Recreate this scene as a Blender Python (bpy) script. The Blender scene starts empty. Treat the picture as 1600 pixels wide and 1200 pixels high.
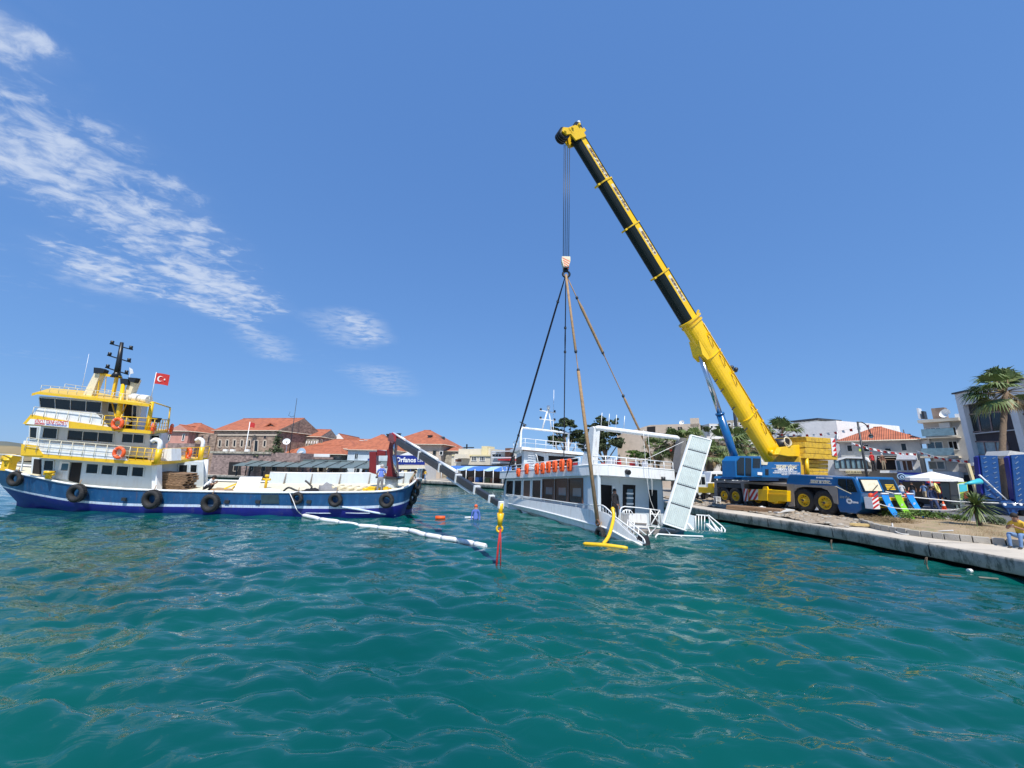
import bpy, bmesh, math, random
import numpy as np
from mathutils import Vector, Matrix, noise
from math import sin, cos, pi, atan, atan2, tan, sqrt, radians
random.seed(7)
V = Vector
SC = bpy.context.scene
COL = SC.collection

# ---------------------------------------------------------------- camera
TH = atan(131/601); RO = 0.020; CH = 3.0; FL = 601.0
_F = V((0, cos(TH), sin(TH))); _U0 = V((0, -sin(TH), cos(TH))); _R0 = V((1, 0, 0))
_R = cos(RO)*_R0 + sin(RO)*_U0; _U = -sin(RO)*_R0 + cos(RO)*_U0; _C = V((0, 0, CH))
cd = bpy.data.cameras.new('camera'); cam = bpy.data.objects.new('camera', cd); COL.objects.link(cam)
cd.sensor_width = 36; cd.lens = FL/1600*36; cd.clip_start = .1; cd.clip_end = 9000
cam.matrix_world = Matrix(((_R.x, _U.x, -_F.x, 0), (_R.y, _U.y, -_F.y, 0), (_R.z, _U.z, -_F.z, CH), (0, 0, 0, 1)))
SC.camera = cam
SC.render.resolution_x = 1024; SC.render.resolution_y = 768

# ---------------------------------------------------------------- light
SUN_EL = radians(57); SUN_AZ = radians(171)          # azimuth from +Y, clockwise
sd = V((sin(SUN_AZ)*cos(SUN_EL), cos(SUN_AZ)*cos(SUN_EL), sin(SUN_EL)))
sl = bpy.data.lights.new('sun', 'SUN'); sl.energy = 4.6; sl.angle = radians(.55); sl.color = (1, .955, .89)
so = bpy.data.objects.new('sun', sl); COL.objects.link(so); so.rotation_euler = (-sd).to_track_quat('-Z', 'Y').to_euler()
SC.view_settings.view_transform = 'Standard'; SC.view_settings.look = 'None'
SC.view_settings.exposure = 0.25; SC.view_settings.gamma = 1; SC.view_settings.use_curve_mapping = False

W = bpy.data.worlds.new('World'); SC.world = W; W.use_nodes = True
nt = W.node_tree; nt.nodes.clear()
def nd(nt, t, **k):
    n = nt.nodes.new(t)
    for a, b in k.items(): setattr(n, a, b)
    return n
def lk(nt, a, b): nt.links.new(a, b)
def mth(nt, op, a, b=None, c=None, clamp=False):
    n = nd(nt, 'ShaderNodeMath', operation=op, use_clamp=clamp)
    for i, s in enumerate((a, b, c)):
        if s is None: continue
        if isinstance(s, (int, float)): n.inputs[i].default_value = s
        else: lk(nt, s, n.inputs[i])
    return n.outputs[0]
def sstep(nt, x, lo, hi):
    n = nd(nt, 'ShaderNodeMapRange', interpolation_type='SMOOTHSTEP')
    lk(nt, x, n.inputs[0]); n.inputs[1].default_value = lo; n.inputs[2].default_value = hi
    return n.outputs[0]
sky = nd(nt, 'ShaderNodeTexSky', sky_type='NISHITA', sun_disc=False, sun_elevation=SUN_EL, sun_rotation=SUN_AZ,
         altitude=0, air_density=1.0, dust_density=.1, ozone_density=5)
tc = nd(nt, 'ShaderNodeTexCoord')
sx = nd(nt, 'ShaderNodeSeparateXYZ'); lk(nt, tc.outputs['Generated'], sx.inputs[0])
zz = mth(nt, 'MAXIMUM', sx.outputs[2], .02)
u_ = mth(nt, 'DIVIDE', sx.outputs[0], zz); v_ = mth(nt, 'DIVIDE', sx.outputs[1], zz)   # cloud layer seen as a flat sheet overhead
cb = nd(nt, 'ShaderNodeCombineXYZ'); lk(nt, u_, cb.inputs[0]); lk(nt, v_, cb.inputs[1])
SKYB = 0.105
mpv = nd(nt, 'ShaderNodeMapping'); lk(nt, cb.outputs[0], mpv.inputs[0])
mpv.inputs['Rotation'].default_value = (0, 0, radians(30)); mpv.inputs['Scale'].default_value = (1.0, 1.35, 1)
n1 = nd(nt, 'ShaderNodeTexNoise'); lk(nt, mpv.outputs[0], n1.inputs['Vector'])
n1.inputs['Scale'].default_value = 3.0; n1.inputs['Detail'].default_value = 8; n1.inputs['Roughness'].default_value = .62; n1.inputs['Distortion'].default_value = .35
n2 = nd(nt, 'ShaderNodeTexNoise'); lk(nt, cb.outputs[0], n2.inputs['Vector']); n2.inputs['Scale'].default_value = .9; n2.inputs['Detail'].default_value = 3
CLOUD_BLOBS = []   # (u, v, radius_u, radius_v, angle, strength) of each cloud field, filled from directions below
def uv_of(px, py):
    d = _F + (px-800)/FL*_R + (600-py)/FL*_U
    return d.x/d.z, d.y/d.z
def seg_mask(a, b, wa, wb):
    ax, ay = a; bx, by = b; L2 = (bx-ax)**2+(by-ay)**2
    t = mth(nt, 'DIVIDE', mth(nt, 'ADD', mth(nt, 'MULTIPLY', mth(nt, 'SUBTRACT', u_, ax), bx-ax), mth(nt, 'MULTIPLY', mth(nt, 'SUBTRACT', v_, ay), by-ay)), L2, clamp=True)
    cx = mth(nt, 'ADD', mth(nt, 'MULTIPLY', t, bx-ax), ax); cy = mth(nt, 'ADD', mth(nt, 'MULTIPLY', t, by-ay), ay)
    dx = mth(nt, 'SUBTRACT', u_, cx); dy = mth(nt, 'SUBTRACT', v_, cy)
    d = mth(nt, 'SQRT', mth(nt, 'ADD', mth(nt, 'MULTIPLY', dx, dx), mth(nt, 'MULTIPLY', dy, dy)))
    w = mth(nt, 'ADD', mth(nt, 'MULTIPLY', t, wb-wa), wa)
    return mth(nt, 'SUBTRACT', 1.0, mth(nt, 'DIVIDE', d, w), clamp=True)
masks = [seg_mask(uv_of(-200, 120), uv_of(120, 270), .70, .50), seg_mask(uv_of(120, 270), uv_of(370, 470), .52, .40),
         seg_mask(uv_of(170, 420), uv_of(370, 495), .42, .28), seg_mask(uv_of(-260, 20), uv_of(30, 60), .25, .12)]
mk = masks[0]
for m in masks[1:]: mk = mth(nt, 'MAXIMUM', mk, m)
mk = sstep(nt, mk, 0.0, .8)
n3 = nd(nt, 'ShaderNodeTexNoise'); lk(nt, mpv.outputs[0], n3.inputs['Vector']); n3.inputs['Scale'].default_value = 9.0; n3.inputs['Detail'].default_value = 7; n3.inputs['Roughness'].default_value = .6; n3.inputs['Distortion'].default_value = .5
puff = mth(nt, 'ADD', mth(nt, 'MULTIPLY', n1.outputs[0], .36), mth(nt, 'MULTIPLY', n3.outputs[0], .64))
cl = mth(nt, 'MULTIPLY', sstep(nt, mth(nt, 'ADD', puff, mth(nt, 'MULTIPLY', mk, .19)), .575, .80), sstep(nt, mk, .0, .4))
cl = mth(nt, 'ADD', mth(nt, 'MULTIPLY', cl, .70), mth(nt, 'MULTIPLY', mth(nt, 'MULTIPLY', mk, sstep(nt, n1.outputs[0], .3, .7)), .13))
# two lone soft puffs to the right of the field, and faint veils
for (px, py, w_, k_) in ((565, 512, .26, .75), (535, 517, .3, .35), (600, 596, .5, .38), (420, 541, .28, .4), (385, 508, .14, .6), (160, 432, .3, .4)):
    a_, b_ = uv_of(px-12, py-14), uv_of(px+12, py+16)
    q_ = seg_mask(a_, b_, w_, w_); cl = mth(nt, 'MAXIMUM', cl, mth(nt, 'MULTIPLY', mth(nt, 'MULTIPLY', sstep(nt, q_, 0, 1), sstep(nt, puff, .36, .62)), k_))
wisp = mth(nt, 'MULTIPLY', mth(nt, 'MULTIPLY', sstep(nt, n2.outputs[0], .48, .72), sstep(nt, puff, .5, .7)), mth(nt, 'MULTIPLY', sstep(nt, mth(nt, 'MULTIPLY', u_, -1.0), .5, 3.0), .16))
cl = mth(nt, 'MULTIPLY', mth(nt, 'ADD', cl, wisp, clamp=True), sstep(nt, sx.outputs[2], .03, .16))
hs = nd(nt, 'ShaderNodeHueSaturation'); hs.inputs['Saturation'].default_value = 1.0; sr_ = nd(nt, 'ShaderNodeSeparateColor'); lk(nt, sky.outputs[0], sr_.inputs[0]); ga = nd(nt, 'ShaderNodeCombineColor')
for _i, _g in enumerate((.47, .40, .30)): lk(nt, mth(nt, 'POWER', sr_.outputs[_i], _g), ga.inputs[_i])
lk(nt, ga.outputs[0], hs.inputs['Color'])
gm = nd(nt, 'ShaderNodeMix', data_type='RGBA', blend_type='MULTIPLY'); gm.inputs[0].default_value = 1
lk(nt, hs.outputs[0], gm.inputs[6]); gm.inputs[7].default_value = (1.03, 1.86, 3.70, 1)
SKYTINT = gm.inputs[7]
mx = nd(nt, 'ShaderNodeMix', data_type='RGBA'); lk(nt, cl, mx.inputs[0]); lk(nt, gm.outputs[2], mx.inputs[6]); mx.inputs[7].default_value = (5.2, 5.9, 7.2, 1)
bg = nd(nt, 'ShaderNodeBackground'); lk(nt, mx.outputs[2], bg.inputs[0]); bg.inputs[1].default_value = SKYB
wo = nd(nt, 'ShaderNodeOutputWorld'); lk(nt, bg.outputs[0], wo.inputs[0])

# ---------------------------------------------------------------- geometry of rays: where things of the photographed place stand
def ray(px, py): return _F + (px-800)/FL*_R + (600-py)/FL*_U
def P(px, py, Y):
    d = ray(px, py); return _C + d*(Y/d.y)
def G(px, py, Z=0.0):
    d = ray(px, py); return _C + d*((Z-CH)/d.z)
class Frame:
    def __init__(s, o, x, y=None, z=None):
        x = V(x).normalized()
        if y is None: y = V((-x.y, x.x, 0)).normalized()
        z = x.cross(V(y)).normalized(); y = z.cross(x).normalized()
        s.M = Matrix(((x.x, y.x, z.x, o[0]), (x.y, y.y, z.y, o[1]), (x.z, y.z, z.z, o[2]), (0, 0, 0, 1)))
        s.I = s.M.inverted(); s.o = s.I @ _C
    def hit(s, px, py, ax='y', val=0.0):
        d = s.I.to_3x3() @ ray(px, py); i = 'xyz'.index(ax)
        return s.o + d*((val-s.o[i])/d[i])
    def w(s, p): return s.M @ V(p)

# ---------------------------------------------------------------- mesh builder
class MB:
    def __init__(s): s.v = []; s.f = []; s.m = []; s.s = []
    def add(s, vs, fs, m=0, sm=False):
        o = len(s.v); s.v += [tuple(x) for x in vs]
        for f in fs: s.f.append(tuple(i+o for i in f)); s.m.append(m); s.s.append(sm)
        return s
    def poly(s, pts, m=0): return s.add(pts, [tuple(range(len(pts)))], m)
    def prism(s, pts, vec, m=0, ms=None):
        n = len(pts); vec = V(vec); p = [V(a) for a in pts]; q = [a+vec for a in p]
        s.add(p+q, [tuple(range(n))[::-1], tuple(range(n, 2*n))], m)
        o = len(s.v)-2*n
        for i in range(n):
            j = (i+1) % n; s.f.append((o+i, o+j, o+n+j, o+n+i)); s.m.append(m if ms is None else ms); s.s.append(False)
        return s
    def box(s, x0, y0, z0, x1, y1, z1, m=0):
        return s.prism([(x0, y0, z0), (x1, y0, z0), (x1, y1, z0), (x0, y1, z0)], (0, 0, z1-z0), m)
    def obox(s, c, ux, uy, uz, m=0):          # oriented box: centre and half-vectors
        c = V(c); ux = V(ux); uy = V(uy); uz = V(uz)
        return s.prism([c-ux-uy-uz, c+ux-uy-uz, c+ux+uy-uz, c-ux+uy-uz], uz*2, m)
    def bar(s, a, b, w, h=None, m=0, up=(0, 0, 1)):   # rectangular bar a->b
        a = V(a); b = V(b); d = (b-a).normalized(); h = h or w; up = V(up)
        if abs(d.dot(up)) > .95: up = V((0, 1, 0))
        x = d.cross(up).normalized(); y = x.cross(d).normalized()
        return s.obox((a+b)/2, (b-a)/2, x*w/2, y*h/2, m)
    def cyl(s, a, b, r, r2=None, n=8, m=0, caps=True, sm=True):
        a = V(a); b = V(b); r2 = r if r2 is None else r2; d = (b-a).normalized()
        t = V((0, 0, 1)) if abs(d.z) < .9 else V((1, 0, 0)); x = d.cross(t).normalized(); y = d.cross(x)
        vs = []; 
        for c, rr in ((a, r), (b, r2)):
            for i in range(n): an = 2*pi*i/n; vs.append(c+(x*cos(an)+y*sin(an))*rr)
        s.add(vs, [(i, (i+1) % n, n+(i+1) % n, n+i) for i in range(n)], m, sm)
        if caps: o = len(s.v)-2*n; s.f += [tuple(range(o, o+n))[::-1], tuple(range(o+n, o+2*n))]; s.m += [m, m]; s.s += [False, False]
        return s
    def tube(s, pts, r, n=6, m=0, closed=False):
        pts = [V(p) for p in pts]; k = len(pts); vs = []; px = None
        for i, p in enumerate(pts):
            if closed: d = (pts[(i+1) % k]-pts[i-1])
            else: d = pts[min(i+1, k-1)]-pts[max(i-1, 0)]
            d = d.normalized() if d.length > 1e-9 else V((0, 0, 1))
            if px is None: t = V((0, 0, 1)) if abs(d.z) < .9 else V((1, 0, 0)); x = d.cross(t).normalized()
            else: x = (px-d*px.dot(d)).normalized()
            px = x; y = d.cross(x); rr = r[i] if isinstance(r, (list, tuple)) else r
            for j in range(n): an = 2*pi*j/n; vs.append(p+(x*cos(an)+y*sin(an))*rr)
        fs = []; kk = k if closed else k-1
        for i in range(kk):
            for j in range(n): a = i*n+j; b = i*n+(j+1) % n; i2 = (i+1) % k; fs.append((a, b, i2*n+(j+1) % n, i2*n+j))
        s.add(vs, fs, m, True)
        if not closed: o = len(s.v)-k*n; s.f += [tuple(range(o, o+n))[::-1], tuple(range(o+(k-1)*n, o+k*n))]; s.m += [m, m]; s.s += [False, False]
        return s
    def torus(s, c, ax, R, r, n=20, k=8, m=0, sq=1.0):
        c = V(c); ax = V(ax).normalized(); t = V((0, 0, 1)) if abs(ax.z) < .9 else V((1, 0, 0)); x = ax.cross(t).normalized(); y = ax.cross(x)
        vs = []; fs = []
        for i in range(n):
            a = 2*pi*i/n; e = x*cos(a)+y*sin(a)
            for j in range(k): b = 2*pi*j/k; vs.append(c+e*(R+r*cos(b))+ax*r*sq*sin(b))
        for i in range(n):
            for j in range(k): fs.append((i*k+j, ((i+1) % n)*k+j, ((i+1) % n)*k+(j+1) % k, i*k+(j+1) % k))
        return s.add(vs, fs, m, True)
    def sphere(s, c, r, n=10, k=7, m=0):
        c = V(c); r = V(r) if isinstance(r, (tuple, list, Vector)) else V((r, r, r)); vs = []; fs = []
        for i in range(k+1):
            t = pi*i/k
            for j in range(n): p = 2*pi*j/n; vs.append(c+V((r.x*sin(t)*cos(p), r.y*sin(t)*sin(p), r.z*cos(t))))
        for i in range(k):
            for j in range(n): fs.append((i*n+j, (i+1)*n+j, (i+1)*n+(j+1) % n, i*n+(j+1) % n))
        return s.add(vs, fs, m, True)
    def loft(s, rows, m=0, sm=True, closed=False):      # rows: list of equal-length point lists; m may be per row-gap list
        n = len(rows[0]); vs = [p for r in rows for p in r]; o = len(s.v); s.v += [tuple(p) for p in vs]
        for i in range(len(rows)-1):
            mm = m[i] if isinstance(m, (list, tuple)) else m
            for j in range(n if closed else n-1):
                k = (j+1) % n; s.f.append((o+i*n+j, o+i*n+k, o+(i+1)*n+k, o+(i+1)*n+j)); s.m.append(mm); s.s.append(sm)
        return s
    def build(s, name, mats, parent=None, M=None, bevel=0, recalc=True):
        me = bpy.data.meshes.new(name); me.from_pydata(s.v, [], s.f)
        if not isinstance(mats, (list, tuple)): mats = [mats]
        for a in mats: me.materials.append(a)
        me.polygons.foreach_set('material_index', s.m); me.polygons.foreach_set('use_smooth', s.s); me.update()
        if recalc and len(s.f) < 60000:
            bm = bmesh.new(); bm.from_mesh(me); bmesh.ops.recalc_face_normals(bm, faces=bm.faces); bm.to_mesh(me); bm.free()
        o = bpy.data.objects.new(name, me); COL.objects.link(o)
        if parent is not None: o.parent = parent
        if M is not None: o.matrix_world = M if parent is None else o.matrix_world; 
        if bevel:
            b = o.modifiers.new('bevel', 'BEVEL'); b.width = bevel; b.segments = 2; b.limit_method = 'ANGLE'; b.angle_limit = radians(40)
        return o
def tag(o, label=None, cat=None, group=None, kind=None):
    if label: o['label'] = label
    if cat: o['category'] = cat
    if group: o['group'] = group
    if kind: o['kind'] = kind
    return o
def thing(name, label, cat, M=None, group=None):
    o = bpy.data.objects.new(name, None); COL.objects.link(o); o.empty_display_size = .2
    if M is not None: o.matrix_world = M if isinstance(M, Matrix) else Matrix.Translation(M)
    return tag(o, label, cat, group)
def copy_tree(o, M=None, label=None, parent=None):
    c = o.copy(); COL.objects.link(c)
    if parent is not None: c.parent = parent
    if M is not None: c.matrix_world = M
    if label: c['label'] = label
    for ch in o.children: copy_tree(ch, None, None, c)
    return c
def struct(name, mb, m, recalc=True): return tag(mb.build(name, m, recalc=recalc), kind='structure')
def text(name, s, size, m, parent, M, ext=.004, align='CENTER', bold=0.0, shear=0, sx=1.0):
    cu = bpy.data.curves.new(name, 'FONT'); cu.body = s; cu.size = size; cu.extrude = ext; cu.align_x = align; cu.align_y = 'CENTER'; cu.offset = bold; cu.shear = shear; cu.resolution_u = 2
    t = bpy.data.objects.new(name, cu); COL.objects.link(t); bpy.context.view_layer.update()
    me = bpy.data.meshes.new_from_object(t); bpy.data.objects.remove(t)
    me.materials.clear(); me.materials.append(m)
    me.transform(Matrix.Diagonal((sx, 1, 1, 1))); me.transform(M)
    o = bpy.data.objects.new(name, me); COL.objects.link(o)
    if parent is not None: o.parent = parent
    return o
def axes(o, x, z):   # matrix whose local X runs along x, Y along z(up), so text reads along x
    x = V(x).normalized(); z = V(z); n = x.cross(z).normalized(); z = n.cross(x).normalized()
    return Matrix(((x.x, z.x, n.x, o[0]), (x.y, z.y, n.y, o[1]), (x.z, z.z, n.z, o[2]), (0, 0, 0, 1)))
def catmull(pts, k=5):
    pts = [V(p) for p in pts]; out = []
    for i in range(len(pts)-1):
        p0 = pts[max(i-1, 0)]; p1 = pts[i]; p2 = pts[i+1]; p3 = pts[min(i+2, len(pts)-1)]
        for j in range(k):
            t = j/k; out.append(.5*((2*p1)+(p2-p0)*t+(2*p0-5*p1+4*p2-p3)*t*t+(3*p1-p0-3*p2+p3)*t**3))
    out.append(pts[-1]); return out

# ---------------------------------------------------------------- materials
def mat(name, c, rough=.6, metal=0.0, var=.12, sc=3.0, bump=0.0, bsc=30.0, c2=None, c2sc=1.2, c2amt=.5, spec=.5, streak=0, coat=0, trans=0):
    m = bpy.data.materials.new(name); m.use_nodes = True; t = m.node_tree; b = t.nodes['Principled BSDF']
    tc = nd(t, 'ShaderNodeTexCoord'); co = tc.outputs['Object']
    n = nd(t, 'ShaderNodeTexNoise'); lk(t, co, n.inputs['Vector']); n.inputs['Scale'].default_value = sc; n.inputs['Detail'].default_value = 6; n.inputs['Roughness'].default_value = .65
    f = mth(t, 'MULTIPLY_ADD', mth(t, 'SUBTRACT', n.outputs[0], .5), 4*var, 1.0)
    vm = nd(t, 'ShaderNodeVectorMath', operation='SCALE'); vm.inputs[0].default_value = c[:3]; lk(t, f, vm.inputs[3]); col = vm.outputs[0]
    if c2 is not None:
        mp = nd(t, 'ShaderNodeMapping'); lk(t, co, mp.inputs[0])
        if streak: mp.inputs['Scale'].default_value = (streak, streak, .6)
        n3 = nd(t, 'ShaderNodeTexNoise'); lk(t, mp.outputs[0], n3.inputs['Vector']); n3.inputs['Scale'].default_value = c2sc; n3.inputs['Detail'].default_value = 7; n3.inputs['Roughness'].default_value = .7
        k = mth(t, 'MULTIPLY', sstep(t, n3.outputs[0], .48, .68), c2amt)
        mx = nd(t, 'ShaderNodeMix', data_type='RGBA'); lk(t, k, mx.inputs[0]); lk(t, col, mx.inputs[6]); mx.inputs[7].default_value = (*c2[:3], 1); col = mx.outputs[2]
    lk(t, col, b.inputs['Base Color'])
    b.inputs['Roughness'].default_value = rough; b.inputs['Metallic'].default_value = metal; b.inputs['Specular IOR Level'].default_value = spec
    if coat: b.inputs['Coat Weight'].default_value = coat; b.inputs['Coat Roughness'].default_value = .1
    if trans: b.inputs['Transmission Weight'].default_value = trans
    if bump:
        n4 = nd(t, 'ShaderNodeTexNoise'); lk(t, co, n4.inputs['Vector']); n4.inputs['Scale'].default_value = bsc; n4.inputs['Detail'].default_value = 4
        bp = nd(t, 'ShaderNodeBump'); bp.inputs['Strength'].default_value = bump; bp.inputs['Distance'].default_value = .03; lk(t, n4.outputs[0], bp.inputs['Height']); lk(t, bp.outputs[0], b.inputs['Normal'])
    return m
M = {}
M['white'] = mat('white_paint', (.78, .79, .78), .35, var=.05, c2=(.45, .36, .26), c2sc=2.2, c2amt=.28, streak=3, bump=.15, bsc=6)
M['white2'] = mat('white_gelcoat', (.80, .81, .80), .3, var=.03)
M['cream'] = mat('cream_deck_paint', (.72, .66, .48), .6, c2=(.35, .26, .15), c2amt=.5, c2sc=3)
M['yellow'] = mat('yellow_paint', (.80, .50, .012), .35, var=.07, c2=(.45, .25, .03), c2sc=3, c2amt=.35, bump=.1, bsc=5)
M['cranyel'] = mat('crane_yellow_paint', (.90, .55, .003), .32, var=.05, c2=(.5, .33, .01), c2sc=1.5, c2amt=.35, coat=.2)
M['cwyel'] = mat('worn_yellow_counterweight', (.62, .39, .03), .6, var=.16, c2=(.16, .09, .035), c2sc=4.5, c2amt=.65, bump=.4, bsc=10)
M['hullblue'] = mat('hull_blue_paint', (.010, .070, .19), .4, var=.16, sc=1.6, c2=(.02, .12, .27), c2sc=1.3, c2amt=.6, streak=2.5, bump=.25, bsc=2.5)
M['navy'] = mat('navy_bottom_paint', (.008, .012, .19), .45, var=.14, c2=(.03, .04, .18), c2amt=.5, bump=.2, bsc=3)
M['stripe'] = mat('scuffed_white_stripe', (.55, .65, .78), .5, c2=(.30, .22, .12), c2sc=3, c2amt=.4, streak=3)
M['wallblue'] = mat('pale_blue_grey_paint', (.55, .62, .66), .4, var=.05, c2=(.40, .34, .26), c2amt=.18, streak=3)
M['glass'] = mat('dark_window_glass', (.010, .014, .017), .12, var=.3, sc=.8, spec=.45)
M['glassb'] = mat('blue_window_glass', (.06, .12, .16), .08, var=.4, sc=.8, spec=.9)
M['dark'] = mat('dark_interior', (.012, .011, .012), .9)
M['black'] = mat('black_paint', (.012, .013, .015), .4, var=.2)
M['rubber'] = mat('tyre_rubber', (.018, .018, .019), .75, var=.25, sc=8, bump=.5, bsc=30, c2=(.09, .08, .07), c2sc=4, c2amt=.4)
M['rail'] = mat('rail_cream_paint', (.62, .58, .44), .4)
M['orange'] = mat('orange_lifesaving', (.85, .11, .02), .55, var=.12, bump=.3, bsc=12)
M['cranblue'] = mat('crane_blue_paint', (.004, .105, .30), .3, var=.08, c2=(.03, .1, .2), c2sc=2, c2amt=.3, coat=.3)
M['craneblack'] = mat('telescope_dark_paint', (.006, .012, .012), .45, var=.2, sc=2, spec=.25)
M['grey'] = mat('grey_chassis_steel', (.24, .22, .20), .6, var=.12, c2=(.12, .09, .06), c2amt=.5, bump=.2)
M['rampblue'] = mat('ramp_blue_paint', (.004, .055, .20), .4, var=.12, c2=(.05, .07, .1), c2sc=3, c2amt=.3)
M['steel'] = mat('polished_steel', (.62, .63, .65), .22, metal=1)
M['dsteel'] = mat('dark_steel', (.055, .058, .062), .45, metal=.5, var=.2)
M['red'] = mat('red_paint', (.55, .02, .02), .4)
M['dred'] = mat('maroon_crane_paint', (.17, .012, .012), .35, var=.15, coat=.2)
M['rope'] = mat('tan_sling_webbing', (.36, .23, .12), .85, var=.25, sc=12, c2=(.12, .07, .04), c2sc=6)
M['brope'] = mat('dark_sling', (.02, .02, .035), .8)
M['wrope'] = mat('white_rope', (.75, .74, .7), .8)
M['concrete'] = mat('quay_concrete', (.54, .48, .39), .85, var=.09, sc=1.2, c2=(.30, .27, .22), c2sc=.9, c2amt=.55, bump=.35, bsc=14)
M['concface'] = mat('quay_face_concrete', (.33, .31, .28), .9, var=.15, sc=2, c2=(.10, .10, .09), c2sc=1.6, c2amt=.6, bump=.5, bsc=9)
M['dirt'] = mat('rubble_dirt', (.33, .27, .20), .95, var=.2, sc=2.5, c2=(.16, .125, .085), c2sc=3.5, c2amt=.8, bump=.8, bsc=16)
M['soil'] = mat('dry_planter_soil', (.34, .25, .15), .95, var=.2, sc=3, c2=(.18, .20, .07), c2sc=2.3, c2amt=.7, bump=.8, bsc=20)
M['stone'] = mat('rubble_stone', (.38, .35, .30), .9, var=.2, bump=.5)
M['asphalt'] = mat('asphalt', (.13, .13, .135), .9, var=.1, sc=8, bump=.3, bsc=60)
M['pave'] = mat('pink_paving', (.40, .33, .28), .9, var=.12, bump=.3)
M['wood'] = mat('weathered_planks', (.26, .16, .09), .85, var=.25, sc=5, bump=.5)
M['trunk'] = mat('palm_trunk', (.17, .12, .08), .95, var=.25, sc=6, bump=1.0, bsc=14)
M['palm'] = mat('palm_leaf', (.115, .165, .045), .5, var=.3, sc=2, c2=(.25, .25, .11), c2sc=1.5, c2amt=.6)
M['palmdry'] = mat('dry_palm_leaf', (.26, .19, .10), .8, var=.3)
M['leaf'] = mat('dark_foliage', (.048, .072, .028), .7, var=.45, sc=.6, c2=(.11, .12, .045), c2sc=.9, c2amt=.7)
M['leaf2'] = mat('juniper_foliage', (.10, .17, .03), .7, var=.4, sc=2.5, c2=(.04, .09, .02), c2sc=1.8, c2amt=.7)
M['skin'] = mat('skin', (.42, .22, .14), .6)
M['skin2'] = mat('tanned_skin', (.28, .14, .085), .6)
M['hair'] = mat('dark_hair', (.02, .015, .012), .8)
M['hairg'] = mat('grey_hair', (.4, .38, .36), .8)
def wear(k, c, sc=1.5, streak=4, lo=.56, hi=.70, amt=.6, zs=.5):
    t = M[k].node_tree; b = t.nodes['Principled BSDF']; tc = [n for n in t.nodes if n.type == 'TEX_COORD'][0]; src = b.inputs['Base Color'].links[0].from_socket
    mp = nd(t, 'ShaderNodeMapping'); lk(t, tc.outputs['Object'], mp.inputs[0]); mp.inputs['Scale'].default_value = (streak, streak, zs); mp.inputs['Location'].default_value = (3.3, 7.1, 2.2)
    n = nd(t, 'ShaderNodeTexNoise'); lk(t, mp.outputs[0], n.inputs['Vector']); n.inputs['Scale'].default_value = sc; n.inputs['Detail'].default_value = 8; n.inputs['Roughness'].default_value = .75
    mx = nd(t, 'ShaderNodeMix', data_type='RGBA'); lk(t, mth(t, 'MULTIPLY', sstep(t, n.outputs[0], lo, hi), amt), mx.inputs[0]); lk(t, src, mx.inputs[6]); mx.inputs[7].default_value = (*c, 1); lk(t, mx.outputs[2], b.inputs['Base Color'])
wear('hullblue', (.16, .07, .03), 1.4, 3.5, .57, .68, .55, .5); wear('hullblue', (.25, .33, .38), 6, 1, .60, .66, .5, 1); wear('navy', (.12, .11, .10), 2, 2, .58, .68, .5, .8)
wear('white', (.30, .17, .08), 1.5, 5, .58, .70, .45, .35); wear('wallblue', (.30, .2, .12), 1.4, 5, .60, .72, .35, .35); wear('yellow', (.28, .12, .03), 3, 2.5, .58, .70, .5, .8)
wear('cranyel', (.20, .13, .05), 1.2, 2.5, .58, .70, .4, .5); wear('cranblue', (.12, .13, .14), 2.5, 2, .58, .68, .45, .8); wear('concface', (.05, .06, .045), 1.5, 2.5, .48, .62, .75, .8); wear('stripe', (.30, .16, .08), 3, 3, .55, .66, .5, .7)
wear('c_cont' if 'c_cont' in M else 'white2', (.5, .42, .3), 2, 2, .58, .7, .3, 1)
def cloth(n, c): return mat(n, c, .85, var=.15, sc=6, bump=.4, bsc=18)
M['c_white'] = cloth('white_cloth', (.68, .69, .70)); M['c_blue'] = cloth('blue_cloth', (.10, .17, .50)); M['c_dark'] = cloth('dark_cloth', (.012, .012, .016))
M['c_navy'] = cloth('navy_cloth', (.03, .05, .12)); M['c_jean'] = cloth('denim_cloth', (.14, .24, .42)); M['c_yel'] = cloth('yellow_cloth', (.70, .42, .04))
M['c_red'] = cloth('red_cloth', (.5, .03, .03)); M['c_grey'] = cloth('grey_cloth', (.22, .22, .23)); M['c_brown'] = cloth('brown_cloth', (.16, .08, .05)); M['c_tan'] = cloth('khaki_cloth', (.35, .28, .18))
M['shoe'] = mat('shoe', (.04, .035, .03), .7)
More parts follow.
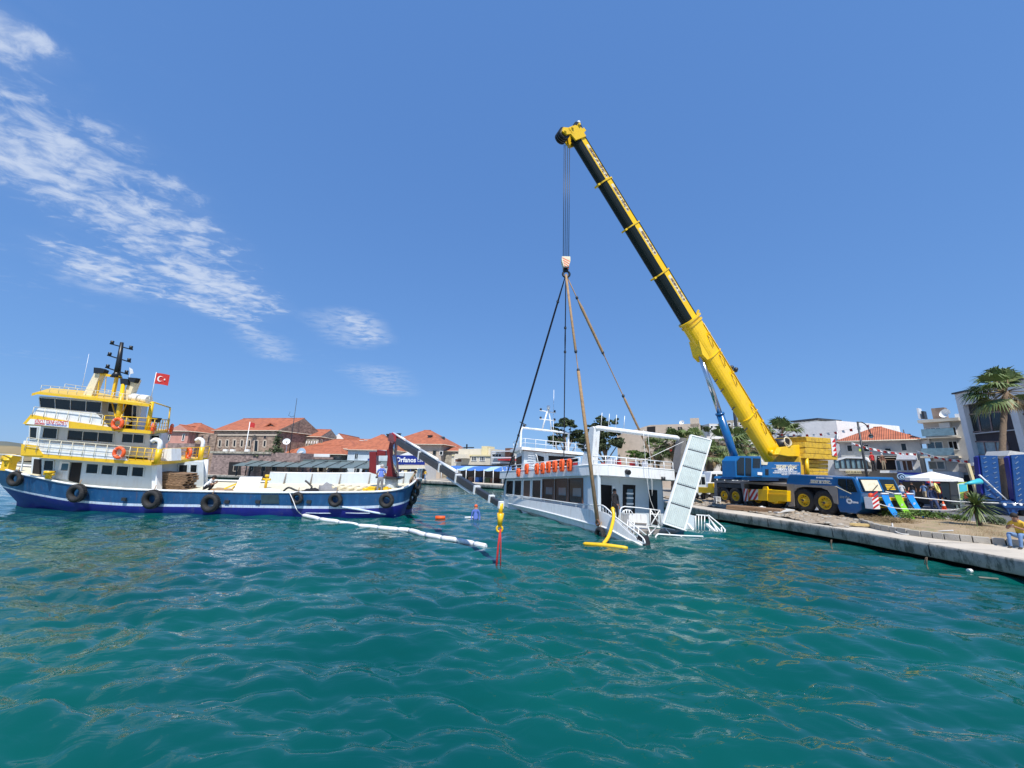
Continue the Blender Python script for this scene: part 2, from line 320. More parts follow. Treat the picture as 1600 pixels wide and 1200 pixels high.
# ================================================================ WATER
def water():
    NA, NR = 620, 640
    ang = np.linspace(radians(-62), radians(62), NA)
    r = 2.2*np.exp(np.linspace(0, math.log(95/2.2), NR))
    A, Rr = np.meshgrid(ang, r)
    X = Rr*np.sin(A); Y = Rr*np.cos(A)
    rs = np.random.RandomState(5)
    Z = np.zeros_like(X); DX = np.zeros_like(X); DY = np.zeros_like(X)
    cell = Rr*(radians(124)/NA)+Rr*(math.log(95/2.2)/NR)
    for i in range(110):
        lam = 10**rs.uniform(math.log10(.22), math.log10(3.4))
        th = radians(74)+rs.normal(0, .55)
        k = 2*pi/lam; a = .0098*lam**.80*rs.uniform(.5, 1.3)
        ph = rs.uniform(0, 2*pi)
        fade = np.clip((lam/cell-2.5)/4, 0, 1)
        # groups: each train is strong in some patches, weak in others
        gx = rs.uniform(.15, .5); gy = rs.uniform(.15, .5); gp = rs.uniform(0, 6, 2)
        env = .55+.45*np.sin(X*gx+gp[0])*np.sin(Y*gy+gp[1])
        w = k*(X*cos(th)+Y*sin(th))+ph+.9*np.sin(X*gy*.8+gp[1])+.9*np.sin(Y*gx*.7+gp[0])
        s = np.sin(w); Z += a*fade*env*(s+.22*np.cos(2*w))
        DX -= a*fade*env*.75*np.cos(w)*cos(th); DY -= a*fade*env*.75*np.cos(w)*sin(th)
    Z *= 1.0; X = X+DX; Y = Y+DY
    calm = np.clip((95-Rr)/30, 0, 1); Z *= calm
    vs = np.stack([X, Y, Z], -1).reshape(-1, 3)
    idx = np.arange(NA*NR).reshape(NR, NA)
    q = np.stack([idx[:-1, :-1], idx[:-1, 1:], idx[1:, 1:], idx[1:, :-1]], -1).reshape(-1, 4)
    # outer flat skirt: a far fan of quads and an inner / rear patch
    extra = []; fx = []
    base = len(vs)
    far = [(6000*sin(a), 6000*cos(a), 0) for a in ang]
    vs = np.concatenate([vs, np.array(far)]); 
    q2 = np.stack([idx[-1, :-1], idx[-1, 1:], base+np.arange(1, NA), base+np.arange(0, NA-1)], -1)
    b2 = len(vs)
    near_i = idx[0, :]
    vs = np.concatenate([vs, np.array([[0, 0, 0.0], [-6000, -3000, 0], [6000, -3000, 0]])])
    tri = np.stack([near_i[:-1], near_i[1:], np.full(NA-1, b2)], -1)
    me = bpy.data.meshes.new('sea_water')
    tris = [tuple(map(int, t)) for t in tri]
    L, Rg = idx[:, 0], idx[:, -1]
    back = [tuple([b2]+[int(i) for i in L[::8]]+[int(base), b2+1]), tuple([b2, b2+2, int(base+NA-1)]+[int(i) for i in Rg[::-8]]), (b2, b2+1, b2+2)]
    nq = np.concatenate([q, q2])
    faces = nq.tolist()+tris+back
    me.from_pydata(vs.tolist(), [], faces)
    me.polygons.foreach_set('use_smooth', [True]*len(me.polygons)); me.update()
    o = bpy.data.objects.new('sea_water', me); COL.objects.link(o); tag(o, kind='structure')
    m = bpy.data.materials.new('sea_water'); m.use_nodes = True; t = m.node_tree; b = t.nodes['Principled BSDF']
    tc = nd(t, 'ShaderNodeTexCoord')
    n = nd(t, 'ShaderNodeTexNoise'); lk(t, tc.outputs['Object'], n.inputs['Vector']); n.inputs['Scale'].default_value = .12; n.inputs['Detail'].default_value = 3
    cr = nd(t, 'ShaderNodeMix', data_type='RGBA'); lk(t, sstep(t, n.outputs[0], .35, .65), cr.inputs[0])
    cr.inputs[6].default_value = (.001, .064, .064, 1); cr.inputs[7].default_value = (.002, .088, .076, 1)
    t.nodes.remove(b)
    # murky body colour, lit as a level surface, under a clear rippled skin
    df = nd(t, 'ShaderNodeBsdfDiffuse'); lk(t, cr.outputs[2], df.inputs[0]); up = nd(t, 'ShaderNodeCombineXYZ'); up.inputs[2].default_value = 1; lk(t, up.outputs[0], df.inputs['Normal'])
    mp = nd(t, 'ShaderNodeMapping'); lk(t, tc.outputs['Object'], mp.inputs[0]); mp.inputs['Rotation'].default_value = (0, 0, radians(-28)); mp.inputs['Scale'].default_value = (.55, 1.2, 1)
    n4 = nd(t, 'ShaderNodeTexNoise'); lk(t, mp.outputs[0], n4.inputs['Vector']); n4.inputs['Scale'].default_value = 2.6; n4.inputs['Detail'].default_value = 2.5; n4.inputs['Roughness'].default_value = .5; n4.inputs['Distortion'].default_value = 1.2
    bp = nd(t, 'ShaderNodeBump'); bp.inputs['Strength'].default_value = .6; bp.inputs['Distance'].default_value = .04; lk(t, n4.outputs[0], bp.inputs['Height'])
    gl = nd(t, 'ShaderNodeBsdfGlossy'); gl.inputs['Roughness'].default_value = .01; lk(t, bp.outputs[0], gl.inputs['Normal']); gl.inputs[0].default_value = (1, 1, 1, 1)
    fr = nd(t, 'ShaderNodeFresnel'); fr.inputs['IOR'].default_value = 1.34; lk(t, bp.outputs[0], fr.inputs['Normal'])
    mix = nd(t, 'ShaderNodeMixShader'); lk(t, fr.outputs[0], mix.inputs[0]); lk(t, df.outputs[0], mix.inputs[1]); lk(t, gl.outputs[0], mix.inputs[2]); lk(t, mix.outputs[0], t.nodes['Material Output'].inputs[0])
    me.materials.append(m)
water()

# ================================================================ LAND, QUAY
QZ = .65
edge = [(15.6, 2), (15.4, 8)]+[tuple(G(*a, QZ).xy) for a in ((1600, 874), (1450, 848), (1300, 823), (1200, 809), (1140, 801), (1100, 795))]+[(12.3, 32), (12.0, 42), (11, 50), (2, 53), (-4, 58), (-11.3, 65.2), (-17, 67.5), (-26, 69), (-62, 76), (-90, 80), (-150, 90)]
edge = [V((x, y, 0)) for x, y in edge]
# town ground: one sheet from the quay edge to the horizon
mb = MB()
outer = [(400, 2), (1500, 8), (2500, 40), (3500, 120), (4200, 300), (4600, 700), (4600, 1500), (4300, 2200), (3800, 3000), (3000, 3800), (2200, 4500), (1400, 5200), (600, 5600), (0, 5800), (-500, 5000), (-900, 4000), (-900, 2500), (-700, 900), (-260, 300)]
n = len(edge)
inn = [e+(V((1, 0, 0)) if i < 11 else V((0, 1.0, 0)))*.8 for i, e in enumerate(edge)]
mid = []
for i in range(n):
    j = i*(len(outer)-1)/(n-1); a = int(j); b = min(a+1, len(outer)-1); f = j-a
    mid.append(V((outer[a][0]*(1-f)+outer[b][0]*f, outer[a][1]*(1-f)+outer[b][1]*f, 0)))
mb.loft([[p+V((0, 0, QZ-.012)) for p in inn], [V((p.x*.2+q.x*.8 if 0 else p.x+(q.x-p.x)*.01, p.y+(q.y-p.y)*.01, QZ-.012)) for p, q in zip(inn, mid)], [p+V((0, 0, QZ-.012)) for p in mid]], 0, False)
struct('town_ground', mb, mat('town_ground', (.34, .31, .27), .95, var=.15, sc=.3, c2=(.22, .21, .18), c2sc=.15))
# quay: pale slab with a rounded worn lip standing proud of a recessed wall, its shade painted near black
mb = MB(); e = catmull(edge, 4)
def nrm(i):
    d = (e[min(i+1, len(e)-1)]-e[max(i-1, 0)]).normalized(); return V((-d.y, d.x, 0))   # towards the water side
rows = []
jig = [random.uniform(-.03, .03) for _ in e]
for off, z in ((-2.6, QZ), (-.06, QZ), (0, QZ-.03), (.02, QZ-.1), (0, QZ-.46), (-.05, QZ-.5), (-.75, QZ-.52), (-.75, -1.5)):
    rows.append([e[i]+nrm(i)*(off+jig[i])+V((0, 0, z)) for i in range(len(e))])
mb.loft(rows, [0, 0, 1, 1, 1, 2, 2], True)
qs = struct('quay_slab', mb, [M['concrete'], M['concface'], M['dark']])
acc = 0; nxt = 1.5
for i in range(1, len(e)-1):
    acc += (e[i]-e[i-1]).length
    if acc > nxt and 4 < e[i].y < 50:
        nxt = acc+3.2; nn_ = nrm(i); d_ = V((nn_.y, -nn_.x, 0)); m_ = MB(); c_ = e[i]+nn_*(jig[i])
        m_.obox(c_+nn_*.010+V((0, 0, QZ-.26)), d_*.012, nn_*.014, V((0, 0, .19))); m_.obox(c_-nn_*1.3+V((0, 0, QZ+.002)), d_*.012, nn_*1.28, V((0, 0, .003))); m_.build('slab_joint', M['dark'], qs)
    if acc > nxt-1.2 and 6 < e[i].y < 22 and random.random() < .3:
        pass
# rubble area round the crane: uneven dirt with stones
def inside(p, poly):
    c = False; n = len(poly); j = n-1
    for i in range(n):
        if (poly[i][1] > p[1]) != (poly[j][1] > p[1]) and p[0] < (poly[j][0]-poly[i][0])*(p[1]-poly[i][1])/(poly[j][1]-poly[i][1])+poly[i][0]: c = not c
        j = i
    return c
rub = [tuple(G(*a, QZ).xy) for a in ((1088, 790), (1140, 796), (1200, 805), (1262, 817), (1320, 825), (1352, 822))]
rub = [(rub[0][0]+.2, rub[0][1]+3)]+rub+[(20.5, 20.2), (24, 24), (24, 36), (13.5, 38)]
NX, NY = 110, 150; x0, x1, y0, y1 = 12.6, 25, 16.5, 38
mb = MB(); idx = {}
def rz(x, y):
    d = min((V((x, y, 0))-V((a[0], a[1], 0))).length for a in rub); k = min(1, d/1.2)
    return QZ+.004+k*(.045+.11*abs(noise.noise(V((x*.9, y*.9, 1))))+.07*noise.noise(V((x*2.7, y*2.7, 4)))+.03*noise.noise(V((x*7, y*7, 2))))
for i in range(NX+1):
    for j in range(NY+1):
        x = x0+(x1-x0)*i/NX; y = y0+(y1-y0)*j/NY
        if inside((x, y), rub): idx[i, j] = len(mb.v); mb.v.append((x, y, rz(x, y)))
for i in range(NX):
    for j in range(NY):
        k = [(i, j), (i+1, j), (i+1, j+1), (i, j+1)]
        if all(a in idx for a in k): mb.f.append(tuple(idx[a] for a in k)); mb.m.append(0); mb.s.append(True)
struct('rubble_ground', mb, M['dirt'])
def rock(mb, c, r, m=0):
    vs = []; n = 6
    for i, (t, k) in enumerate(((.15, .6), (.5, 1), (.85, .55))):
        for j in range(n): a = 2*pi*j/n+i*.4; q = r*random.uniform(.75, 1.2); vs.append(V(c)+V((q*k*cos(a), q*k*sin(a)*.8, q*(t-.5)*1.1)))
    fs = [(j, (j+1) % n, n+(j+1) % n, n+j) for j in range(n)]+[(n+j, n+(j+1) % n, 2*n+(j+1) % n, 2*n+j) for j in range(n)]+[tuple(range(n))[::-1], tuple(range(2*n, 3*n))]
    mb.add(vs, fs, m)
mb = MB()
for _ in range(1500):
    x = random.uniform(13, 24); y = random.uniform(17.5, 36)
    if not inside((x, y), rub): continue
    r = random.choice((.03, .04, .05, .07, .1, .15)); rock(mb, (x, y, rz(x, y)+r*.15), r, random.choice((0, 0, 1)))
tag(mb.build('rubble_stones', [M['stone'], M['dirt']]), 'broken stones strewn over the dirt round the crane wheels', 'rubble', kind='stuff')
# road and far kerb
mb = MB()
R1 = [G(*a, QZ) for a in ((1344, 796), (1400, 802), (1470, 812), (1540, 820), (1640, 828))]
R2 = [G(*a, QZ) for a in ((1380, 781), (1420, 782), (1480, 787), (1560, 790), (1640, 792))]
mb.loft([[p+V((0, 0, .004)) for p in R1], [p+V((0, 0, .004)) for p in R2]], 0, False)
struct('road', mb, M['asphalt'])
mb = MB(); mb.tube([p+V((0, 0, .03)) for p in R1], .09, 4); struct('road_kerb', mb, M['concrete'])
mb = MB(); mb.loft([[p+V((0, 0, .0)) for p in R2], [p+V((0, 0, .12)) for p in R2], [p+V((4, 9, .12)) for p in R2]], 0, False); struct('pavement', mb, M['pave'])

# planter: row of kerb stones, soil behind
KB = [G(*a, QZ) for a in ((1343, 817), (1352, 822), (1372, 828), (1400, 833), (1440, 839), (1500, 846), (1545, 850), (1600, 856), (1680, 866))]
kl = catmull(KB, 12)
L = [0]
for a, b in zip(kl, kl[1:]): L.append(L[-1]+(b-a).length)
def along(s):
    for i in range(len(L)-1):
        if L[i+1] >= s: return kl[i].lerp(kl[i+1], (s-L[i])/max(1e-6, L[i+1]-L[i]))
    return kl[-1]
planter = thing('planter_bed', 'raised planting bed edged with a row of grey stone blocks', 'planter', KB[3])
s = 0
while s < L[-1]-.4:
    w = random.uniform(.3, .5); a = along(s+.015); b = along(s+w-.015); d = (b-a); nn = V((d.y, -d.x, 0)).normalized()
    if nn.x < 0: nn = -nn
    h = random.uniform(.21, .245); o = random.uniform(-.015, .015); off = KB[3]
    m = MB(); c = (a+b)/2+nn*(.1+o)-off; m.obox(c+V((0, 0, h/2)), d/2, nn*.1, V((0, 0, h/2)))
    m.build('kerb_stone', M['stone'], planter, bevel=.012); s += w
soilpts = [p+V((.18, .0, .17)) for p in kl]+[p+V((0, 0, .17)) for p in (G(1690, 845, QZ), G(1600, 829, QZ), G(1540, 822, QZ), G(1470, 814, QZ), G(1400, 804, QZ), G(1352, 800, QZ), G(1338, 806, QZ))]
m = MB(); rows = []
back = [V((0, 0, 0))]*0
bk = catmull([p+V((0, 0, .15)) for p in (G(1338, 803, QZ), G(1352, 800, QZ), G(1400, 804, QZ), G(1470, 814, QZ), G(1540, 822, QZ), G(1600, 829, QZ), G(1690, 845, QZ))], 16)[:len(kl)]
NN = len(kl)
bk = [bk[min(len(bk)-1, int(i*len(bk)/NN))] for i in range(NN)]
for k in range(13):
    t = k/12; rows.append([kl[i].lerp(bk[i]-V((0, 0, .15)), t)+V((.12*(1-t), 0, .15+.07*sin(pi*t)+.06*noise.noise(kl[i].lerp(bk[i], t)*2.2)))-KB[3] for i in range(NN)])
m.loft(rows); m.build('soil', M['soil'], planter)

# hills at the far left
def ridge(name, pts, Y, dep, ma, amp=1.0):
    mb = MB(); rows = []
    top = catmull([P(px, py, Y) for px, py in pts], 8)
    for k, (f, dy) in enumerate(((0, -dep), (.45, -dep*.6), (.8, -dep*.25), (1, 0), (.6, dep), (0, dep*2))):
        rows.append([V((p.x, p.y+dy, p.z*f+noise.noise(V((p.x*.02, k, 0)))*amp*(1 if 0 < f < 1 else 0))) for p in top])
    mb.loft(rows); return struct(name, mb, ma)
ridge('far_hill', [(-200, 702), (-120, 694), (-40, 690), (5, 689.5), (25, 692), (60, 697), (120, 703), (160, 710)], 900, 150, mat('far_hill', (.11, .12, .10), .95, var=.2, sc=.01), 3)
ridge('dry_headland', [(-260, 700), (-100, 697), (0, 696), (40, 699), (110, 706), (170, 717)], 420, 80, mat('dry_headland', (.26, .20, .10), .95, var=.2, sc=.03, c2=(.12, .12, .05), c2sc=.04), 1)
# ================================================================ PEOPLE
STAND = dict(pel=(0, 0, .93), che=(0, 0, 1.22), nek=(0, 0, 1.46), hdb=(0, .01, 1.55), hdt=(0, .015, 1.69),
             shL=(-.17, 0, 1.40), elL=(-.23, -.03, 1.12), wrL=(-.23, .05, .87), haL=(-.22, .07, .78),
             shR=(.17, 0, 1.40), elR=(.23, -.03, 1.12), wrR=(.23, .05, .87), haR=(.22, .07, .78),
             hiL=(-.09, 0, .90), knL=(-.10, .03, .50), anL=(-.11, -.01, .08), toL=(-.12, .15, .035),
             hiR=(.09, 0, .90), knR=(.10, .03, .50), anR=(.11, -.01, .08), toR=(.12, .15, .035))
def pose(**k): d = dict(STAND); d.update(k); return d
WALK = pose(knL=(-.1, .22, .55), anL=(-.1, .30, .12), toL=(-.1, .45, .09), knR=(.1, -.06, .48), anR=(.1, -.32, .12), toR=(.1, -.19, .03), elL=(-.22, -.14, 1.14), wrL=(-.21, -.1, .9), haL=(-.2, -.06, .82), elR=(.22, .08, 1.14), wrR=(.2, .26, 1.0), haR=(.19, .33, .96))
LEAN = pose(che=(0, .14, 1.20), nek=(0, .27, 1.40), hdb=(0, .31, 1.48), hdt=(0, .36, 1.61), shL=(-.17, .23, 1.36), shR=(.17, .23, 1.36), elL=(-.24, .28, 1.10), elR=(.24, .28, 1.10), wrL=(-.16, .45, .98), haL=(-.12, .52, .97), wrR=(.16, .45, .98), haR=(.12, .52, .97))
SIT = pose(pel=(0, 0, .12), che=(0, .05, .40), nek=(0, .13, .62), hdb=(0, .18, .71), hdt=(0, .23, .84), shL=(-.17, .11, .57), shR=(.17, .11, .57), elL=(-.22, .26, .36), elR=(.22, .26, .36), wrL=(-.10, .42, .44), wrR=(.10, .42, .44), haL=(-.05, .48, .48), haR=(.05, .48, .48),
           hiL=(-.09, .02, .12), knL=(-.14, .44, .22), anL=(-.12, .50, -.22), toL=(-.12, .66, -.27), hiR=(.09, .02, .12), knR=(.14, .44, .22), anR=(.12, .50, -.22), toR=(.12, .66, -.27))
SQUAT = pose(pel=(0, 0, .22), che=(0, .16, .46), nek=(0, .30, .62), hdb=(0, .35, .69), hdt=(0, .42, .81), shL=(-.17, .26, .58), shR=(.17, .26, .58), elL=(-.2, .38, .40), elR=(.2, .38, .40), wrL=(-.10, .52, .48), wrR=(.10, .52, .48), haL=(-.05, .55, .55), haR=(.05, .55, .55),
             hiL=(-.09, .02, .2), knL=(-.16, .40, .40), anL=(-.12, .22, .06), toL=(-.14, .38, .03), hiR=(.09, .02, .2), knR=(.16, .40, .40), anR=(.12, .22, .06), toR=(.14, .38, .03))
BONES = [('pel', 'che', 't'), ('che', 'nek', 't'), ('nek', 'hdb', 's'), ('hdb', 'hdt', 's'), ('nek', 'shL', 't'), ('nek', 'shR', 't'), ('shL', 'elL', 'u'), ('shR', 'elR', 'u'),
         ('elL', 'wrL', 's'), ('elR', 'wrR', 's'), ('wrL', 'haL', 's'), ('wrR', 'haR', 's'), ('pel', 'hiL', 'l'), ('pel', 'hiR', 'l'), ('hiL', 'knL', 'l'), ('hiR', 'knR', 'l'),
         ('knL', 'anL', 'l2'), ('knR', 'anR', 'l2'), ('anL', 'toL', 'f'), ('anR', 'toR', 'f')]
RAD = dict(pel=(.145, .11), che=(.15, .11), nek=(.062, .06), hdb=(.078, .085), hdt=(.078, .09), shL=(.07, .07), shR=(.07, .07), elL=(.043, .043), elR=(.043, .043), wrL=(.029, .029), wrR=(.029, .029), haL=(.036, .024), haR=(.036, .024),
           hiL=(.098, .098), hiR=(.098, .098), knL=(.062, .062), knR=(.062, .062), anL=(.042, .042), anR=(.042, .042), toL=(.04, .03), toR=(.04, .03))
def person(label, loc, rz, ps=STAND, top='c_white', bot='c_navy', skin='skin', hair='hair', shoe='shoe', sleeves=False, shorts=False, h=1.0, hat=None, near=False, group=None, name='person', Mx=None):
    names = list(ps); me = bpy.data.meshes.new('t'); me.from_pydata([ps[n] for n in names], [(names.index(a), names.index(b)) for a, b, _ in BONES], [])
    o = bpy.data.objects.new('t', me); COL.objects.link(o)
    md = o.modifiers.new('s', 'SKIN'); md.use_smooth_shade = True
    for i, n in enumerate(names):
        sv = me.skin_vertices[0].data[i]; sv.radius = RAD[n]; sv.use_root = (n == 'pel')
    ss = o.modifiers.new('ss', 'SUBSURF'); ss.levels = 1; ss.render_levels = 1
    bpy.context.view_layer.update(); dg = bpy.context.evaluated_depsgraph_get()
    em = bpy.data.meshes.new_from_object(o.evaluated_get(dg)); bpy.data.objects.remove(o)
    kinds = {'t': 0, 's': 2, 'u': 0, 'l': 1, 'l2': 2 if shorts else 1, 'f': 3}
    em.materials.clear()
    for k in (top, bot, skin, shoe): em.materials.append(M[k])
    J = {n: V(ps[n]) for n in names}
    for p in em.polygons:
        c = p.center; best = None
        for a, b, k in BONES:
            A, B = J[a], J[b]; t = max(0, min(1, (c-A).dot(B-A)/max(1e-9, (B-A).length_squared))); d = (c-A.lerp(B, t)).length - min(RAD[a][0], RAD[b][0])*.5
            if best is None or d < best[0]: best = (d, k, t, a)
        k = best[1]; mi = kinds[k]
        if k == 's' and best[3][:2] == 'el' and sleeves: mi = 0
        if k == 'u' and not sleeves and best[2] > .6: mi = 2
        if k == 't' and best[3] == 'pel' and best[2] < .25: mi = 1
        p.material_index = mi
    me = em; 
    r = thing(name, label, 'person', None, group)
    b = bpy.data.objects.new('body', me); COL.objects.link(b); b.parent = r
    hd = J['hdt'].lerp(J['hdb'], .35); up = (J['hdt']-J['hdb']).normalized(); side = V((1, 0, 0)); fw = up.cross(side).normalized()
    if fw.y < 0: fw = -fw
    m = MB(); N = 10; rows = []
    for i in range(5):
        a = pi*.5*i/4; rows.append([hd+up*(.115*cos(a)+.015)-fw*.018+(side*cos(2*pi*j/N)*.098+fw*sin(2*pi*j/N)*.106)*sin(a) if True else 0 for j in range(N)])
    rows.append([hd-fw*.03-up*.05+(side*cos(2*pi*j/N)*.094+fw*min(sin(2*pi*j/N), -.1)*.1) for j in range(N)])
    m.loft(rows, 0, True, True); m.build('hair' if not hat else 'hat', M[hair if not hat else hat], b)
    if near:
        m = MB(); f = hd+fw*.098-up*.012
        m.cyl(f+up*.02, f-up*.025+fw*.022, .008, .014, 6, 0); m.build('nose', M[skin], b)
        for sgn in (-1, 1):
            m = MB(); m.sphere(hd+fw*.088+side*sgn*.034+up*.012, .011, 6, 4); m.build('eye', M['black'], b)
            m = MB(); m.sphere(hd+side*sgn*.098-up*.01, (.012, .02, .03), 6, 4); m.build('ear', M[skin], b)
        m = MB(); m.bar(hd+fw*.092-up*.055-side*.025, hd+fw*.092-up*.055+side*.025, .01); m.build('mouth', M['c_brown'], b)
        for sgn, s in (('L', -1), ('R', 1)):
            m = MB(); H = J['ha'+sgn]; d = (H-J['wr'+sgn]).normalized(); x = d.cross(V((0, 1, .3))).normalized(); y = d.cross(x)
            for q, ln in zip((-.024, -.008, .008, .024), (.065, .078, .072, .055)):
                m.tube([H+x*q, H+x*q*1.2+d*ln*.5+y*.008, H+x*q*1.25+d*ln*.85+y*.028], [.010, .009, .007], 5)
            m.tube([H-d*.04+x*.03*s, H-d*.01+x*.055*s+y*.01, H+d*.02+x*.06*s+y*.02], [.012, .010, .008], 5)
            m.build('fingers', M[skin], b)
    mm = Matrix.Translation(loc) @ Matrix.Rotation(rz, 4, 'Z') @ Matrix.Scale(h, 4)
    r.matrix_world = Mx @ mm if Mx is not None else mm
    return r

# ================================================================ BLUE WORK BOAT
BB = Frame((-14.65, 23.42, 0), (1, .0, -.045), (0, 1, .070))
bh = BB.hit
boat = thing('work_boat', 'blue and navy steel work boat with white and yellow deckhouse, afloat on the left', 'boat', BB.M)
BM = 5.4; HB = BM/2
def row(l): return catmull([bh(px, py, 'y', yo/3.1*HB) for px, py, yo in l], 6)
gun = row([(-22, 722, 3.1), (-3, 729.5, 2.3), (22, 737.5, 1.4), (60, 746, .75), (110, 756, .25), (180, 763, .05), (245, 766, 0), (330, 768, 0), (430, 769.5, 0), (540, 769, 0), (600, 767.5, .15), (632, 762, .9), (647, 753, 2.0), (651, 748, 3.1)])
stt = row([(2, 758, 3.1), (12, 761, 2.3), (33, 766.5, 1.45), (72, 774, .8), (118, 781, .35), (188, 786, .12), (247, 787.5, .05), (330, 788.5, .03), (430, 790, .03), (540, 791, .03), (600, 789, .2), (627, 785, .95), (638, 780, 2.05), (641, 777, 3.1)])
stb = row([(4, 761, 3.1), (14, 764, 2.3), (35, 769.5, 1.45), (72, 777, .8), (118, 784.5, .35), (188, 790, .12), (247, 791.5, .05), (330, 792.5, .03), (430, 794, .03), (540, 795, .03), (600, 793, .2), (627, 788, .95), (638, 783, 2.05), (641, 780, 3.1)])
wl = row([(26, 784, 3.1), (38, 786.5, 2.45), (66, 791, 1.7), (96, 795, 1.0), (140, 799, .5), (200, 802, .2), (250, 804, .1), (330, 806, .08), (430, 808, .08), (540, 809, .08), (598, 808, .3), (620, 806, 1.0), (629, 804, 2.1), (632, 802, 3.1)])
bot = [p+V((.2 if i < 20 else 0, (HB-p.y)*.35, -1.1)) for i, p in enumerate(wl)]
def mir(r): return [V((p.x, BM-p.y, p.z)) for p in r]
m = MB(); m.loft([gun, stt, stb, wl, bot], [0, 1, 2, 2]); m.loft([mir(x) for x in (gun, stt, stb, wl, bot)], [0, 1, 2, 2]); m.loft([bot, mir(bot)], 2)
m.build('hull', [M['hullblue'], M['stripe'], M['navy']], boat)
m = MB(); dk = [V((p.x, p.y+.06, p.z-.10)) for p in gun]; dk2 = [V((p.x, BM-p.y-.06, p.z-.10)) for p in gun]
m.loft([dk, [(a+b)/2 for a, b in zip(dk, dk2)], dk2]); m.build('deck', M['cream'], boat)
m = MB()
for g in (gun, mir(gun)): m.tube([p+V((0, 0, .0)) for p in g], .065, 6)
m.build('gunwale', M['white2'], boat)
# lower rubbing line broken white at the waterline, right half
for a, b in ((478, 517), (540, 578)):
    m = MB(); m.tube([bh(a, 801.5, 'y', -.01), bh((a+b)/2, 802, 'y', -.01), bh(b, 802, 'y', -.01)], .025, 5); m.build('waterline_strip', M['stripe'], boat)
m = MB(); q = [bh(520, 790, 'y', -.02), bh(560, 796, 'y', .0), bh(592, 802, 'y', .12), bh(617, 805, 'y', .75)]; m.tube(catmull(q, 4), .06, 6); m.build('rubbing_strake', M['stripe'], boat)
# far bulwark, pale grey inside
b0 = [i for i, p in enumerate(gun) if bh(325, 768, 'y', 0).x < p.x]
far = [V((gun[i].x, BM-gun[i].y, gun[i].z)) for i in b0]
m = MB(); H = .62
m.loft([[p+V((0, -.08, -.1)) for p in far], [p+V((0, -.05, H)) for p in far], [p+V((0, .06, H)) for p in far], [p+V((0, .06, -.05)) for p in far]], 0, False); m.build('far_bulwark', M['wallblue'], boat)
m = MB(); m.tube([p+V((0, 0, H+.03)) for p in far], .05, 5); m.build('bulwark_cap', M['white2'], boat)
for k in range(1, 12):
    p = far[int(len(far)*k/12.5)]; m = MB(); m.prism([p+V((-.03, -.28, -.1)), p+V((-.03, -.07, -.1)), p+V((-.03, -.07, H))], (.06, 0, 0)); m.build('bulwark_stay', M['grey'], boat)
zz_ = lambda px: bh(px, 768, 'y', 0).x
def q(px, py, y=0.0): return bh(px, py, 'y', y)
def panel(nm, pts, y, th, ma, parent=boat, m=None):
    mm = MB(); mm.prism([q(a, b, y) for a, b in pts], (0, th, 0)); return mm.build(nm, ma, parent)
def window(pts, y, parent=boat, fr='wallblue', gl='glass', F=q, nrm=V((0, -1, 0)), fw=.05, name='window', mull=0):
    c = [F(a, b, y) for a, b in pts]; ce = sum(c, V())/len(c); w = MB(); n = len(c)
    for i in range(n):
        a, b = c[i], c[(i+1) % n]; w.bar(a+nrm*.01, b+nrm*.01, fw, .05, 0, up=nrm)
    for k in range(1, mull+1): t = k/(mull+1); w.bar(c[1].lerp(c[2], t)+nrm*.012, c[0].lerp(c[3], t)+nrm*.012, fw*.7, .04, 0, up=nrm)
    o = w.build(name, M[fr], parent)
    g = MB(); g.prism([p+nrm*.008 for p in c], -nrm*.03); g.build('pane', M[gl], o); return o
X = lambda px, py=740: q(px, py).x
# --- main deck house
wy = .75
topz = lambda px: q(px, 727, wy).z
def wallquad(nm, pts, y, depth, ma, parent=boat, skew=0):    # a closed volume from a wall outline going back into the boat
    mm = MB(); f = [q(a, b, y) for a, b in pts]; b_ = [p+V((-skew if k > 1 else 0, depth, 0)) for k, p in enumerate(f)]
    mm.add(f+b_, [(0, 1, 2, 3), (7, 6, 5, 4), (0, 1, 5, 4), (1, 2, 6, 5), (2, 3, 7, 6), (3, 0, 4, 7)]); return mm.build(nm, ma, parent)
wallquad('deckhouse_wall', [(65, 752), (65, 712), (237, 724), (237, 768)], wy, 3.9, M['wallblue'])
wallquad('forward_cabin', [(47, 752), (50, 712), (66, 712), (66, 756)], 1.9, 2.0, M['wallblue'])
m = MB(); m.bar(q(33, 736, .3), q(37, 712, .3), .05); m.build('stanchion', M['white2'], boat)
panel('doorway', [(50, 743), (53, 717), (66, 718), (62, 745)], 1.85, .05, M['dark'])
for pts in ([(68, 735), (70, 719), (85, 719.5), (84, 735.5)], [(134, 739.5), (136, 724), (155, 725), (153, 740.5)], [(158, 741), (160, 726), (178, 727), (176, 742.5)], [(181.5, 742.5), (183.5, 727.5), (202, 728.5), (200, 744)], [(205.5, 744), (207.5, 729), (226, 730), (224, 745.5)]): window(pts, wy-.01)
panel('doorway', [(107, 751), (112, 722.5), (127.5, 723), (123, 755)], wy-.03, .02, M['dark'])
d = panel('door', [(87, 747.5), (94, 721), (109, 722), (105, 749.5)], wy-.10, .05, M['white'])
mm = MB(); mm.prism([q(a, b, wy-.115) for a, b in ((94.5, 735), (97, 724), (107, 724.5), (105, 735.5))], (0, .012, 0)); mm.build('door_window', M['glassb'], d)
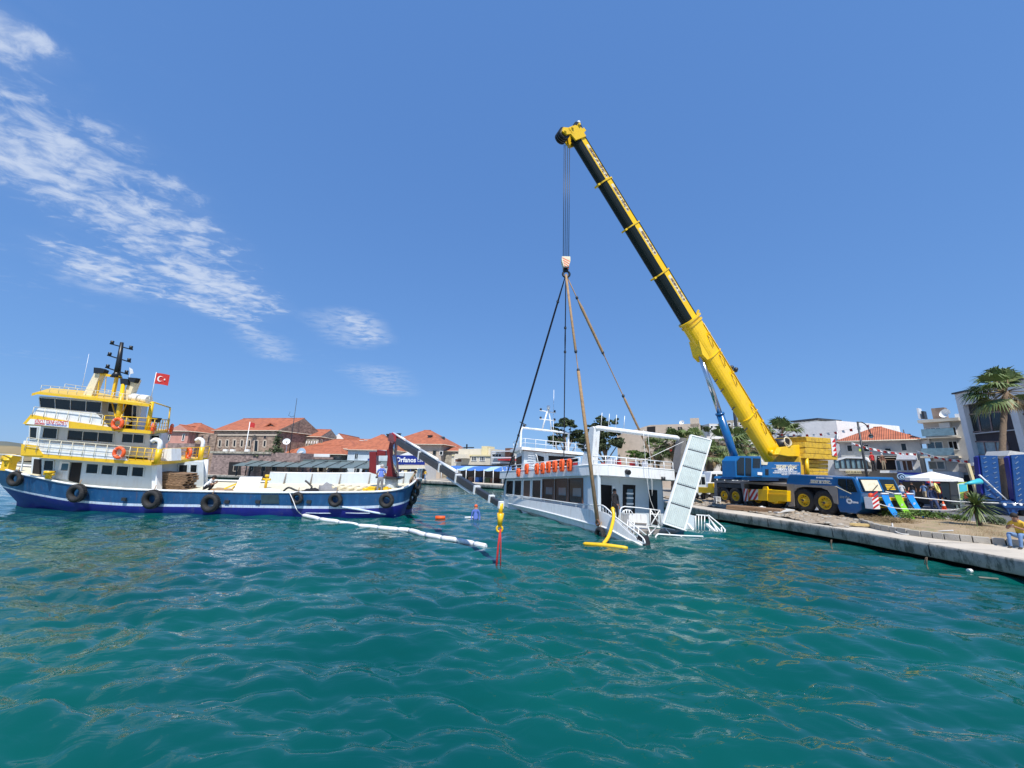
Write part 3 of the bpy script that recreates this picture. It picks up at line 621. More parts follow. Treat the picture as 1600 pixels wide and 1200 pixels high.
# recessed after part: back wall, windows, corner columns
wallquad('after_wall', [(236, 764), (236, 722), (318, 722), (318, 764)], 2.6, 1.9, M['wallblue'], skew=1.5)
m = MB(); m.prism([q(237, 768, .45), q(237, 724, .45), q(245, 724, .45), q(245, 768, .45)], (0, .35, 0)); m.build('corner_column', M['white'], boat)
m = MB(); m.cyl(q(320, 762, 4.2), q(322, 718, 4.2), .14, n=10); m.build('corner_column', M['white'], boat)
for a, b in ((258, 275), (279, 294), (297, 309)): window([(a, 738), (a+1, 726), (b, 726), (b-1, 739)], 2.58)
# --- deck two
def deckslab(nm, near, farpts, th, ma, yn=0.0, yf=5.0):
    mm = MB(); pts = [q(a, b, yn) for a, b in near]+[q(a, b, yf) for a, b in farpts]; mm.prism(pts, (0, 0, -th)); return mm.build(nm, ma, boat)
deckslab('upper_deck', [(33, 707), (60, 709.5), (237, 722)], [(325, 715), (110, 704)], .2, M['yellow'], -.06, 4.75)
panel('bow_bulwark', [(32, 711.5), (33.5, 694), (58, 696), (61, 703), (66, 709), (66, 712)], -.1, .06, M['yellow'])
panel('white_bulwark', [(60, 708.5), (57, 697), (36, 694), (37, 688.5), (188, 700), (199, 720)], -.06, .05, M['white'])
def railing(nm, base, h, posts, y=None, rails=3, ma='rail', r=.018, parent=boat):
    base = [V(p) for p in base]; mm = MB()
    L = [0]
    for a, b in zip(base, base[1:]): L.append(L[-1]+(b-a).length)
    def at(s):
        for i in range(len(L)-1):
            if L[i+1] >= s-1e-6: return base[i].lerp(base[i+1], (s-L[i])/(L[i+1]-L[i]))
        return base[-1]
    for k in range(rails): mm.tube([p+V((0, 0, h*(k+1)/rails)) for p in base], r*(1.25 if k == rails-1 else .8), 5)
    o = mm.build(nm, M[ma], parent)
    for k in range(posts+1):
        p = at(L[-1]*k/posts); mm = MB(); mm.cyl(p, p+V((0, 0, h)), r, n=5); mm.build('rail_post', M[ma], o)
    return o
railing('side_railing', [q(38, 704, -.16), q(60, 707.5, -.16), q(200, 719, -.16)], .78, 9)
railing('stern_railing', [q(200, 718.5, -.03), q(237, 721, -.03), q(270, 719, 2.0), q(312, 715.5, 4.2), q(325, 714, 4.7)], .74, 14, ma='yellow', r=.022)
for (a, b, c, yy) in ((231, 722, 250, .7),):
    m = MB(); m.prism([q(231, 721, .9), q(231, 701, .9), q(268, 701, .9), q(268, 720, .9)], (0, .7, 0)); m.build('deck_locker', M['white'], boat)
for (px, y_, ht) in ((245, .15, 1), (313, 3.9, 1)):
    b0_ = q(px, 722 if y_ < 1 else 716, y_); tp = b0_+V((0, 0, .75)); m = MB(); m.cyl(b0_-V((0, 0, .1)), tp, .15, n=12); vp = m.build('vent_base', M['yellow'], boat)
    m = MB(); m.tube(catmull([tp, tp+V((0, 0, .3)), tp+V((-.10, 0, .48)), tp+V((-.34, 0, .55)), tp+V((-.52, 0, .42))], 4), .125, 10); m.build('vent_cowl', M['white2'], vp)
# --- cabin on deck two
wallquad('cabin_wall', [(46, 704), (45, 660), (234, 672), (234, 716)], .95, 3.2, M['wallblue'], skew=1.9)
for pts, mu in (([(46.5, 686), (47, 667), (59.5, 667.5), (58, 686.5)], 0), ([(66, 684.5), (69, 668), (91, 669.5), (89, 686)], 0), ([(105, 687.5), (107, 671.5), (178, 677), (177, 692)], 2), ([(190, 691.5), (192, 677), (226, 679), (225, 693)], 1)): window(pts, .93, mull=mu)
m = MB(); m.prism([q(229, 695, 1.3), q(229, 677, 1.3), q(252, 678, 1.3), q(252, 696, 1.3)], (-1.9, 2.6, 0)); m.build('after_cabin', M['wallblue'], boat)
window([(231, 693), (232, 680), (250, 680), (249, 694)], 1.28)
# --- deck three
deckslab('bridge_deck', [(40, 660), (110, 664), (236, 673.5)], [(263, 672), (130, 652)], .17, M['yellow'], -.06, 3.9)
panel('yellow_apron', [(35.5, 662), (48, 647.5), (107, 658), (176, 668), (178, 673.5), (107, 669)], -.12, .06, M['yellow'])
panel('bridge_bulwark', [(50, 648), (60, 637.5), (148, 645), (159, 655), (170, 668.5)], -.02, .05, M['white'])
railing('bridge_railing', [q(50, 650, -.14), q(100, 655.5, -.14), q(158, 663, -.14)], .55, 6, rails=1)
railing('bridge_stern_railing', [q(160, 668, -.05), q(236, 673, -.05), q(250, 673, 1.8), q(262, 672, 3.7)], .72, 11, ma='yellow', r=.022)
# banner
bn = thing('banner', 'white banner with red lettering on the yellow deck edge of the blue work boat', 'banner', BB.M)
m = MB(); m.prism([q(a, b, -.15) for a, b in ((41, 662.3), (47.5, 654.5), (107, 658.5), (107, 668.3))], (0, .012, 0)); m.build('sheet', M['white2'], bn)
def ttext(s, a, b, h, y, ma, par, up=0, bold=.006):
    A = q(*a, y); B = q(*b, y); w = (B-A).length; t = text('lettering', s, h, M[ma], par, Matrix())
    xs = [v.co.x for v in t.data.vertices]; sx = w/(max(xs)-min(xs)); c = (A+B)/2
    t.data.transform(axes(c, B-A, (0, 0, 1)) @ Matrix.Diagonal((sx, 1, 1, 1))); return t
ttext('VİNÇLİ TEKNE HİZMETİ', (54, 658.6), (105.5, 661.8), .34, -.156, 'red', bn)
ttext('DALGIÇLIK İŞLERİ', (54, 662.0), (70, 662.9), .13, -.156, 'red', bn)
ttext('DENİZ ÇALIŞMALARI HİZMETLERİ', (72, 663.2), (104, 665.8), .13, -.156, 'c_blue', bn)
# --- wheelhouse
wallquad('wheelhouse_wall', [(62, 648), (61.5, 619), (160, 625), (160, 668)], .8, 2.9, M['wallblue'])
wallquad('wheelhouse_after_wall', [(160, 668), (160, 626), (222, 631), (216, 671)], 1.15, 2.5, M['wallblue'], skew=2.0)
w = window([(63.5, 637), (62, 621), (160, 628.3), (158, 645)], .78, mull=3)
window([(168, 643.5), (170, 629.5), (187, 631), (185, 645.5)], 1.13)
panel('wheelhouse_door', [(193, 668), (194, 631), (207, 632), (205, 669)], 1.1, .04, M['dark'])
window([(207, 655), (208, 633), (215, 634), (214, 656)], 1.13)
deckslab('wheelhouse_roof', [(50, 614.5), (60, 612), (150, 621.5), (234, 631.5)], [(238, 631), (150, 612), (80, 606)], .16, M['yellow'], .0, 4.2)
railing('roof_railing', [q(63, 611.5, .1), q(150, 620, .1), q(232, 630, .1)], .38, 12, rails=2, r=.014)
railing('roof_railing', [q(100, 608, 4.0), q(236, 628, 4.0)], .38, 8, rails=2, r=.014)
for a, b in (((205, 625), (217, 627)), ((219, 627), (232, 629))):
    m = MB(); A = q(*a, 1.2)+V((0, 0, .18)); B = q(*b, 1.2)+V((0, 0, .18)); m.cyl(A, B, .26, n=12); m.build('liferaft_canister', M['white2'], boat)
# goal post mast
m = MB(); m.prism([q(a, b, 1.0) for a, b in ((129, 618), (142.5, 619.5), (156.5, 584), (147, 583))], (0, .35, 0)); m.build('mast_leg', M['cream'], boat)
m = MB(); m.prism([q(a, b, 1.0) for a, b in ((190, 626), (199, 627), (213, 593), (203, 590))], (0, .35, 0)); m.build('mast_leg', M['cream'], boat)
m = MB(); m.bar(q(150, 583.5, 1.1), q(188, 589.5, 1.1), .16); m.bar(q(176, 621, 1.1), q(182.5, 589, 1.1), .14); m.bar(q(156, 586, 1.1), q(152, 620, 1.1), .04); m.bar(q(166, 587, 1.1), q(163, 620, 1.1), .03); m.build('mast_beam', M['yellow'], boat)
m = MB(); m.cyl(q(182, 590, 1.1), q(190.5, 535, 1.1), .17, .09, 8); m.cyl(q(181.5, 590, 1.1), q(183.5, 580, 1.1), .3, .12, 8); ms = m.build('navigation_mast', M['black'], boat)
for (a, b) in (((172, 537), (207, 546.5)), ((168, 555), (204, 566)), ((165, 574), (200, 585))):
    m = MB(); A = q(*a, 1.1); B = q(*b, 1.1); m.bar(A, B, .07); 
    for p in (A.lerp(B, .08), A.lerp(B, .92)): m.cyl(p, p+V((0, 0, .22)), .09, n=8)
    m.build('lamp_arm', M['black'], ms)
for pts in ([(146, 583), (146.5, 574), (157, 575), (163, 578), (161, 583)], [(202, 596), (199.5, 589.5), (213, 590.5), (209, 598)], [(188, 600), (187.5, 591), (200, 592), (199.5, 602)]): panel('floodlight', pts, .85, .3, M['black'])
m = MB(); m.cyl(q(184.5, 656, .2), q(192.5, 601, .9), .15, .1, 10); m.bar(q(181, 654, .2), q(174, 625, .9), .05); m.bar(q(188, 654, .2), q(199, 628, .9), .05); m.build('yellow_derrick_post', M['yellow'], boat)
m = MB(); m.cyl(q(230, 672, .4), q(238, 628, .4), .13, .1, 8); m.tube([q(238, 628, .4), q(266, 637, 3.6)], .045, 5); m.tube([q(266, 637, 3.6), q(262, 671, 3.6)], .045, 5); m.build('stern_frame', M['yellow'], boat)
panel('floodlight', [(237, 659), (236, 652), (249, 653), (245, 660)], .7, .2, M['black'])
m = MB(); m.cyl(q(127, 612, 2), q(139, 553, 2), .012, n=4); m.build('whip_aerial', M['white2'], boat)
m = MB(); m.cyl(q(201, 596, 1.2), q(203, 585, 1.2), .012, n=4); m.prism([q(203, 585, 1.2), q(202, 574, 1.2), q(207, 577, 1.2), q(208.5, 583, 1.2)], (0, .01, 0)); m.build('pennant', M['c_white'], boat)
for px, py, yy in ((75, 742, .3), (12, 722, 1.6)):
    m = MB(); c = q(px, py+6, yy); m.cyl(c, c+V((0, 0, .45)), .14, n=10); m.cyl(c+V((0, 0, .32)), c+V((0, 0, .45)), .24, n=10); m.cyl(c+V((-.3, 0, .25)), c+V((.3, 0, .25)), .06, n=8); m.build('bollard', M['yellow'], boat)
m = MB(); c = q(13, 735, 1.7); m.box(c.x-.28, c.y-.2, c.z, c.x+.2, c.y+.2, c.z+.55); m.cyl(c+V((-.35, 0, .75)), c+V((.3, 0, .75)), .26, n=12); m.build('anchor_winch', M['yellow'], boat)
m = MB(); m.tube([q(-12, 709, 1.8), q(20, 711, 1.2), q(36, 713, .6)], .03, 5); m.tube([q(10, 735, 1.6), q(11, 711, 1.6)], .03, 5); m.build('bow_rail', M['white2'], boat)
# scuffs: scuppers and vent boxes on the hull side
for px, py, w_ in ((194, 780, 8), (355, 784, 7), (403, 784, 7), (483, 784, 5)):
    m = MB(); c = q(px, py, -.02); m.box(c.x-.13, c.y-.05, c.z-.09, c.x+.13, c.y+.02, c.z+.09); m.build('scupper', M['dsteel'], boat)
panel('worn_patch', [(408, 787), (408, 773), (435, 773), (436, 787)], -.012, .008, mat('dark_scuffed_patch', (.02, .045, .06), .7, var=.4))
# --- things that hang on or lie on the boat
def tyre(px, py, R, y, label, F=q, fr=BB, ax=(0, 1, 0), grp='tyre fenders along the blue hull'):
    R = R*.86
    c = F(px, py, y); t = thing('tyre_fender', label, 'tyre', fr.M @ Matrix.Translation(c), grp)
    m = MB(); m.torus((0, 0, 0), ax, R*.72, R*.29, 26, 10, 0, 1.15)
    for k in range(30):
        a = 2*pi*k/30; ax_ = V(ax).normalized(); x = ax_.cross(V((0, 0, 1))).normalized(); z = ax_.cross(x)
        e = x*cos(a)+z*sin(a); m.obox(e*R*.985, ax_*R*.2, e*R*.03, e.cross(ax_)*R*.045)
    m.build('tread', M['rubber'], t)
    m = MB(); m.cyl((0, -.0, R*.6), (0, .1, R+.25), .02, n=5); m.build('hanging_rope', M['rope'], t)
    return t
for px, py, R, y, lb in ((24, 748, .52, .95, 'black tyre fender highest up at the left end of the blue hull'), (120, 770.5, .60, -.1, 'black tyre fender below the open deckhouse doorway on the blue hull'),
    (237.5, 780, .62, -.22, 'black tyre fender below the corner column of the deckhouse'), (329, 786, .60, -.22, 'black tyre fender below the crouching man in white shirt'),
    (464, 778.5, .40, -.22, 'smallest black tyre fender, left of the rope running to the white float'), (524, 781, .46, -.22, 'black tyre fender on the middle of the right half of the blue hull'), (604, 782, .5, -.08, 'black tyre fender nearest the right end of the blue hull')):
    tyre(px, py, R, y, lb)
def ringbuoy(px, py, R, y, label, ax=(0, 1, 0)):
    c = q(px, py, y); t = thing('life_ring', label, 'life ring', BB.M @ Matrix.Translation(c), 'orange life rings on the deck rails')
    m = MB(); m.torus((0, 0, 0), ax, R*.76, R*.24, 22, 8); m.build('ring', M['orange'], t)
    A = V(ax).normalized(); x = A.cross(V((0, 0, 1))).normalized(); z = A.cross(x)
    for k in range(4):
        a = pi/4+pi/2*k; e = x*cos(a)+z*sin(a); m = MB(); m.torus(e*R*.76, e.cross(A), R*.26, R*.02, 10, 4); m.build('strap', M['white2'], t)
    return t
ringbuoy(183.5, 662, .37, -.15, 'orange life ring hanging below the yellow derrick post on the bridge deck')
ringbuoy(239.5, 669, .36, .5, 'orange life ring at the corner of the bridge deck seen edge on', (.8, .6, 0))
ringbuoy(186, 707.5, .37, -.2, 'orange and white life ring on the white bulwark of the middle deck')
ringbuoy(295, 708, .37, 3.0, 'orange life ring on the yellow stern rail of the middle deck', (.5, .85, 0))
ringbuoy(268, 670, .36, 3.9, 'orange life ring on the far corner of the bridge deck beside the pink house', (.8, .6, 0))
def flag(px, py0, py1, wpx, y, label, w, h, ax=(1, 0, 0), F=q, fr=BB, pole=True, emblem=True):
    base = F(px, py0, y); top = base+V((0, 0, (F(px, py1, y)-base).length)); t = thing('flag', label, 'flag', fr.M @ Matrix.Translation(base), None)
    H = (top-base).length
    m = MB(); m.cyl((0, 0, 0), (0, 0, H+.05), .02, n=6); m.build('pole', M['white2'], t)
    ax = V(ax).normalized(); n = ax.cross(V((0, 0, 1))); rows = []
    for i in range(9):
        u = i/8; rows.append([ax*(w*u)+n*(.10*w*sin(u*7)*u)+V((0, 0, H-h+h*v/4-.10*w*u*u)) for v in range(5)])
    m = MB(); m.loft(rows); f = m.build('cloth', M['c_red'], t)
    if emblem:
        for sgn in (-1, 1):
            m = MB(); c = rows[3][2]+n*sgn*.03; pts = []
            for k in range(15):
                a = pi*.28+pi*1.44*k/14; pts.append(c+(ax*cos(a)+V((0, 0, 1))*sin(a))*h*.26)
            for k in range(14, -1, -1):
                a = pi*.28+pi*1.44*k/14; pts.append(c+ax*h*.07+(ax*cos(a)+V((0, 0, 1))*sin(a))*h*.20)
            for k in range(14): m.add([pts[k], pts[k+1], pts[28-k], pts[29-k]], [(0, 1, 2, 3)])
            m.build('crescent', M['white2'], f)
            m = MB(); c2 = rows[5][2]+n*sgn*.05; st = [c2+(ax*cos(pi*.2*k+pi)+V((0, 0, 1))*sin(pi*.2*k+pi))*h*(.12 if k % 2 == 0 else .05) for k in range(10)]
            for k in range(10): m.add([c2, st[k], st[(k+1) % 10]], [(0, 1, 2)])
            m.build('star', M['white2'], f)
    return t
flag(235, 628, 583, 24, 2.0, 'red flag with white crescent and star flying from the wheelhouse roof of the blue boat', 1.0, .72)
# pallets
t = thing('pallet_stack', 'dark stack of weathered wooden pallets on the deck behind the white column', 'pallets', BB.M @ Matrix.Translation(q(272, 764, 1.5)))
for k in range(7):
    jx, jy = random.uniform(-.08, .08), random.uniform(-.06, .06)
    m = MB()
    for i in range(6): m.box(-.95+jx+i*.33, -.5+jy, k*.145+.10, -.95+jx+i*.33+.24, .5+jy, k*.145+.125)
    for yy in (-.47, -.05, .37): m.box(-.95+jx, yy+jy, k*.145, .95+jx, yy+.1+jy, k*.145+.10)
    m.build('pallet', M['wood'], t)
t = thing('folded_tarpaulin', 'bright yellow folded tarpaulin on top of the pallet stack', 'tarpaulin', BB.M @ Matrix.Translation(q(278, 746, 1.5)))
m = MB(); rows = [[V((-.55+1.2*i/8, -.35+.7*j/5, .05+.15*sin(pi*i/8)*sin(pi*j/5)+.05*noise.noise(V((i, j, 1))))) for i in range(9)] for j in range(6)]; m.loft(rows); m.loft([[V((p.x, p.y, 0)) for p in r] for r in rows]); m.build('cover', M['yellow'], t)
person('man in white shirt crouching on the deck of the blue boat', q(318, 768, .9), radians(-70), SQUAT, 'c_white', 'c_dark', 'skin2', 'hair', near=True, h=1.1, Mx=BB.M)
person('man in a blue shirt standing near the right end of the blue deck', q(592, 772, .9)+V((0, 0, -.1)), radians(15), LEAN, 'c_blue', 'c_grey', 'skin', 'hairg', near=True, h=1.1, Mx=BB.M)
person('person in a yellow top leaning over the raised right end of the blue boat', q(640, 768, 2.2), radians(-100), LEAN, 'c_tan', 'c_brown', 'skin2', 'hair', near=True, h=.78, Mx=BB.M)
person('man in white shirt sitting behind the derrick post on the bridge deck', q(196, 670, .8), radians(60), SIT, 'c_white', 'c_dark', 'skin2', 'hair', h=.95, Mx=BB.M)
t = thing('leaning_white_board', 'large white panel leaning on yellow trestles in the middle of the blue boat', 'panel', BB.M @ Matrix.Translation(q(388, 768, .5)))
o_ = q(388, 768, .5); m = MB(); pts = [q(365, 766, .5)-o_, q(375, 745.5, 1.0)-o_, q(409.5, 745.5, 1.0)-o_, q(401, 768, .5)-o_]; m.prism(pts, (0, .04, .02)); m.build('board', M['white'], t)
m = MB(); m.bar(pts[0]+V((-.3, .3, .02)), pts[1]+V((-.1, .3, -.25)), .06); m.bar(pts[0]+V((-.7, .2, .02)), pts[0]+V((-.1, .35, .35)), .08); m.build('trestle', M['yellow'], t)
def lump(label, cat, px, py, y, sc, ma, name, seed=0, fr=BB, F=q):
    t = thing(name, label, cat, fr.M @ Matrix.Translation(F(px, py, y))); m = MB(); n, k = 12, 8
    vs = []; fs = []
    for i in range(k+1):
        th = pi*.55*i/k
        for j in range(n):
            a = 2*pi*j/n; d = V((sin(th)*cos(a), sin(th)*sin(a), cos(th))); r = 1+.35*noise.noise(d*2.2+V((seed, 0, 0))); vs.append(V((d.x*sc[0]*r, d.y*sc[1]*r, max(-.02, d.z*sc[2]*r))))
    for i in range(k):
        for j in range(n): fs.append((i*n+j, (i+1)*n+j, (i+1)*n+(j+1) % n, i*n+(j+1) % n))
    m.add(vs, fs, 0, True); m.build('heap', M[ma], t); return t
lump('tan heap of rope and netting beside the crouching man', 'rope heap', 345, 768, 1.0, (.75, .4, .2), 'rope', 'rope_heap', 3)
lump('white sheeting folded flat on the deck right of the leaning panel', 'sheeting', 420, 769, .5, (.8, .4, .18), 'c_white', 'folded_sheeting', 5)
lump('dark diving gear heaped in the middle of the deck', 'diving gear', 487, 771, .8, (.6, .4, .3), 'c_dark', 'diving_gear', 8)
lump('black and white bundle of hoses on the deck by the far bulwark', 'hose bundle', 512, 769, 1.4, (.65, .4, .5), 'c_grey', 'hose_bundle', 9)
t = thing('pump_hose', 'black corrugated hose rising in an arc from the deck', 'hose', BB.M @ Matrix.Translation(q(485, 770, .8))); o_ = q(485, 770, .8)
m = MB(); m.tube(catmull([p-o_ for p in (q(440, 771, .5), q(450, 762, .5), q(462, 766, .6), q(476, 769, .7), q(487, 762, .8), q(482, 755, .9), q(477, 751, .9))], 5), .055, 7); m.build('hose', M['black'], t)
t = thing('air_cylinders', 'row of pale yellow planks and cylinders lying on the right half of the deck', 'deck gear', BB.M @ Matrix.Translation(q(560, 767, 1.4))); 
for k in range(7):
    m = MB(); a = V((-1.6+k*.5, -.2, .12)); m.cyl(a, a+V((.35, .9, 0)), .11, n=9); m.build('cylinder', M['yellow'] if k > 3 else M['cream'], t)
for px, lb in ((581, 'yellow plastic crate left of the man in blue shirt'), (603, 'yellow plastic drum right of the man in blue shirt')):
    t = thing('yellow_container', lb, 'container', BB.M @ Matrix.Translation(q(px, 770, 1.0))); m = MB()
    if px < 590: m.box(-.2, -.2, 0, .2, .2, .34); m.box(-.22, -.22, .3, .22, .22, .37)
    else: m.cyl((0, 0, 0), (0, 0, .3), .2, n=12); m.cyl((0, 0, .3), (0, 0, .36), .12, n=10)
    m.build('body', M['yellow'], t, bevel=.015)
t = thing('red_valve_stand', 'small yellow hydrant-like valve standing in front of the far bulwark', 'valve', BB.M @ Matrix.Translation(q(415, 760, 2.6))); t.name = 'valve_stand'
m = MB(); m.cyl((0, 0, -.1), (0, 0, .7), .08, n=8); m.cyl((-.25, 0, .45), (.25, 0, .45), .07, n=8); m.cyl((0, 0, .6), (0, 0, .75), .13, n=8); m.build('valve_body', M['yellow'], t)
t = thing('bow_fender', 'pile of black and grey tyres lashed round the raised right end of the blue boat', 'fender', BB.M @ Matrix.Translation(q(648, 760, 2.3)))
for k, (dx, dz, R) in enumerate(((0.0, .1, .34), (-.12, -.32, .38), (-.30, -.75, .42), (-.55, -1.1, .42))):
    m = MB(); m.torus((dx+.18, .1*k, dz), (.9, -.35, .2), R*.7, R*.3, 18, 8); m.build('tyre', M['rubber'], t)

# --- knuckle boom loader crane on the boat's deck
LP = q(612, 766, 2.9); LC = thing('loader_crane', 'maroon knuckle-boom loader crane on the blue boat reaching out over the water', 'crane', BB.M @ Matrix.Translation(LP)); Li = LC.matrix_world.inverted()
def wl_(px, py, Y): return Li @ P(px, py, Y)
lt = lambda px, py, y=2.9: q(px, py, y)-LP
m = MB(); m.cyl((0, 0, -.2), lt(612, 746), .42, n=14); m.build('pedestal', M['wallblue'], LC)
m = MB(); m.box(-.95, -.6, lt(612, 747).z, .6, .6, lt(612, 744.5).z); m.build('slew_base', M['dsteel'], LC)
m = MB(); m.prism([lt(a, b) for a, b in ((603, 745), (620, 745), (619, 722), (612, 700), (604, 703), (607, 722))], (0, .5, 0)); m.build('column', M['dred'], LC)
m = MB(); m.prism([lt(a, b) for a, b in ((577, 738), (587, 741), (588, 706), (577, 706))], (0, .5, 0)); m.prism([lt(a, b) for a, b in ((589, 712), (602, 712), (602, 705), (589, 703))], (0, .5, 0)); m.build('outrigger_leg', M['dred'], LC)
m = MB(); m.prism([lt(a, b, 2.8) for a, b in ((588, 741), (600, 741), (600, 726), (588, 727))], (0, .1, 0)); m.build('control_panel', M['white'], LC)
m = MB(); m.prism([lt(a, b, 3.0) for a, b in ((604, 728), (614, 732), (618, 700), (620, 684), (611, 681), (607, 700))], (0, .42, 0)); m.build('inner_boom', M['dred'], LC)
m = MB(); m.cyl(lt(619, 740, 2.8), lt(615, 712, 2.8), .10, n=10); m.cyl(lt(615, 712, 2.8), lt(616, 690, 2.8), .06, n=8); m.build('lift_cylinder', M['steel'], LC)
Y0, Y1 = 26.0, 12.6
def bp_(px, py): # boom axis runs from the knuckle to the hook
    t = (px-612)/(783-612); A = P(612, 683, Y0); B = P(783, 789, Y1)
    # find the point on segment whose image column is px
    lo, hi = 0.0, 1.0
    for _ in range(30):
        mid_ = (lo+hi)/2; p = A.lerp(B, mid_); v = p-_C; x = 800+FL*v.dot(_R)/v.dot(_F)
        if x < px: lo = mid_
        else: hi = mid_
    return Li @ A.lerp(B, lo)
A = bp_(613, 0); B = bp_(783, 0); D = (B-A).normalized(); S_ = D.cross(V((0, 0, 1))).normalized(); UU = S_.cross(D)
m = MB(); m.prism([A-D*.3-UU*.25-S_*.2, A-D*.15+UU*.28-S_*.2, A+D*1.1+UU*.26-S_*.2, A+D*1.5-UU*.05-S_*.2, A+D*1.1-UU*.25-S_*.2], S_*.4); m.build('knuckle_joint', M['dred'], LC)
m = MB(); m.bar(A+D*.1+UU*.3, A+D*1.0+UU*.28, .2, .08, up=UU); m.build('knuckle_cap', M['red'], LC)
secs = [(622, 658, .35), (650, 690, .31), (685, 716, .275), (712, 745, .24), (740, 768, .205), (762, 784, .175)]
for a, b, w_ in secs:
    pa, pb = bp_(a, 0), bp_(b, 0); m = MB(); m.bar(pa, pb, w_*.8, w_, up=UU); m.build('telescopic_section', M['dsteel'], LC, bevel=.02)
    m = MB(); m.bar(pb-D*.06, pb+D*.04, w_*.95, w_*1.2, up=UU); m.build('section_collar', M['white2'], LC)
for a, b, w_ in ((614, 632, .30), (634, 655, .27), (657, 683, .24), (686, 712, .2)):
    pa, pb = bp_(a, 0)+UU*w_*1.05, bp_(b, 0)+UU*w_*1.05; m = MB(); m.cyl(pa, pb, .065, n=10); m.build('extension_cylinder', M['white2'], LC)
pa, pb = bp_(700, 0)-UU*.24, bp_(738, 0)-UU*.22; m = MB(); m.cyl(pa, pb, .05, n=8); m.build('hydraulic_pipe', M['white2'], LC)
hk = bp_(784, 0); m = MB(); m.cyl(hk+V((0, 0, .05)), hk-V((0, 0, .28)), .07, n=8); m.cyl(hk-V((0, 0, .25)), hk-V((0, 0, .62)), .11, .07, n=8); m.torus(hk-V((0, 0, .72)), (0, 1, 0), .09, .035, 12, 6); m.build('hook', M['yellow'], LC)
hw = LC.matrix_world @ hk
t = thing('red_lifting_sling', 'red lifting sling hanging from the yellow hook into the water', 'sling', hw)
m = MB(); m.tube([(0, 0, -.72), (-.06, 0, -1.2), (-.12, 0, -2.2)], .035, 6); m.tube([(0, 0, -.72), (.02, .05, -1.2), (.03, .08, -2.2)], .02, 6); m.build('webbing', M['c_red'], t)

# --- white absorbent float line and loose things in the water
pts = [G(*a) for a in ((472, 807), (500, 813), (530, 818), (560, 823), (590, 826.5), (622, 829.5), (640, 831), (665, 838), (690, 843), (715, 847), (740, 853), (760, 856))]
pts = catmull([p+V((0, 0, .07)) for p in pts], 6); pts = [p+V((.04*noise.noise(p*1.3), .12*noise.noise(p*.9+V((3, 0, 0))), .02*noise.noise(p*1.7))) for p in pts]
t = thing('containment_boom', 'long white floating containment boom curving away from the blue boat', 'containment boom', pts[0]); m = MB()
k = len(pts); seg = 6
for i in range(0, k-1, seg):
    sp = [p-pts[0] for p in pts[i:i+seg+1]]
    if len(sp) < 2: continue
    m = MB(); m.tube(sp, [.075]+[.105]*(len(sp)-2)+[.08], 9); m.build('float_segment', M['c_white'], t)
m = MB(); a = BB.w(q(452, 769, -.05)); m.tube(catmull([V(a)-pts[0], P(458, 782, 22.5)-pts[0], P(464, 797, 21.8)-pts[0], V((0, 0, 0))], 4), .02, 5); m.build('tow_rope', M['wrope'], t)
def buoyfloat(px, py, sc, ma, label, cat, name):
    t = thing(name, label, cat, G(px, py)); m = MB(); m.cyl((-sc[0], 0, .03), (sc[0], 0, .05), sc[1], sc[1]*.8, n=10); m.build('float_body', M[ma], t); return t
buoyfloat(688, 810, (.28, .12), 'orange', 'small orange float drifting between the blue boat and the ferry', 'float', 'orange_float')
t = person('swimmer in the water with an orange hood and blue wetsuit', G(743, 812)+V((0, 0, -1.0)), radians(180), STAND, 'c_blue', 'c_navy', 'skin', 'hair', hat='orange', h=1.05, sleeves=True)
buoyfloat(734, 809.5, (.3, .05), 'white2', 'white stick float beside the swimmer', 'float', 'white_float')
# ================================================================ HALF-SUNKEN WHITE FERRY
bowdir = ray(533, 757).normalized(); far = ray(2029, 826).normalized()
SB = Frame(G(935, 833), -bowdir, far)
c0 = SB.hit(935, 790, 'y', 0); SB = Frame(SB.w((c0.x+(18.9-SB.w(c0).y)*-1.03, 0, 0)), -bowdir, far)
c0 = SB.hit(937, 742, 'y', 0); SB = Frame(SB.w((c0.x, 0, 0)), -bowdir, far)
def s(px, py, v=0.0, ax='y'): return SB.hit(px, py, ax, v)
ferry = thing('sunken_ferry', 'white two-deck passenger ferry lying half sunk beside the quay under the crane slings', 'ferry', SB.M)
WD = s(1066, 752, 0, 'x').y     # beam at the after end
def fp(nm, pts, v, ax, th, ma, parent=ferry, bevel=0):
    mm = MB(); mm.prism([s(a, b, v, ax) for a, b in pts], V((0, th, 0)) if ax == 'y' else V((-th, 0, 0))); return mm.build(nm, ma, parent, bevel=bevel)
z2 = s(937, 742).z; zt = s(937, 725).z       # underside and top of the upper bulwark
xb = s(781, 747).x                            # forward end
# upper deck slab and bulwark
m = MB(); ch = .55
outl = [(xb, 0), (-ch, 0), (0, ch), (0, WD-ch), (-ch, WD), (xb, WD), (xb-1.6, WD*.5+1.3), (xb-1.6, WD*.5-1.3)]
m.prism([(x, y, z2) for x, y in outl], (0, 0, .12)); m.build('upper_deck', M['white'], ferry)
m = MB(); n = len(outl)
for i in range(n):
    a = V((*outl[i], z2+.0)); b = V((*outl[(i+1) % n], z2)); d = (b-a).normalized(); nn = V((d.y, -d.x, 0)); h = zt-z2
    m.prism([a+nn*.02, b+nn*.02, b+nn*.02+V((0, 0, h)), a+nn*.02+V((0, 0, h))], -nn*.09)
m.build('upper_bulwark', M['white'], ferry)
m = MB(); m.tube([(x, y, zt+.0) for x, y in outl], .045, 6, closed=True); m.build('bulwark_cap', M['white2'], ferry)
def rail2(nm, base, h, posts, rails=2, r=.022): return railing(nm, base, h, posts, rails=rails, ma='white2', r=r, parent=ferry)
rh = s(925, 712).z-s(925, 725).z
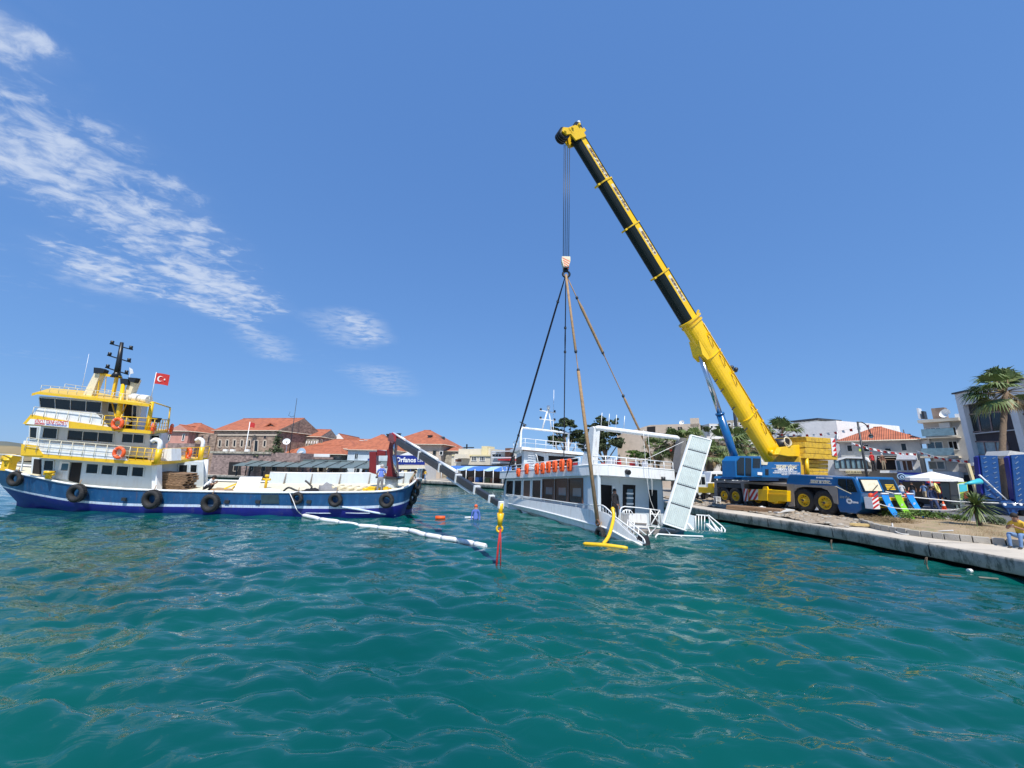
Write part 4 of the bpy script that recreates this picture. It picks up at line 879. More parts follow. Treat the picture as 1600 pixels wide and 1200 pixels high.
rail2('upper_railing', [(xb+.3, .05, zt), (s(905, 725).x, .05, zt)], rh, 12)
rail2('upper_railing', [(s(926, 725).x, .05, zt), (-ch, .05, zt), (-.05, ch, zt), (-.05, WD-ch, zt)], rh, 8)
# furniture seen over the rail: stacked chairs and table tops
random.seed(4)
for k in range(14):
    y = .9+random.random()*(WD-2.0); x = -1.0-random.random()*4.5; m = MB(); z = z2+.12
    m.box(x-.22, y-.22, z+.40, x+.22, y+.22, z+.45); m.box(x-.22, y+.18, z+.45, x+.22, y+.22, z+.9)
    for a in (-.2, .17):
        for b in (-.2, .17): m.box(x+a, y+b, z, x+a+.03, y+b+.03, z+.40)
    ch_ = thing('deck_chair', ('maroon' if k % 3 else 'white')+' deck chair jumbled behind the upper rail of the ferry', 'chair', SB.M @ Matrix.Translation((x, y, z)), 'deck chairs on the upper deck of the ferry')
    mm = m; mm.v = [(a-x, b-y, c-z) for a, b, c in mm.v]; mm.build('chair_frame', M['c_red' if k % 3 else 'c_white'], ch_)
# main cabin on the lower deck
dk = s(911, 790).z-.25
wy = .28
xe = -1.25       # after wall
m = MB(); m.box(xb+.3, wy, dk-1.2, xe, wy+.08, z2); m.box(xb+.3, WD-.3, dk-1.2, xe, WD-.22, z2); m.box(xb+.3, wy, dk-1.2, xb+.38, WD-.3, z2); m.build('cabin_wall', M['wallblue'], ferry)
wins = [(790.5, 802), (803.5, 815), (817.5, 829), (831.5, 845.5), (848, 865), (867.5, 886.5), (889, 911)]
for k, (a, b) in enumerate(wins):
    tA, tB = s(a, 751.5, wy), s(b, 751, wy); zT = z2-.14; lo = lambda px: 774+(px-790)*(787.5-774)/121
    bA, bB = s(a, lo(a), wy), s(b, lo(b), wy)
    c = [V((bA.x, wy, bA.z)), V((bA.x, wy, zT)), V((bB.x, wy, zT)), V((bB.x, wy, bB.z))]
    w = MB()
    for i in range(4): w.bar(c[i]-V((0, .02, 0)), c[(i+1) % 4]-V((0, .02, 0)), .07, .06, up=(0, 1, 0))
    o = w.build('window', M['white2' if k < 4 else 'c_brown'], ferry)
    g = MB(); g.prism([p-V((0, .006, 0)) for p in c], (0, -.004, 0)); g.build('pane', M['glass' if k != 2 else 'c_brown'], o)
    if k > 3:
        cc = [c[0].lerp(c[1], .28).lerp(c[3].lerp(c[2], .28), .3), c[0].lerp(c[1], .62).lerp(c[3].lerp(c[2], .62), .3), c[0].lerp(c[1], .62).lerp(c[3].lerp(c[2], .62), .9), c[0].lerp(c[1], .28).lerp(c[3].lerp(c[2], .28), .9)]
        g = MB(); g.prism([p-V((0, .014, 0)) for p in cc], (0, -.004, 0)); g.build('far_window_view', M['glassb'], o)
# after wall with its doors
def aw(nm, pts, ma, dx=.02, th=.04, parent=ferry): return fp(nm, pts, xe+dx, 'x', th, M[ma], parent)
m = MB(); m.box(xe-.08, wy, dk-1.2, xe, WD-.25, z2); m.build('after_wall', M['wallblue'], ferry)
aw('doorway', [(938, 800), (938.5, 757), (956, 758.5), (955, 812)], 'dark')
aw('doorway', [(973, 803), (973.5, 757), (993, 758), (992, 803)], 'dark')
o = aw('notice_board', [(979, 796), (980, 764), (989, 764.5), (989, 797)], 'glassb', .05)
m = MB()
for yy in (771, 778, 787): m.bar(s(979, yy, xe+.07, 'x'), s(989, yy+.3, xe+.07, 'x'), .08)
m.build('board_rail', M['white2'], o)
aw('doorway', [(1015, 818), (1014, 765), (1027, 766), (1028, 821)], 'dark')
o = fp('door_leaf', [(956.5, 813), (957, 760), (961, 760.5), (960.5, 812)], xe+.25, 'x', .05, M['white'])
# deck ceiling and side columns
m = MB(); a = s(930, 743, wy-.05); m.box(-1.25, .12, dk-1.0, -.35, .30, z2); m.build('side_column', M['wallblue'], ferry)
# hull
def srow(l): return catmull([s(px, py, yo) for px, py, yo in l], 5)
top = srow([(783, 774, .9), (790, 776.5, .35), (815, 780, .05), (850, 785, -.02), (885, 790.5, -.05), (915, 795, -.05), (938, 799, -.05), (953, 806, -.05), (968, 819, -.05), (985, 834, -.05), (1003, 848, -.05), (1006, 851, .15)])
rub = srow([(786, 784, .9), (793, 786.5, .35), (815, 791.5, .02), (850, 799.5, -.05), (885, 808.5, -.08), (915, 816.5, -.08), (938, 822.5, -.08), (955, 829, -.08), (970, 837, -.08), (986, 845.5, -.08), (1001, 851, -.06), (1004, 854, .15)])
wlr = srow([(788, 791, 1.1), (798, 795, .6), (820, 801, .25), (852, 811, .12), (885, 822, .05), (915, 831, .02), (938, 838, .0), (955, 843, .0), (970, 848, .0), (984, 852, .0), (998, 856, .0), (1002, 858, .2)])
sub = [p+V((0, .5, -1.2)) for p in wlr]
inn = [p+V((0, .14, 0)) for p in top]; inb = [V((p.x, p.y+.16, min(p.z-.05, dk-.6))) for p in top]
m = MB(); st_ = [(a*.35+b*.65)+V((0, -.01, .03*noise.noise(a*2))) for a, b in zip(rub, wlr)]; m.loft([inb, inn, top, rub, st_, wlr, sub], [0, 0, 0, 0, 1, 1], False)
mi = lambda r: [V((min(p.x, 1.5), WD-p.y, p.z-max(0, p.x+.4)*.75)) for p in r]
m.loft([mi(r) for r in (inb, inn, top, rub, wlr, sub)], 0, False); m.loft([sub, mi(sub)], 0)
m.build('hull', [M['white'], mat('waterline_stain', (.50, .50, .42), .5, var=.15, c2=(.20, .20, .11), c2sc=2.5, c2amt=.7, streak=2)], ferry)
m = MB(); m.tube(rub, .055, 6); m.tube(mi(rub), .055, 6); m.build('rubbing_strake', M['white2'], ferry)
bs = [(x, y) for x, y in ((xb+.2, .5), (xb-1.6, 1.4), (xb-3.0, WD*.5), (xb-1.6, WD-1.4), (xb+.2, WD-.5))]
m = MB(); zb = top[3].z
m.loft([[V((x, y, zb+.35)) for x, y in bs], [V((x+.2, y, zb-1.5)) for x, y in bs]], 0); m.prism([(x, y, zb-.2) for x, y in bs], (0, 0, .05)); m.build('bow_bulwark', M['white'], ferry)
# lower side rail over the bulwark, curling down astern
hr = .38
sr = catmull([s(790, 772, 0), s(850, 780, 0), s(900, 787, 0), s(935, 789, 0), s(943, 790.5, 0), s(951, 797, 0), s(962, 808, 0), s(985, 825, 0), s(1004, 840, 0), s(1008, 849, 0)], 4)
m = MB(); m.tube(sr, .03, 6); rr = m.build('side_handrail', M['white2'], ferry)
for k in range(0, len(sr)-1, 2):
    p = sr[k]; j = min(range(len(top)), key=lambda i: abs(top[i].x-p.x)); m = MB(); m.cyl(p, (p.x, top[j].y+.05, top[j].z), .02, n=5); m.build('rail_post', M['white2'], rr)
# after deck floor, lockers, engine casing
m = MB(); m.box(xe, .3, dk-1.25, .9, WD-.3, dk-.75); m.build('after_deck', M['grey'], ferry)
ez = dk-.75
def xb_(px, py, xx): return s(px, py, xx, 'x')
m = MB(); p1, p2 = xb_(983, 822, -.2), xb_(1012, 824, -.2); pt = xb_(984, 803, -.2); m.prism([(-.2, p1.y, ez-.3), (-.2, p2.y, ez-.3), (-.2, p2.y, pt.z), (-.2, p1.y, pt.z)], (-.6, 0, 0)); m.build('deck_locker', M['white'], ferry)
m = MB(); m.bar(xb_(988, 817, -.17), xb_(1010, 818.5, -.17), .05); m.build('locker_trim', M['grey'], ferry)
# stern guard rails (welded pipe), each a separate frame
def pipes(nm, lines, x=0.0, r=.028, ma='white2', par=ferry):
    m = MB()
    for ln in lines:
        pts = [s(a[0], a[1], a[2] if len(a) > 2 else x, 'x') for a in ln]; m.tube(pts, r, 6)
    return m.build(nm, M[ma], par)
pipes('stern_gate', [[(968, 822), (969, 797, ), (971, 793), (976, 791.5), (1000, 793.5), (1031, 797.5), (1033, 822)], [(973, 804), (973, 799), (978, 796.5), (985, 797.5), (988, 801), (988, 805)], [(975, 797), (975, 805)], [(979, 797), (979, 805)], [(983, 797), (983, 805)], [(1016, 795.5), (1016, 822)], [(1016, 803), (1032, 804.5)], [(1016, 796), (1032, 822)], [(1016, 822), (1031, 797)]], .5)
m = MB(); 
pipes('folding_frame', [[(1011, 841, 1.3), (1011, 839, 1.3), (1026, 823, .9), (1012, 822, .9), (1039, 825, .9), (1047, 834, 1.3)], [(1039, 825, .9), (1054, 828, .7)], [(1012, 822, .9), (1017, 836, 1.3)], [(1069, 827, .9), (1079, 836, 1.2)]])
pipes('swim_platform_rail', [[(1025, 853, 1.8), (1024.5, 838, 1.8), (1028, 834.5, 1.8), (1064, 837, 1.8), (1098, 838, 1.8), (1101, 842, 1.8), (1101, 853, 1.8)], [(1064, 837, 1.8), (1065, 855, 1.8)], [(1025, 846, 1.8), (1031, 848, 1.8), (1031, 854, 1.8)]], r=.034)
pipes('side_gate', [[(1087, 806, .3), (1087, 831, .3), (1107, 834, .3), (1109, 830, .3), (1108, 808, .3), (1104, 805.5, .3), (1088, 804.5, .3)], [(1091.5, 805, .3), (1091.5, 832, .3)], [(1096, 805, .3), (1096, 832.5, .3)], [(1101, 805.5, .3), (1100.5, 833, .3)]])
pipes('stair_handrail', [[(1103, 806, .6), (1107, 805, .6), (1128, 822, 1.3), (1133, 828, 1.5), (1132, 834, 1.6), (1120, 838, 1.8), (1117, 842, 1.8), (1117, 852, 1.8)], [(1107, 809, .6), (1140, 846, 1.8)], [(1127, 824, 1.3), (1130, 846, 1.7)], [(1112, 815, .8), (1133, 848, 1.8)]], r=.034)
m = MB(); a, b, c = s(1108, 818, .6, 'x'), s(1143, 847, 1.9, 'x'), s(1127, 851, 1.9, 'x'); m.prism([a, b, b-V((0, 0, .12)), a-V((0, 0, .12))], (0, -.25, 0)); m.build('boarding_ladder', M['white2'], ferry)
pipes('port_ladder', [[(980, 828, 1.0), (981, 812, .8)], [(990, 836, 1.0), (991, 815, .8)], [(997, 843, 1.2), (998, 822, .9)], [(980, 812, .8), (1010, 836, 1.6)]], r=.025)
# far-side bulwark in shadow behind the stern gear
fp('inner_bulwark', [(1062, 838), (1064, 800), (1086, 806), (1088, 838)], .2, 'x', .1, M['wallblue'])
fp('stern_step', [(1040, 845), (1040, 830), (1088, 838), (1088, 846)], .9, 'x', .5, M['grey'])
m = MB(); m.box(.9, .3, -1.5, 2.2, WD-.1, -.15); m.build('swim_platform', M['white'], ferry)
pl = lump('dark coil of rope and gear on the sunken stern tip of the ferry', 'rope gear', 1004, 851, .2, (.35, .3, .4), 'c_dark', 'rope_gear', 12, SB, s)
# ---- upper cabin, its roof and its goal post
xw = s(818, 735, 1.0).x; zr = s(818, 703, .8).z
m = MB(); y1 = s(905, 720, xw, 'x').y; m.box(xb+.9, 1.0, z2+.1, xw, y1-.4, zr-.02); m.build('upper_cabin_wall', M['wallblue'], ferry)
roof = [(xw+.5, .55), (xw+.5, y1+.35), (xb+.2, y1+.2), (xb-.6, y1-1.0), (xb-.6, 1.6), (xb+.2, .7)]
m = MB(); m.prism([(x, y, zr) for x, y in roof], (0, 0, .22)); m.build('upper_cabin_roof', M['white2'], ferry)
m = MB(); m.prism([(x*1.0-.02, y, zr-.02) for x, y in [(xw+.42, .65), (xw+.42, y1+.25), (xw+.02, y1-.2), (xw+.02, .9)]], (0, 0, .02)); m.build('roof_soffit', M['c_brown'], ferry)
for a, b in ((799, 804.5), (806.5, 815)):
    w = [s(a, 742, .99), s(a, 716, .99), s(b, 712, .99), s(b, 741, .99)]; m = MB(); m.prism(w, (0, -.012, 0)); m.build('upper_window', M['glass'], ferry)
fx = lambda px, py: s(px, py, xw+.01, 'x')
for a, b, t0, t1 in ((838, 850, 711, 728), (857, 903, 712, 733)):
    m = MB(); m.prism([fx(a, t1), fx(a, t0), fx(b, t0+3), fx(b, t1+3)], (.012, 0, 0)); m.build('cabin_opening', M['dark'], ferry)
m = MB(); 
for k in range(7): t = k/6; m.bar(fx(824, 730).lerp(fx(822, 708), t)+V((.3, 0, 0)), fx(834, 731).lerp(fx(832, 709), t)+V((.3, 0, 0)), .04)
m.tube([fx(838, 731)+V((.5, 0, 0)), fx(835, 712)+V((.4, 0, 0)), fx(833, 708)+V((.2, 0, 0))], .03, 5); m.build('ladder', M['white2'], ferry)
rail2('roof_railing', [(xb+.2, 1.0, zr+.22), (xw+.45, .75, zr+.22), (xw+.45, y1+.25, zr+.22)], s(818, 687, .8).z-s(818, 700, .8).z, 9)
gp = [s(813, 708, .75), s(815.5, 675, .75), s(820, 666.5, .75)]; yR = fx(890, 680).y
m = MB(); xg = gp[0].x; zT = gp[2].z; m.tube(catmull([gp[0], (xg, .75, gp[1].z), (xg, .85, zT-.05), (xg, 1.05, zT), (xg, yR-.2, zT), (xg, yR, zT-.1), (xg, yR, gp[1].z), (xg, yR, gp[0].z)], 3), .085, 8); m.build('goal_post', M['white2'], ferry)
m = MB(); m.tube([(xg-.5, .75, gp[0].z), (xg, .75, gp[1].z)], .06, 6); m.tube([(xg-.5, yR, gp[0].z), (xg, yR, gp[1].z)], .06, 6); m.build('goal_post_brace', M['white2'], ferry)
ym = fx(858, 660).y
m = MB(); ztip = s(858, 635, xg, 'x').z
m.tube([(xg, ym-.55, zT), (xg, ym, ztip-.1)], .07, 6); m.tube([(xg, ym+.35, zT), (xg, ym, ztip-.1)], .06, 6); m.cyl((xg, ym, ztip-.25), (xg, ym, ztip+.05), .13, n=10); o = m.build('radar_mast', M['white2'], ferry)
for py in (643.5, 656.5):
    zc = s(858, py, xg, 'x').z; m = MB(); m.tube([(xg, ym-.8, zc), (xg, ym+.7, zc)], .04, 6); a = m.build('cross_arm', M['white2'], o)
    for dy in (-.7, .6): m = MB(); m.sphere((xg, ym+dy, zc+.12), .1, 8, 6); m.build('lamp', M['black'], a)
m = MB(); m.cyl((xg, ym+.5, z2+.1), (xg, ym+.5, ztip+1.5), .02, n=5); m.build('whip_aerial', M['white2'], ferry)
m = MB(); m.sphere((xg, 1.0, zT+.2), .12, 8, 6); m.obox((xg, .9, zT+.35), (.03, 0, 0), (0, .3, -.1), (0, 0, .03)); m.build('searchlight', M['dsteel'], ferry)
# ---- after arch with emblem
yA = .12
m = MB(); lg = [s(a, b, yA) for a, b in ((907.5, 726), (924, 727.5), (928.5, 668), (926, 666), (921, 668))]; m.prism(lg, (0, .4, 0)); ar = m.build('arch_leg', M['white'], ferry, bevel=.03)
ec = s(916.5, 697, yA-.01); m = MB(); m.cyl(ec, ec-V((0, .012, 0)), .30, n=24, sm=False); em = m.build('emblem', M['black'], ar)
m = MB(); m.prism([ec+V((-.2, -.02, .0)), ec+V((0, -.02, .14)), ec+V((.2, -.02, 0)), ec+V((.12, -.02, -.03)), ec+V((0, -.02, .05)), ec+V((-.12, -.02, -.03))], (0, -.01, 0)); m.prism([ec+V((-.17, -.02, -.06)), ec+V((.17, -.02, -.06)), ec+V((.1, -.02, -.15)), ec+V((-.1, -.02, -.15))], (0, -.01, 0)); m.build('emblem_device', M['white2'], em)
xa = (lg[2].x+lg[3].x)/2; zA = lg[2].z
yB = s(1062, 690, xa, 'x').y
m = MB(); m.tube([(xa, yA+.1, zA-.05), (xa, .4, zA+.02), (xa, yB-.2, zA+.02), (xa, yB, zA-.1)], .13, 10); m.build('arch_beam', M['white'], ferry)
m = MB(); m.prism([(xa-.15, yB-.1, zA), (xa+.3, yB-.1, zA), (xa-.1, yB-.1, zt), (xa-.7, yB-.1, zt)], (0, .35, 0)); m.build('arch_leg', M['grey'], ferry)
for t in (.08, .16, .24, .33):
    m = MB(); p = V((xa, yA+(yB-yA)*t, zA+.1)); m.cyl(p, p+V((.12, 0, .75)), .018, n=5); m.build('aerial', M['white2'], ferry)
for px, yy in ((979, 737), ):
    c = s(px, yy, .02, 'x'); m = MB(); m.cyl(c, c+V((.2, 0, -.05)), .13, n=10); m.build('deck_floodlight', M['black'], ferry)
m = MB(); c = s(1036, 745, .05, 'x'); m.cyl(c, c+V((0, 0, -.2)), .12, n=10); m.build('hanging_bell', M['dsteel'], ferry)
# loose lines from the arch
m = MB()
for ln in (((1005, 672), (1010, 735), (1016, 780), (1030, 812)), ((1012, 674), (1018, 740), (1019, 775)), ((1068, 690), (1040, 703), (1013, 716))): m.tube(catmull([s(a, b, .3, 'x') for a, b in ln], 3), .014, 4)
m.build('slack_lines', M['wrope'], ferry)
# ---- life jackets
hang = [(810, 739, 1), (823, 733.5, 0), (839, 733.5, 0), (848, 732.5, 0), (857, 730.5, 0), (867, 729.5, 0), (878, 728, 0), (890, 727.5, 0)]
wh = ['leftmost', 'second from the left', 'third from the left', 'fourth from the left', 'fifth from the left', 'third from the right', 'second from the right', 'rightmost']
for k, (px, py, d) in enumerate(hang):
    c = s(px, py, -.12); t = thing('life_jacket', 'orange life jacket hung on the upper ferry rail, %s of eight' % wh[k], 'life jacket', SB.M @ Matrix.Translation(c), 'orange life jackets along the upper rail')
    m = MB(); w_ = .14; ht = .31 if not d else .24
    for sx_ in (-1, 1):
        m.tube(catmull([(sx_*.04, 0, ht), (sx_*w_*.95, -.01, ht*.8), (sx_*w_, -.02, 0), (sx_*w_*.7, -.01, -ht*.7), (sx_*.05, 0, -ht*.95)], 3), [.05]+[.1]*5+[.085]*6+[.06], 7)
    m.obox((0, .0, -.08), (w_*.8, 0, 0), (0, .05, 0), (0, 0, ht*.55)); m.build('foam_panel', M['orange'], t); m = MB(); m.obox((0, -.06, -.1), (w_*.9, 0, 0), (0, .03, 0), (0, 0, .03)); m.build('belt', M['c_dark'], t); m = MB(); m.tube([(-.05, 0, ht), (0, .1, ht+.06), (.05, 0, ht)], .012, 4); m.build('tie', M['wrope'], t)
# ---- gangway lifted on end
gA = P(1035, 817, 19.3); gB = P(1069, 828, 19.6); gD = P(1079, 680, 20.6)
U_ = (gB-gA).normalized(); Wd = gD-gA; N_ = U_.cross(Wd).normalized(); 
GW = Frame(gA, U_, None, None) if False else None
g_ = thing('gangway', 'pale ribbed aluminium gangway raised on end at the stern of the ferry', 'gangway', gA)
wd = (gB-gA).length; up_ = N_.cross(U_).normalized(); Lh = Wd.length; 
TR = P(1111, 688, 20.9)-gA; TL = gD-gA; BL = V((0, 0, 0)); BR = gB-gA
def gp_(u, v): return BL.lerp(BR, u).lerp(TL.lerp(TR, u), v)
vs_ = [0, .215, .425, .63, .83, 1.0]
for k in range(5):
    a, b = vs_[k]+.006, vs_[k+1]-.006; m = MB(); m.prism([gp_(.04, a), gp_(.96, a), gp_(.96, b), gp_(.04, b)], N_*.03)
    for r_ in range(11):
        u = .09+.082*r_; m.bar(gp_(u, a+.01)-N_*.012, gp_(u, b-.01)-N_*.012, .030, .05, up=N_); m.bar(gp_(u, a+.01)+N_*.04, gp_(u, b-.01)+N_*.04, .030, .05, up=N_)
    m.build('tread_panel', mat('ribbed_aluminium', (.52, .58, .56), .4, metal=.1, var=.08, c2=(.4, .42, .4), c2amt=.3) if k == 0 else bpy.data.materials['ribbed_aluminium'], g_)
    if k: m = MB(); m.bar(gp_(.02, vs_[k]), gp_(.98, vs_[k]), .05, .07, up=N_); m.build('cross_member', M['dsteel'], g_)
for u in (.015, .985): m = MB(); m.bar(gp_(u, 0), gp_(u, 1), .06, .12, up=N_); m.build('side_rail', M['white2'], g_)
for v in (0, 1): m = MB(); m.bar(gp_(0, v), gp_(1, v), .06, .12, up=N_); m.build('end_rail', M['white2'], g_)
# fenders, inflatable, diver
tyre(937.5, 836, .40, -.28, 'tyre fender with worn white wall at the stern of the sunken ferry', F=s, fr=SB, grp=None)
t = thing('yellow_hose', 'thick yellow hose hanging from the diver down to the water', 'hose', P(957, 795, 18.2)); o_ = P(957, 795, 18.2)
m = MB(); m.tube(catmull([V((.1, .2, -.05)), V((0, 0, 0)), P(959, 806, 18.0)-o_, P(956, 822, 17.5)-o_, P(951, 838, 17.0)-o_, P(945, 847, 16.6)-o_, P(942, 850, 16.5)-o_], 4), .075, 9); m.build('hose', M['yellow'], t)
a = G(911, 851)+V((0, 0, .04)); b = G(981, 858)+V((0, 0, .04)); t = thing('yellow_float', 'long yellow inflatable tube floating flat beside the ferry stern', 'float', a); m = MB(); d = b-a
m.tube([V((0, 0, 0)), d*.05, d*.5+V((0, 0, .02)), d*.93, d], [.03, .075, .085, .075, .05], 9); m.build('tube', M['yellow'], t)
dv = s(962, 818, xe+.55, 'x')
person('diver in a black wetsuit standing in the ferry\'s after doorway holding a yellow hose', SB.w((dv.x, dv.y, dv.z)), radians(200), pose(wrR=(.12, .34, .98), elR=(.24, .12, 1.12), haR=(.1, .42, .98)), 'c_dark', 'c_dark', 'skin2', 'hair', sleeves=True, near=True, h=.98, hat='c_dark')
# ================================================================ MOBILE CRANE ON THE QUAY
TF = Frame(tuple(G(1288, 806, QZ)), (.235, -.972, -.012), (.972, .235, 0))
t0 = TF.hit
crane = thing('mobile_crane', 'big blue and yellow truck-mounted telescopic crane parked on the quay with its boom raised', 'mobile crane', TF.M)
def tp(px, py, y=0.0): return t0(px, py, 'y', y)
def cp(nm, pts, y, th, ma, parent=crane, bevel=0, ms=None):
    mm = MB(); mm.prism([tp(a, b, y) for a, b in pts], (0, th, 0)); return mm.build(nm, ma, parent, bevel=bevel)
TW = 2.7
# chassis and deck
xr, xf = tp(1117, 760).x, tp(1344, 780).x
zd = tp(1225, 757).z
m = MB(); m.box(xr, .35, .75, tp(1310, 770).x, TW-.35, zd-.12); m.build('chassis_frame', M['dark'], crane)
def strip(nm, l, y, yb, th, ma):   # a deck plate following a pixel line
    mm = MB(); a = [tp(px, py, y) for px, py in l]
    mm.loft([[p+V((0, 0, -th)) for p in a], a, [p+V((0, yb, 0)) for p in a], [p+V((0, yb, -th)) for p in a], [p+V((0, 0, -th)) for p in a]], 0, False); return mm.build(nm, ma, crane)
strip('deck_plate', [(1116, 750.5), (1160, 752), (1200, 754), (1240, 756.5)], -.05, TW+.1, .16, M['grey'])
cp('mudguard', [(1116, 784), (1116, 752), (1120, 752), (1121, 785)], -.06, .9, M['grey'])
cp('mudguard', [(1157, 754), (1162, 754), (1167, 784), (1163, 785)], -.06, .5, M['grey'])
cp('mudguard', [(1121, 761), (1120, 755), (1159, 757), (1160, 763)], -.02, .1, M['dsteel'])
cp('mudguard', [(1229, 757), (1240, 757.5), (1241, 791), (1233, 792)], -.08, .6, M['grey'])
m = MB(); ar_ = [(1241, 768), (1246, 762), (1255, 760.5), (1283, 762), (1293, 766), (1300, 776), (1303, 786), (1309, 788), (1308, 764), (1304, 759.5), (1240, 757)]; m.prism([tp(a, b, -.08) for a, b in ar_], (0, .35, 0)); m.build('mudguard', M['grey'], crane)
cp('wheel_arch_back', [(1238, 792), (1238, 760), (1308, 762), (1308, 795)], .55, .05, M['dark'])
# wheels
def wheel(px, py, R, y=0.0, big=True):
    c = tp(px, py, y); w = bpy.data.objects.new('wheel', None); COL.objects.link(w); w.parent = crane; w.location = c
    m = MB(); prof = [(.55, -.0), (.62, -.03), (.80, -.045), (.93, -.03), (.985, .02), (1, .08), (1, .34), (.97, .40), (.80, .44), (.58, .42)]
    rows = [[V((R*r*cos(2*pi*j/28), yy, R*r*sin(2*pi*j/28))) for j in range(28)] for r, yy in prof]; m.loft(rows, 0, True, True)
    for j in range(28): a = 2*pi*(j+.5)/28; m.obox((R*1.005*cos(a), .20, R*1.005*sin(a)), (cos(a)*.02, 0, sin(a)*.02), (0, .17, 0), (-sin(a)*.03, 0, cos(a)*.03))
    m.build('tyre', M['rubber'], w)
    m = MB(); prof = [(.56, .0), (.50, -.02), (.46, .02), (.42, .12), (.30, .13), (.27, .06), (.20, .03), (.17, -.03), (.12, -.05), (.0, -.05)]
    m.loft([[V((R*r*cos(2*pi*j/24), yy, R*r*sin(2*pi*j/24))) for j in range(24)] for r, yy in prof], 0, True, True); rm = m.build('rim', M['yellow'], w)
    m = MB()
    for j in range(10): a = 2*pi*j/10; m.cyl((R*.36*cos(a), .09, R*.36*sin(a)), (R*.36*cos(a), .14, R*.36*sin(a)), R*.035, n=6)
    m.cyl((0, -.075, 0), (0, .02, 0), R*.11, n=10); m.build('wheel_nuts', M['dsteel'], rm)['kind'] = 'stuff'
    return w
for px, py, R in ((1255.8, 781.5, .68), (1288.8, 785.5, .68), (1131.5, 774, .60), (1149.5, 775.3, .62)): wheel(px, py, R)
for px, py in ((1184, 787), (1209, 788)): wheel(px, py-9, .62, .15)
for px, py in ((1263, 775), (1290, 779), (1150, 770)): wheel(px, py, .62, TW-.5)
# outrigger beams
def hazard(nm, pts, y, par, n=3, ca='white2', cb='red', lean=.7):
    c = [tp(a, b, y) for a, b in pts]; m = MB(); m.prism(c, (0, .03, 0)); o = m.build(nm, M[ca], par); m = MB()
    for k in range(n):     # slanting red bars clipped to the plate
        u0, u1 = (k+.0)/n, (k+.5)/n
        def pt(u, v): return c[0].lerp(c[3], u).lerp(c[1].lerp(c[2], u), v)-V((0, .006, 0))
        a = [(u0*(1+lean)-lean, 0), (u1*(1+lean)-lean, 0), (u1*(1+lean), 1), (u0*(1+lean), 1)]
        poly = []
        # clip against u in [0,1]
        def clip(P_, lim, gt):
            out = []
            for i in range(len(P_)):
                p, q_ = P_[i-1], P_[i]; ip = (p[0] >= lim) if gt else (p[0] <= lim); iq = (q_[0] >= lim) if gt else (q_[0] <= lim)
                if ip != iq: t = (lim-p[0])/(q_[0]-p[0]); out.append((lim, p[1]+(q_[1]-p[1])*t))
                if iq: out.append(q_)
            return out
        a = clip(a, 0, True); a = clip(a, 1, False) if a else a
        if len(a) > 2: m.poly([pt(u, v) for u, v in a])
    if m.f: m.build('red_stripes', M[cb], o, recalc=False)
    return o
ob = cp('outrigger_box', [(1184, 782), (1184, 764), (1199, 764.5), (1199, 782.5)], -.42, .7, M['cranyel'], bevel=.02)
cp('outrigger_box', [(1200, 784), (1200, 765), (1230, 767), (1230, 784), (1216, 783), (1213, 787), (1209, 785)], -.35, .7, M['cranyel'], bevel=.02)
m = MB(); m.bar(tp(1200, 772, -.36), tp(1230, 773, -.36), .06, .05); m.build('box_rib', M['cranyel'], crane)
cp('lifting_eye', [(1191, 764), (1193, 760), (1198, 760), (1200, 765)], -.38, .1, M['cranyel'])
hazard('outrigger_hazard_plate', [(1170.5, 781), (1171, 764.5), (1184, 764.5), (1184, 781)], -.45, crane)
hazard('outrigger_hazard_plate', [(1162, 783), (1162, 763.5), (1168.5, 763.5), (1168.5, 783)], -.55, crane, 2)
cp('outrigger_beam', [(1164, 782), (1164, 764), (1184, 764.5), (1184, 781.5)], -.4, .5, M['cranyel'])
a = tp(1166, 784, -.5); m = MB(); m.cyl(a, (a.x, a.y, .05), .11, n=10); m.cyl((a.x, a.y, .14), (a.x, a.y, .05), .35, n=14); m.build('outrigger_jack', M['dsteel'], crane)
cp('rear_outrigger', [(1091, 770), (1091, 761), (1116, 762), (1116, 770.5)], .2, .7, M['cranyel'], bevel=.02); cp('rear_outrigger_block', [(1106, 762), (1106, 755), (1114, 755), (1114, 762)], .2, .5, M['cranyel'])
a = tp(1100, 770, .5); m = MB(); m.cyl(a, (a.x, a.y, .0), .09, n=8); m.build('rear_jack', M['dsteel'], crane)
# front body and driver's cab
cp('front_body', [(1228, 757), (1233, 741), (1306, 745), (1308, 760)], .0, TW, M['cranblue'], bevel=.03)
ttl = M['white2']
def tt(s_, a, b, h, y, ma, par, F=tp, nx=None, bold=.008, shear=0.0):
    A = F(*a, y); B = F(*b, y); w = (B-A).length; t = text('lettering', s_, h, M[ma], par, Matrix(), shear=shear, bold=bold)
    xs = [v.co.x for v in t.data.vertices]; sx = w/(max(xs)-min(xs)); c = (A+B)/2
    t.data.transform(axes(c, B-A, (0, 0, 1)) @ Matrix.Diagonal((sx, 1, 1, 1))); return t
tt('SEDEF ● VİNÇ', (1266, 752.6), (1297, 754), .19, -.03, 'cream', crane, shear=.2)
m = MB(); m.bar(tp(1265, 754.6, -.01), tp(1299, 756, -.01), .02, .035, up=(0, 1, 0)); m.bar(tp(1267, 749.8, -.01), tp(1296, 751.2, -.01), .02, .035, up=(0, 1, 0)); m.build('lettering_rule', M['white2'], crane)
tt('■ CRANES · CARRIER', (1275, 746.3), (1301, 747.5), .09, -.02, 'white2', crane)
cabpts = [(1306, 745), (1330, 745.5), (1336, 748), (1346, 770), (1345, 797), (1338, 803), (1312, 800), (1308, 790)]
CW = 2.9
cb = cp('cab_body', cabpts, -.02, CW, M['cranblue'], bevel=.05)
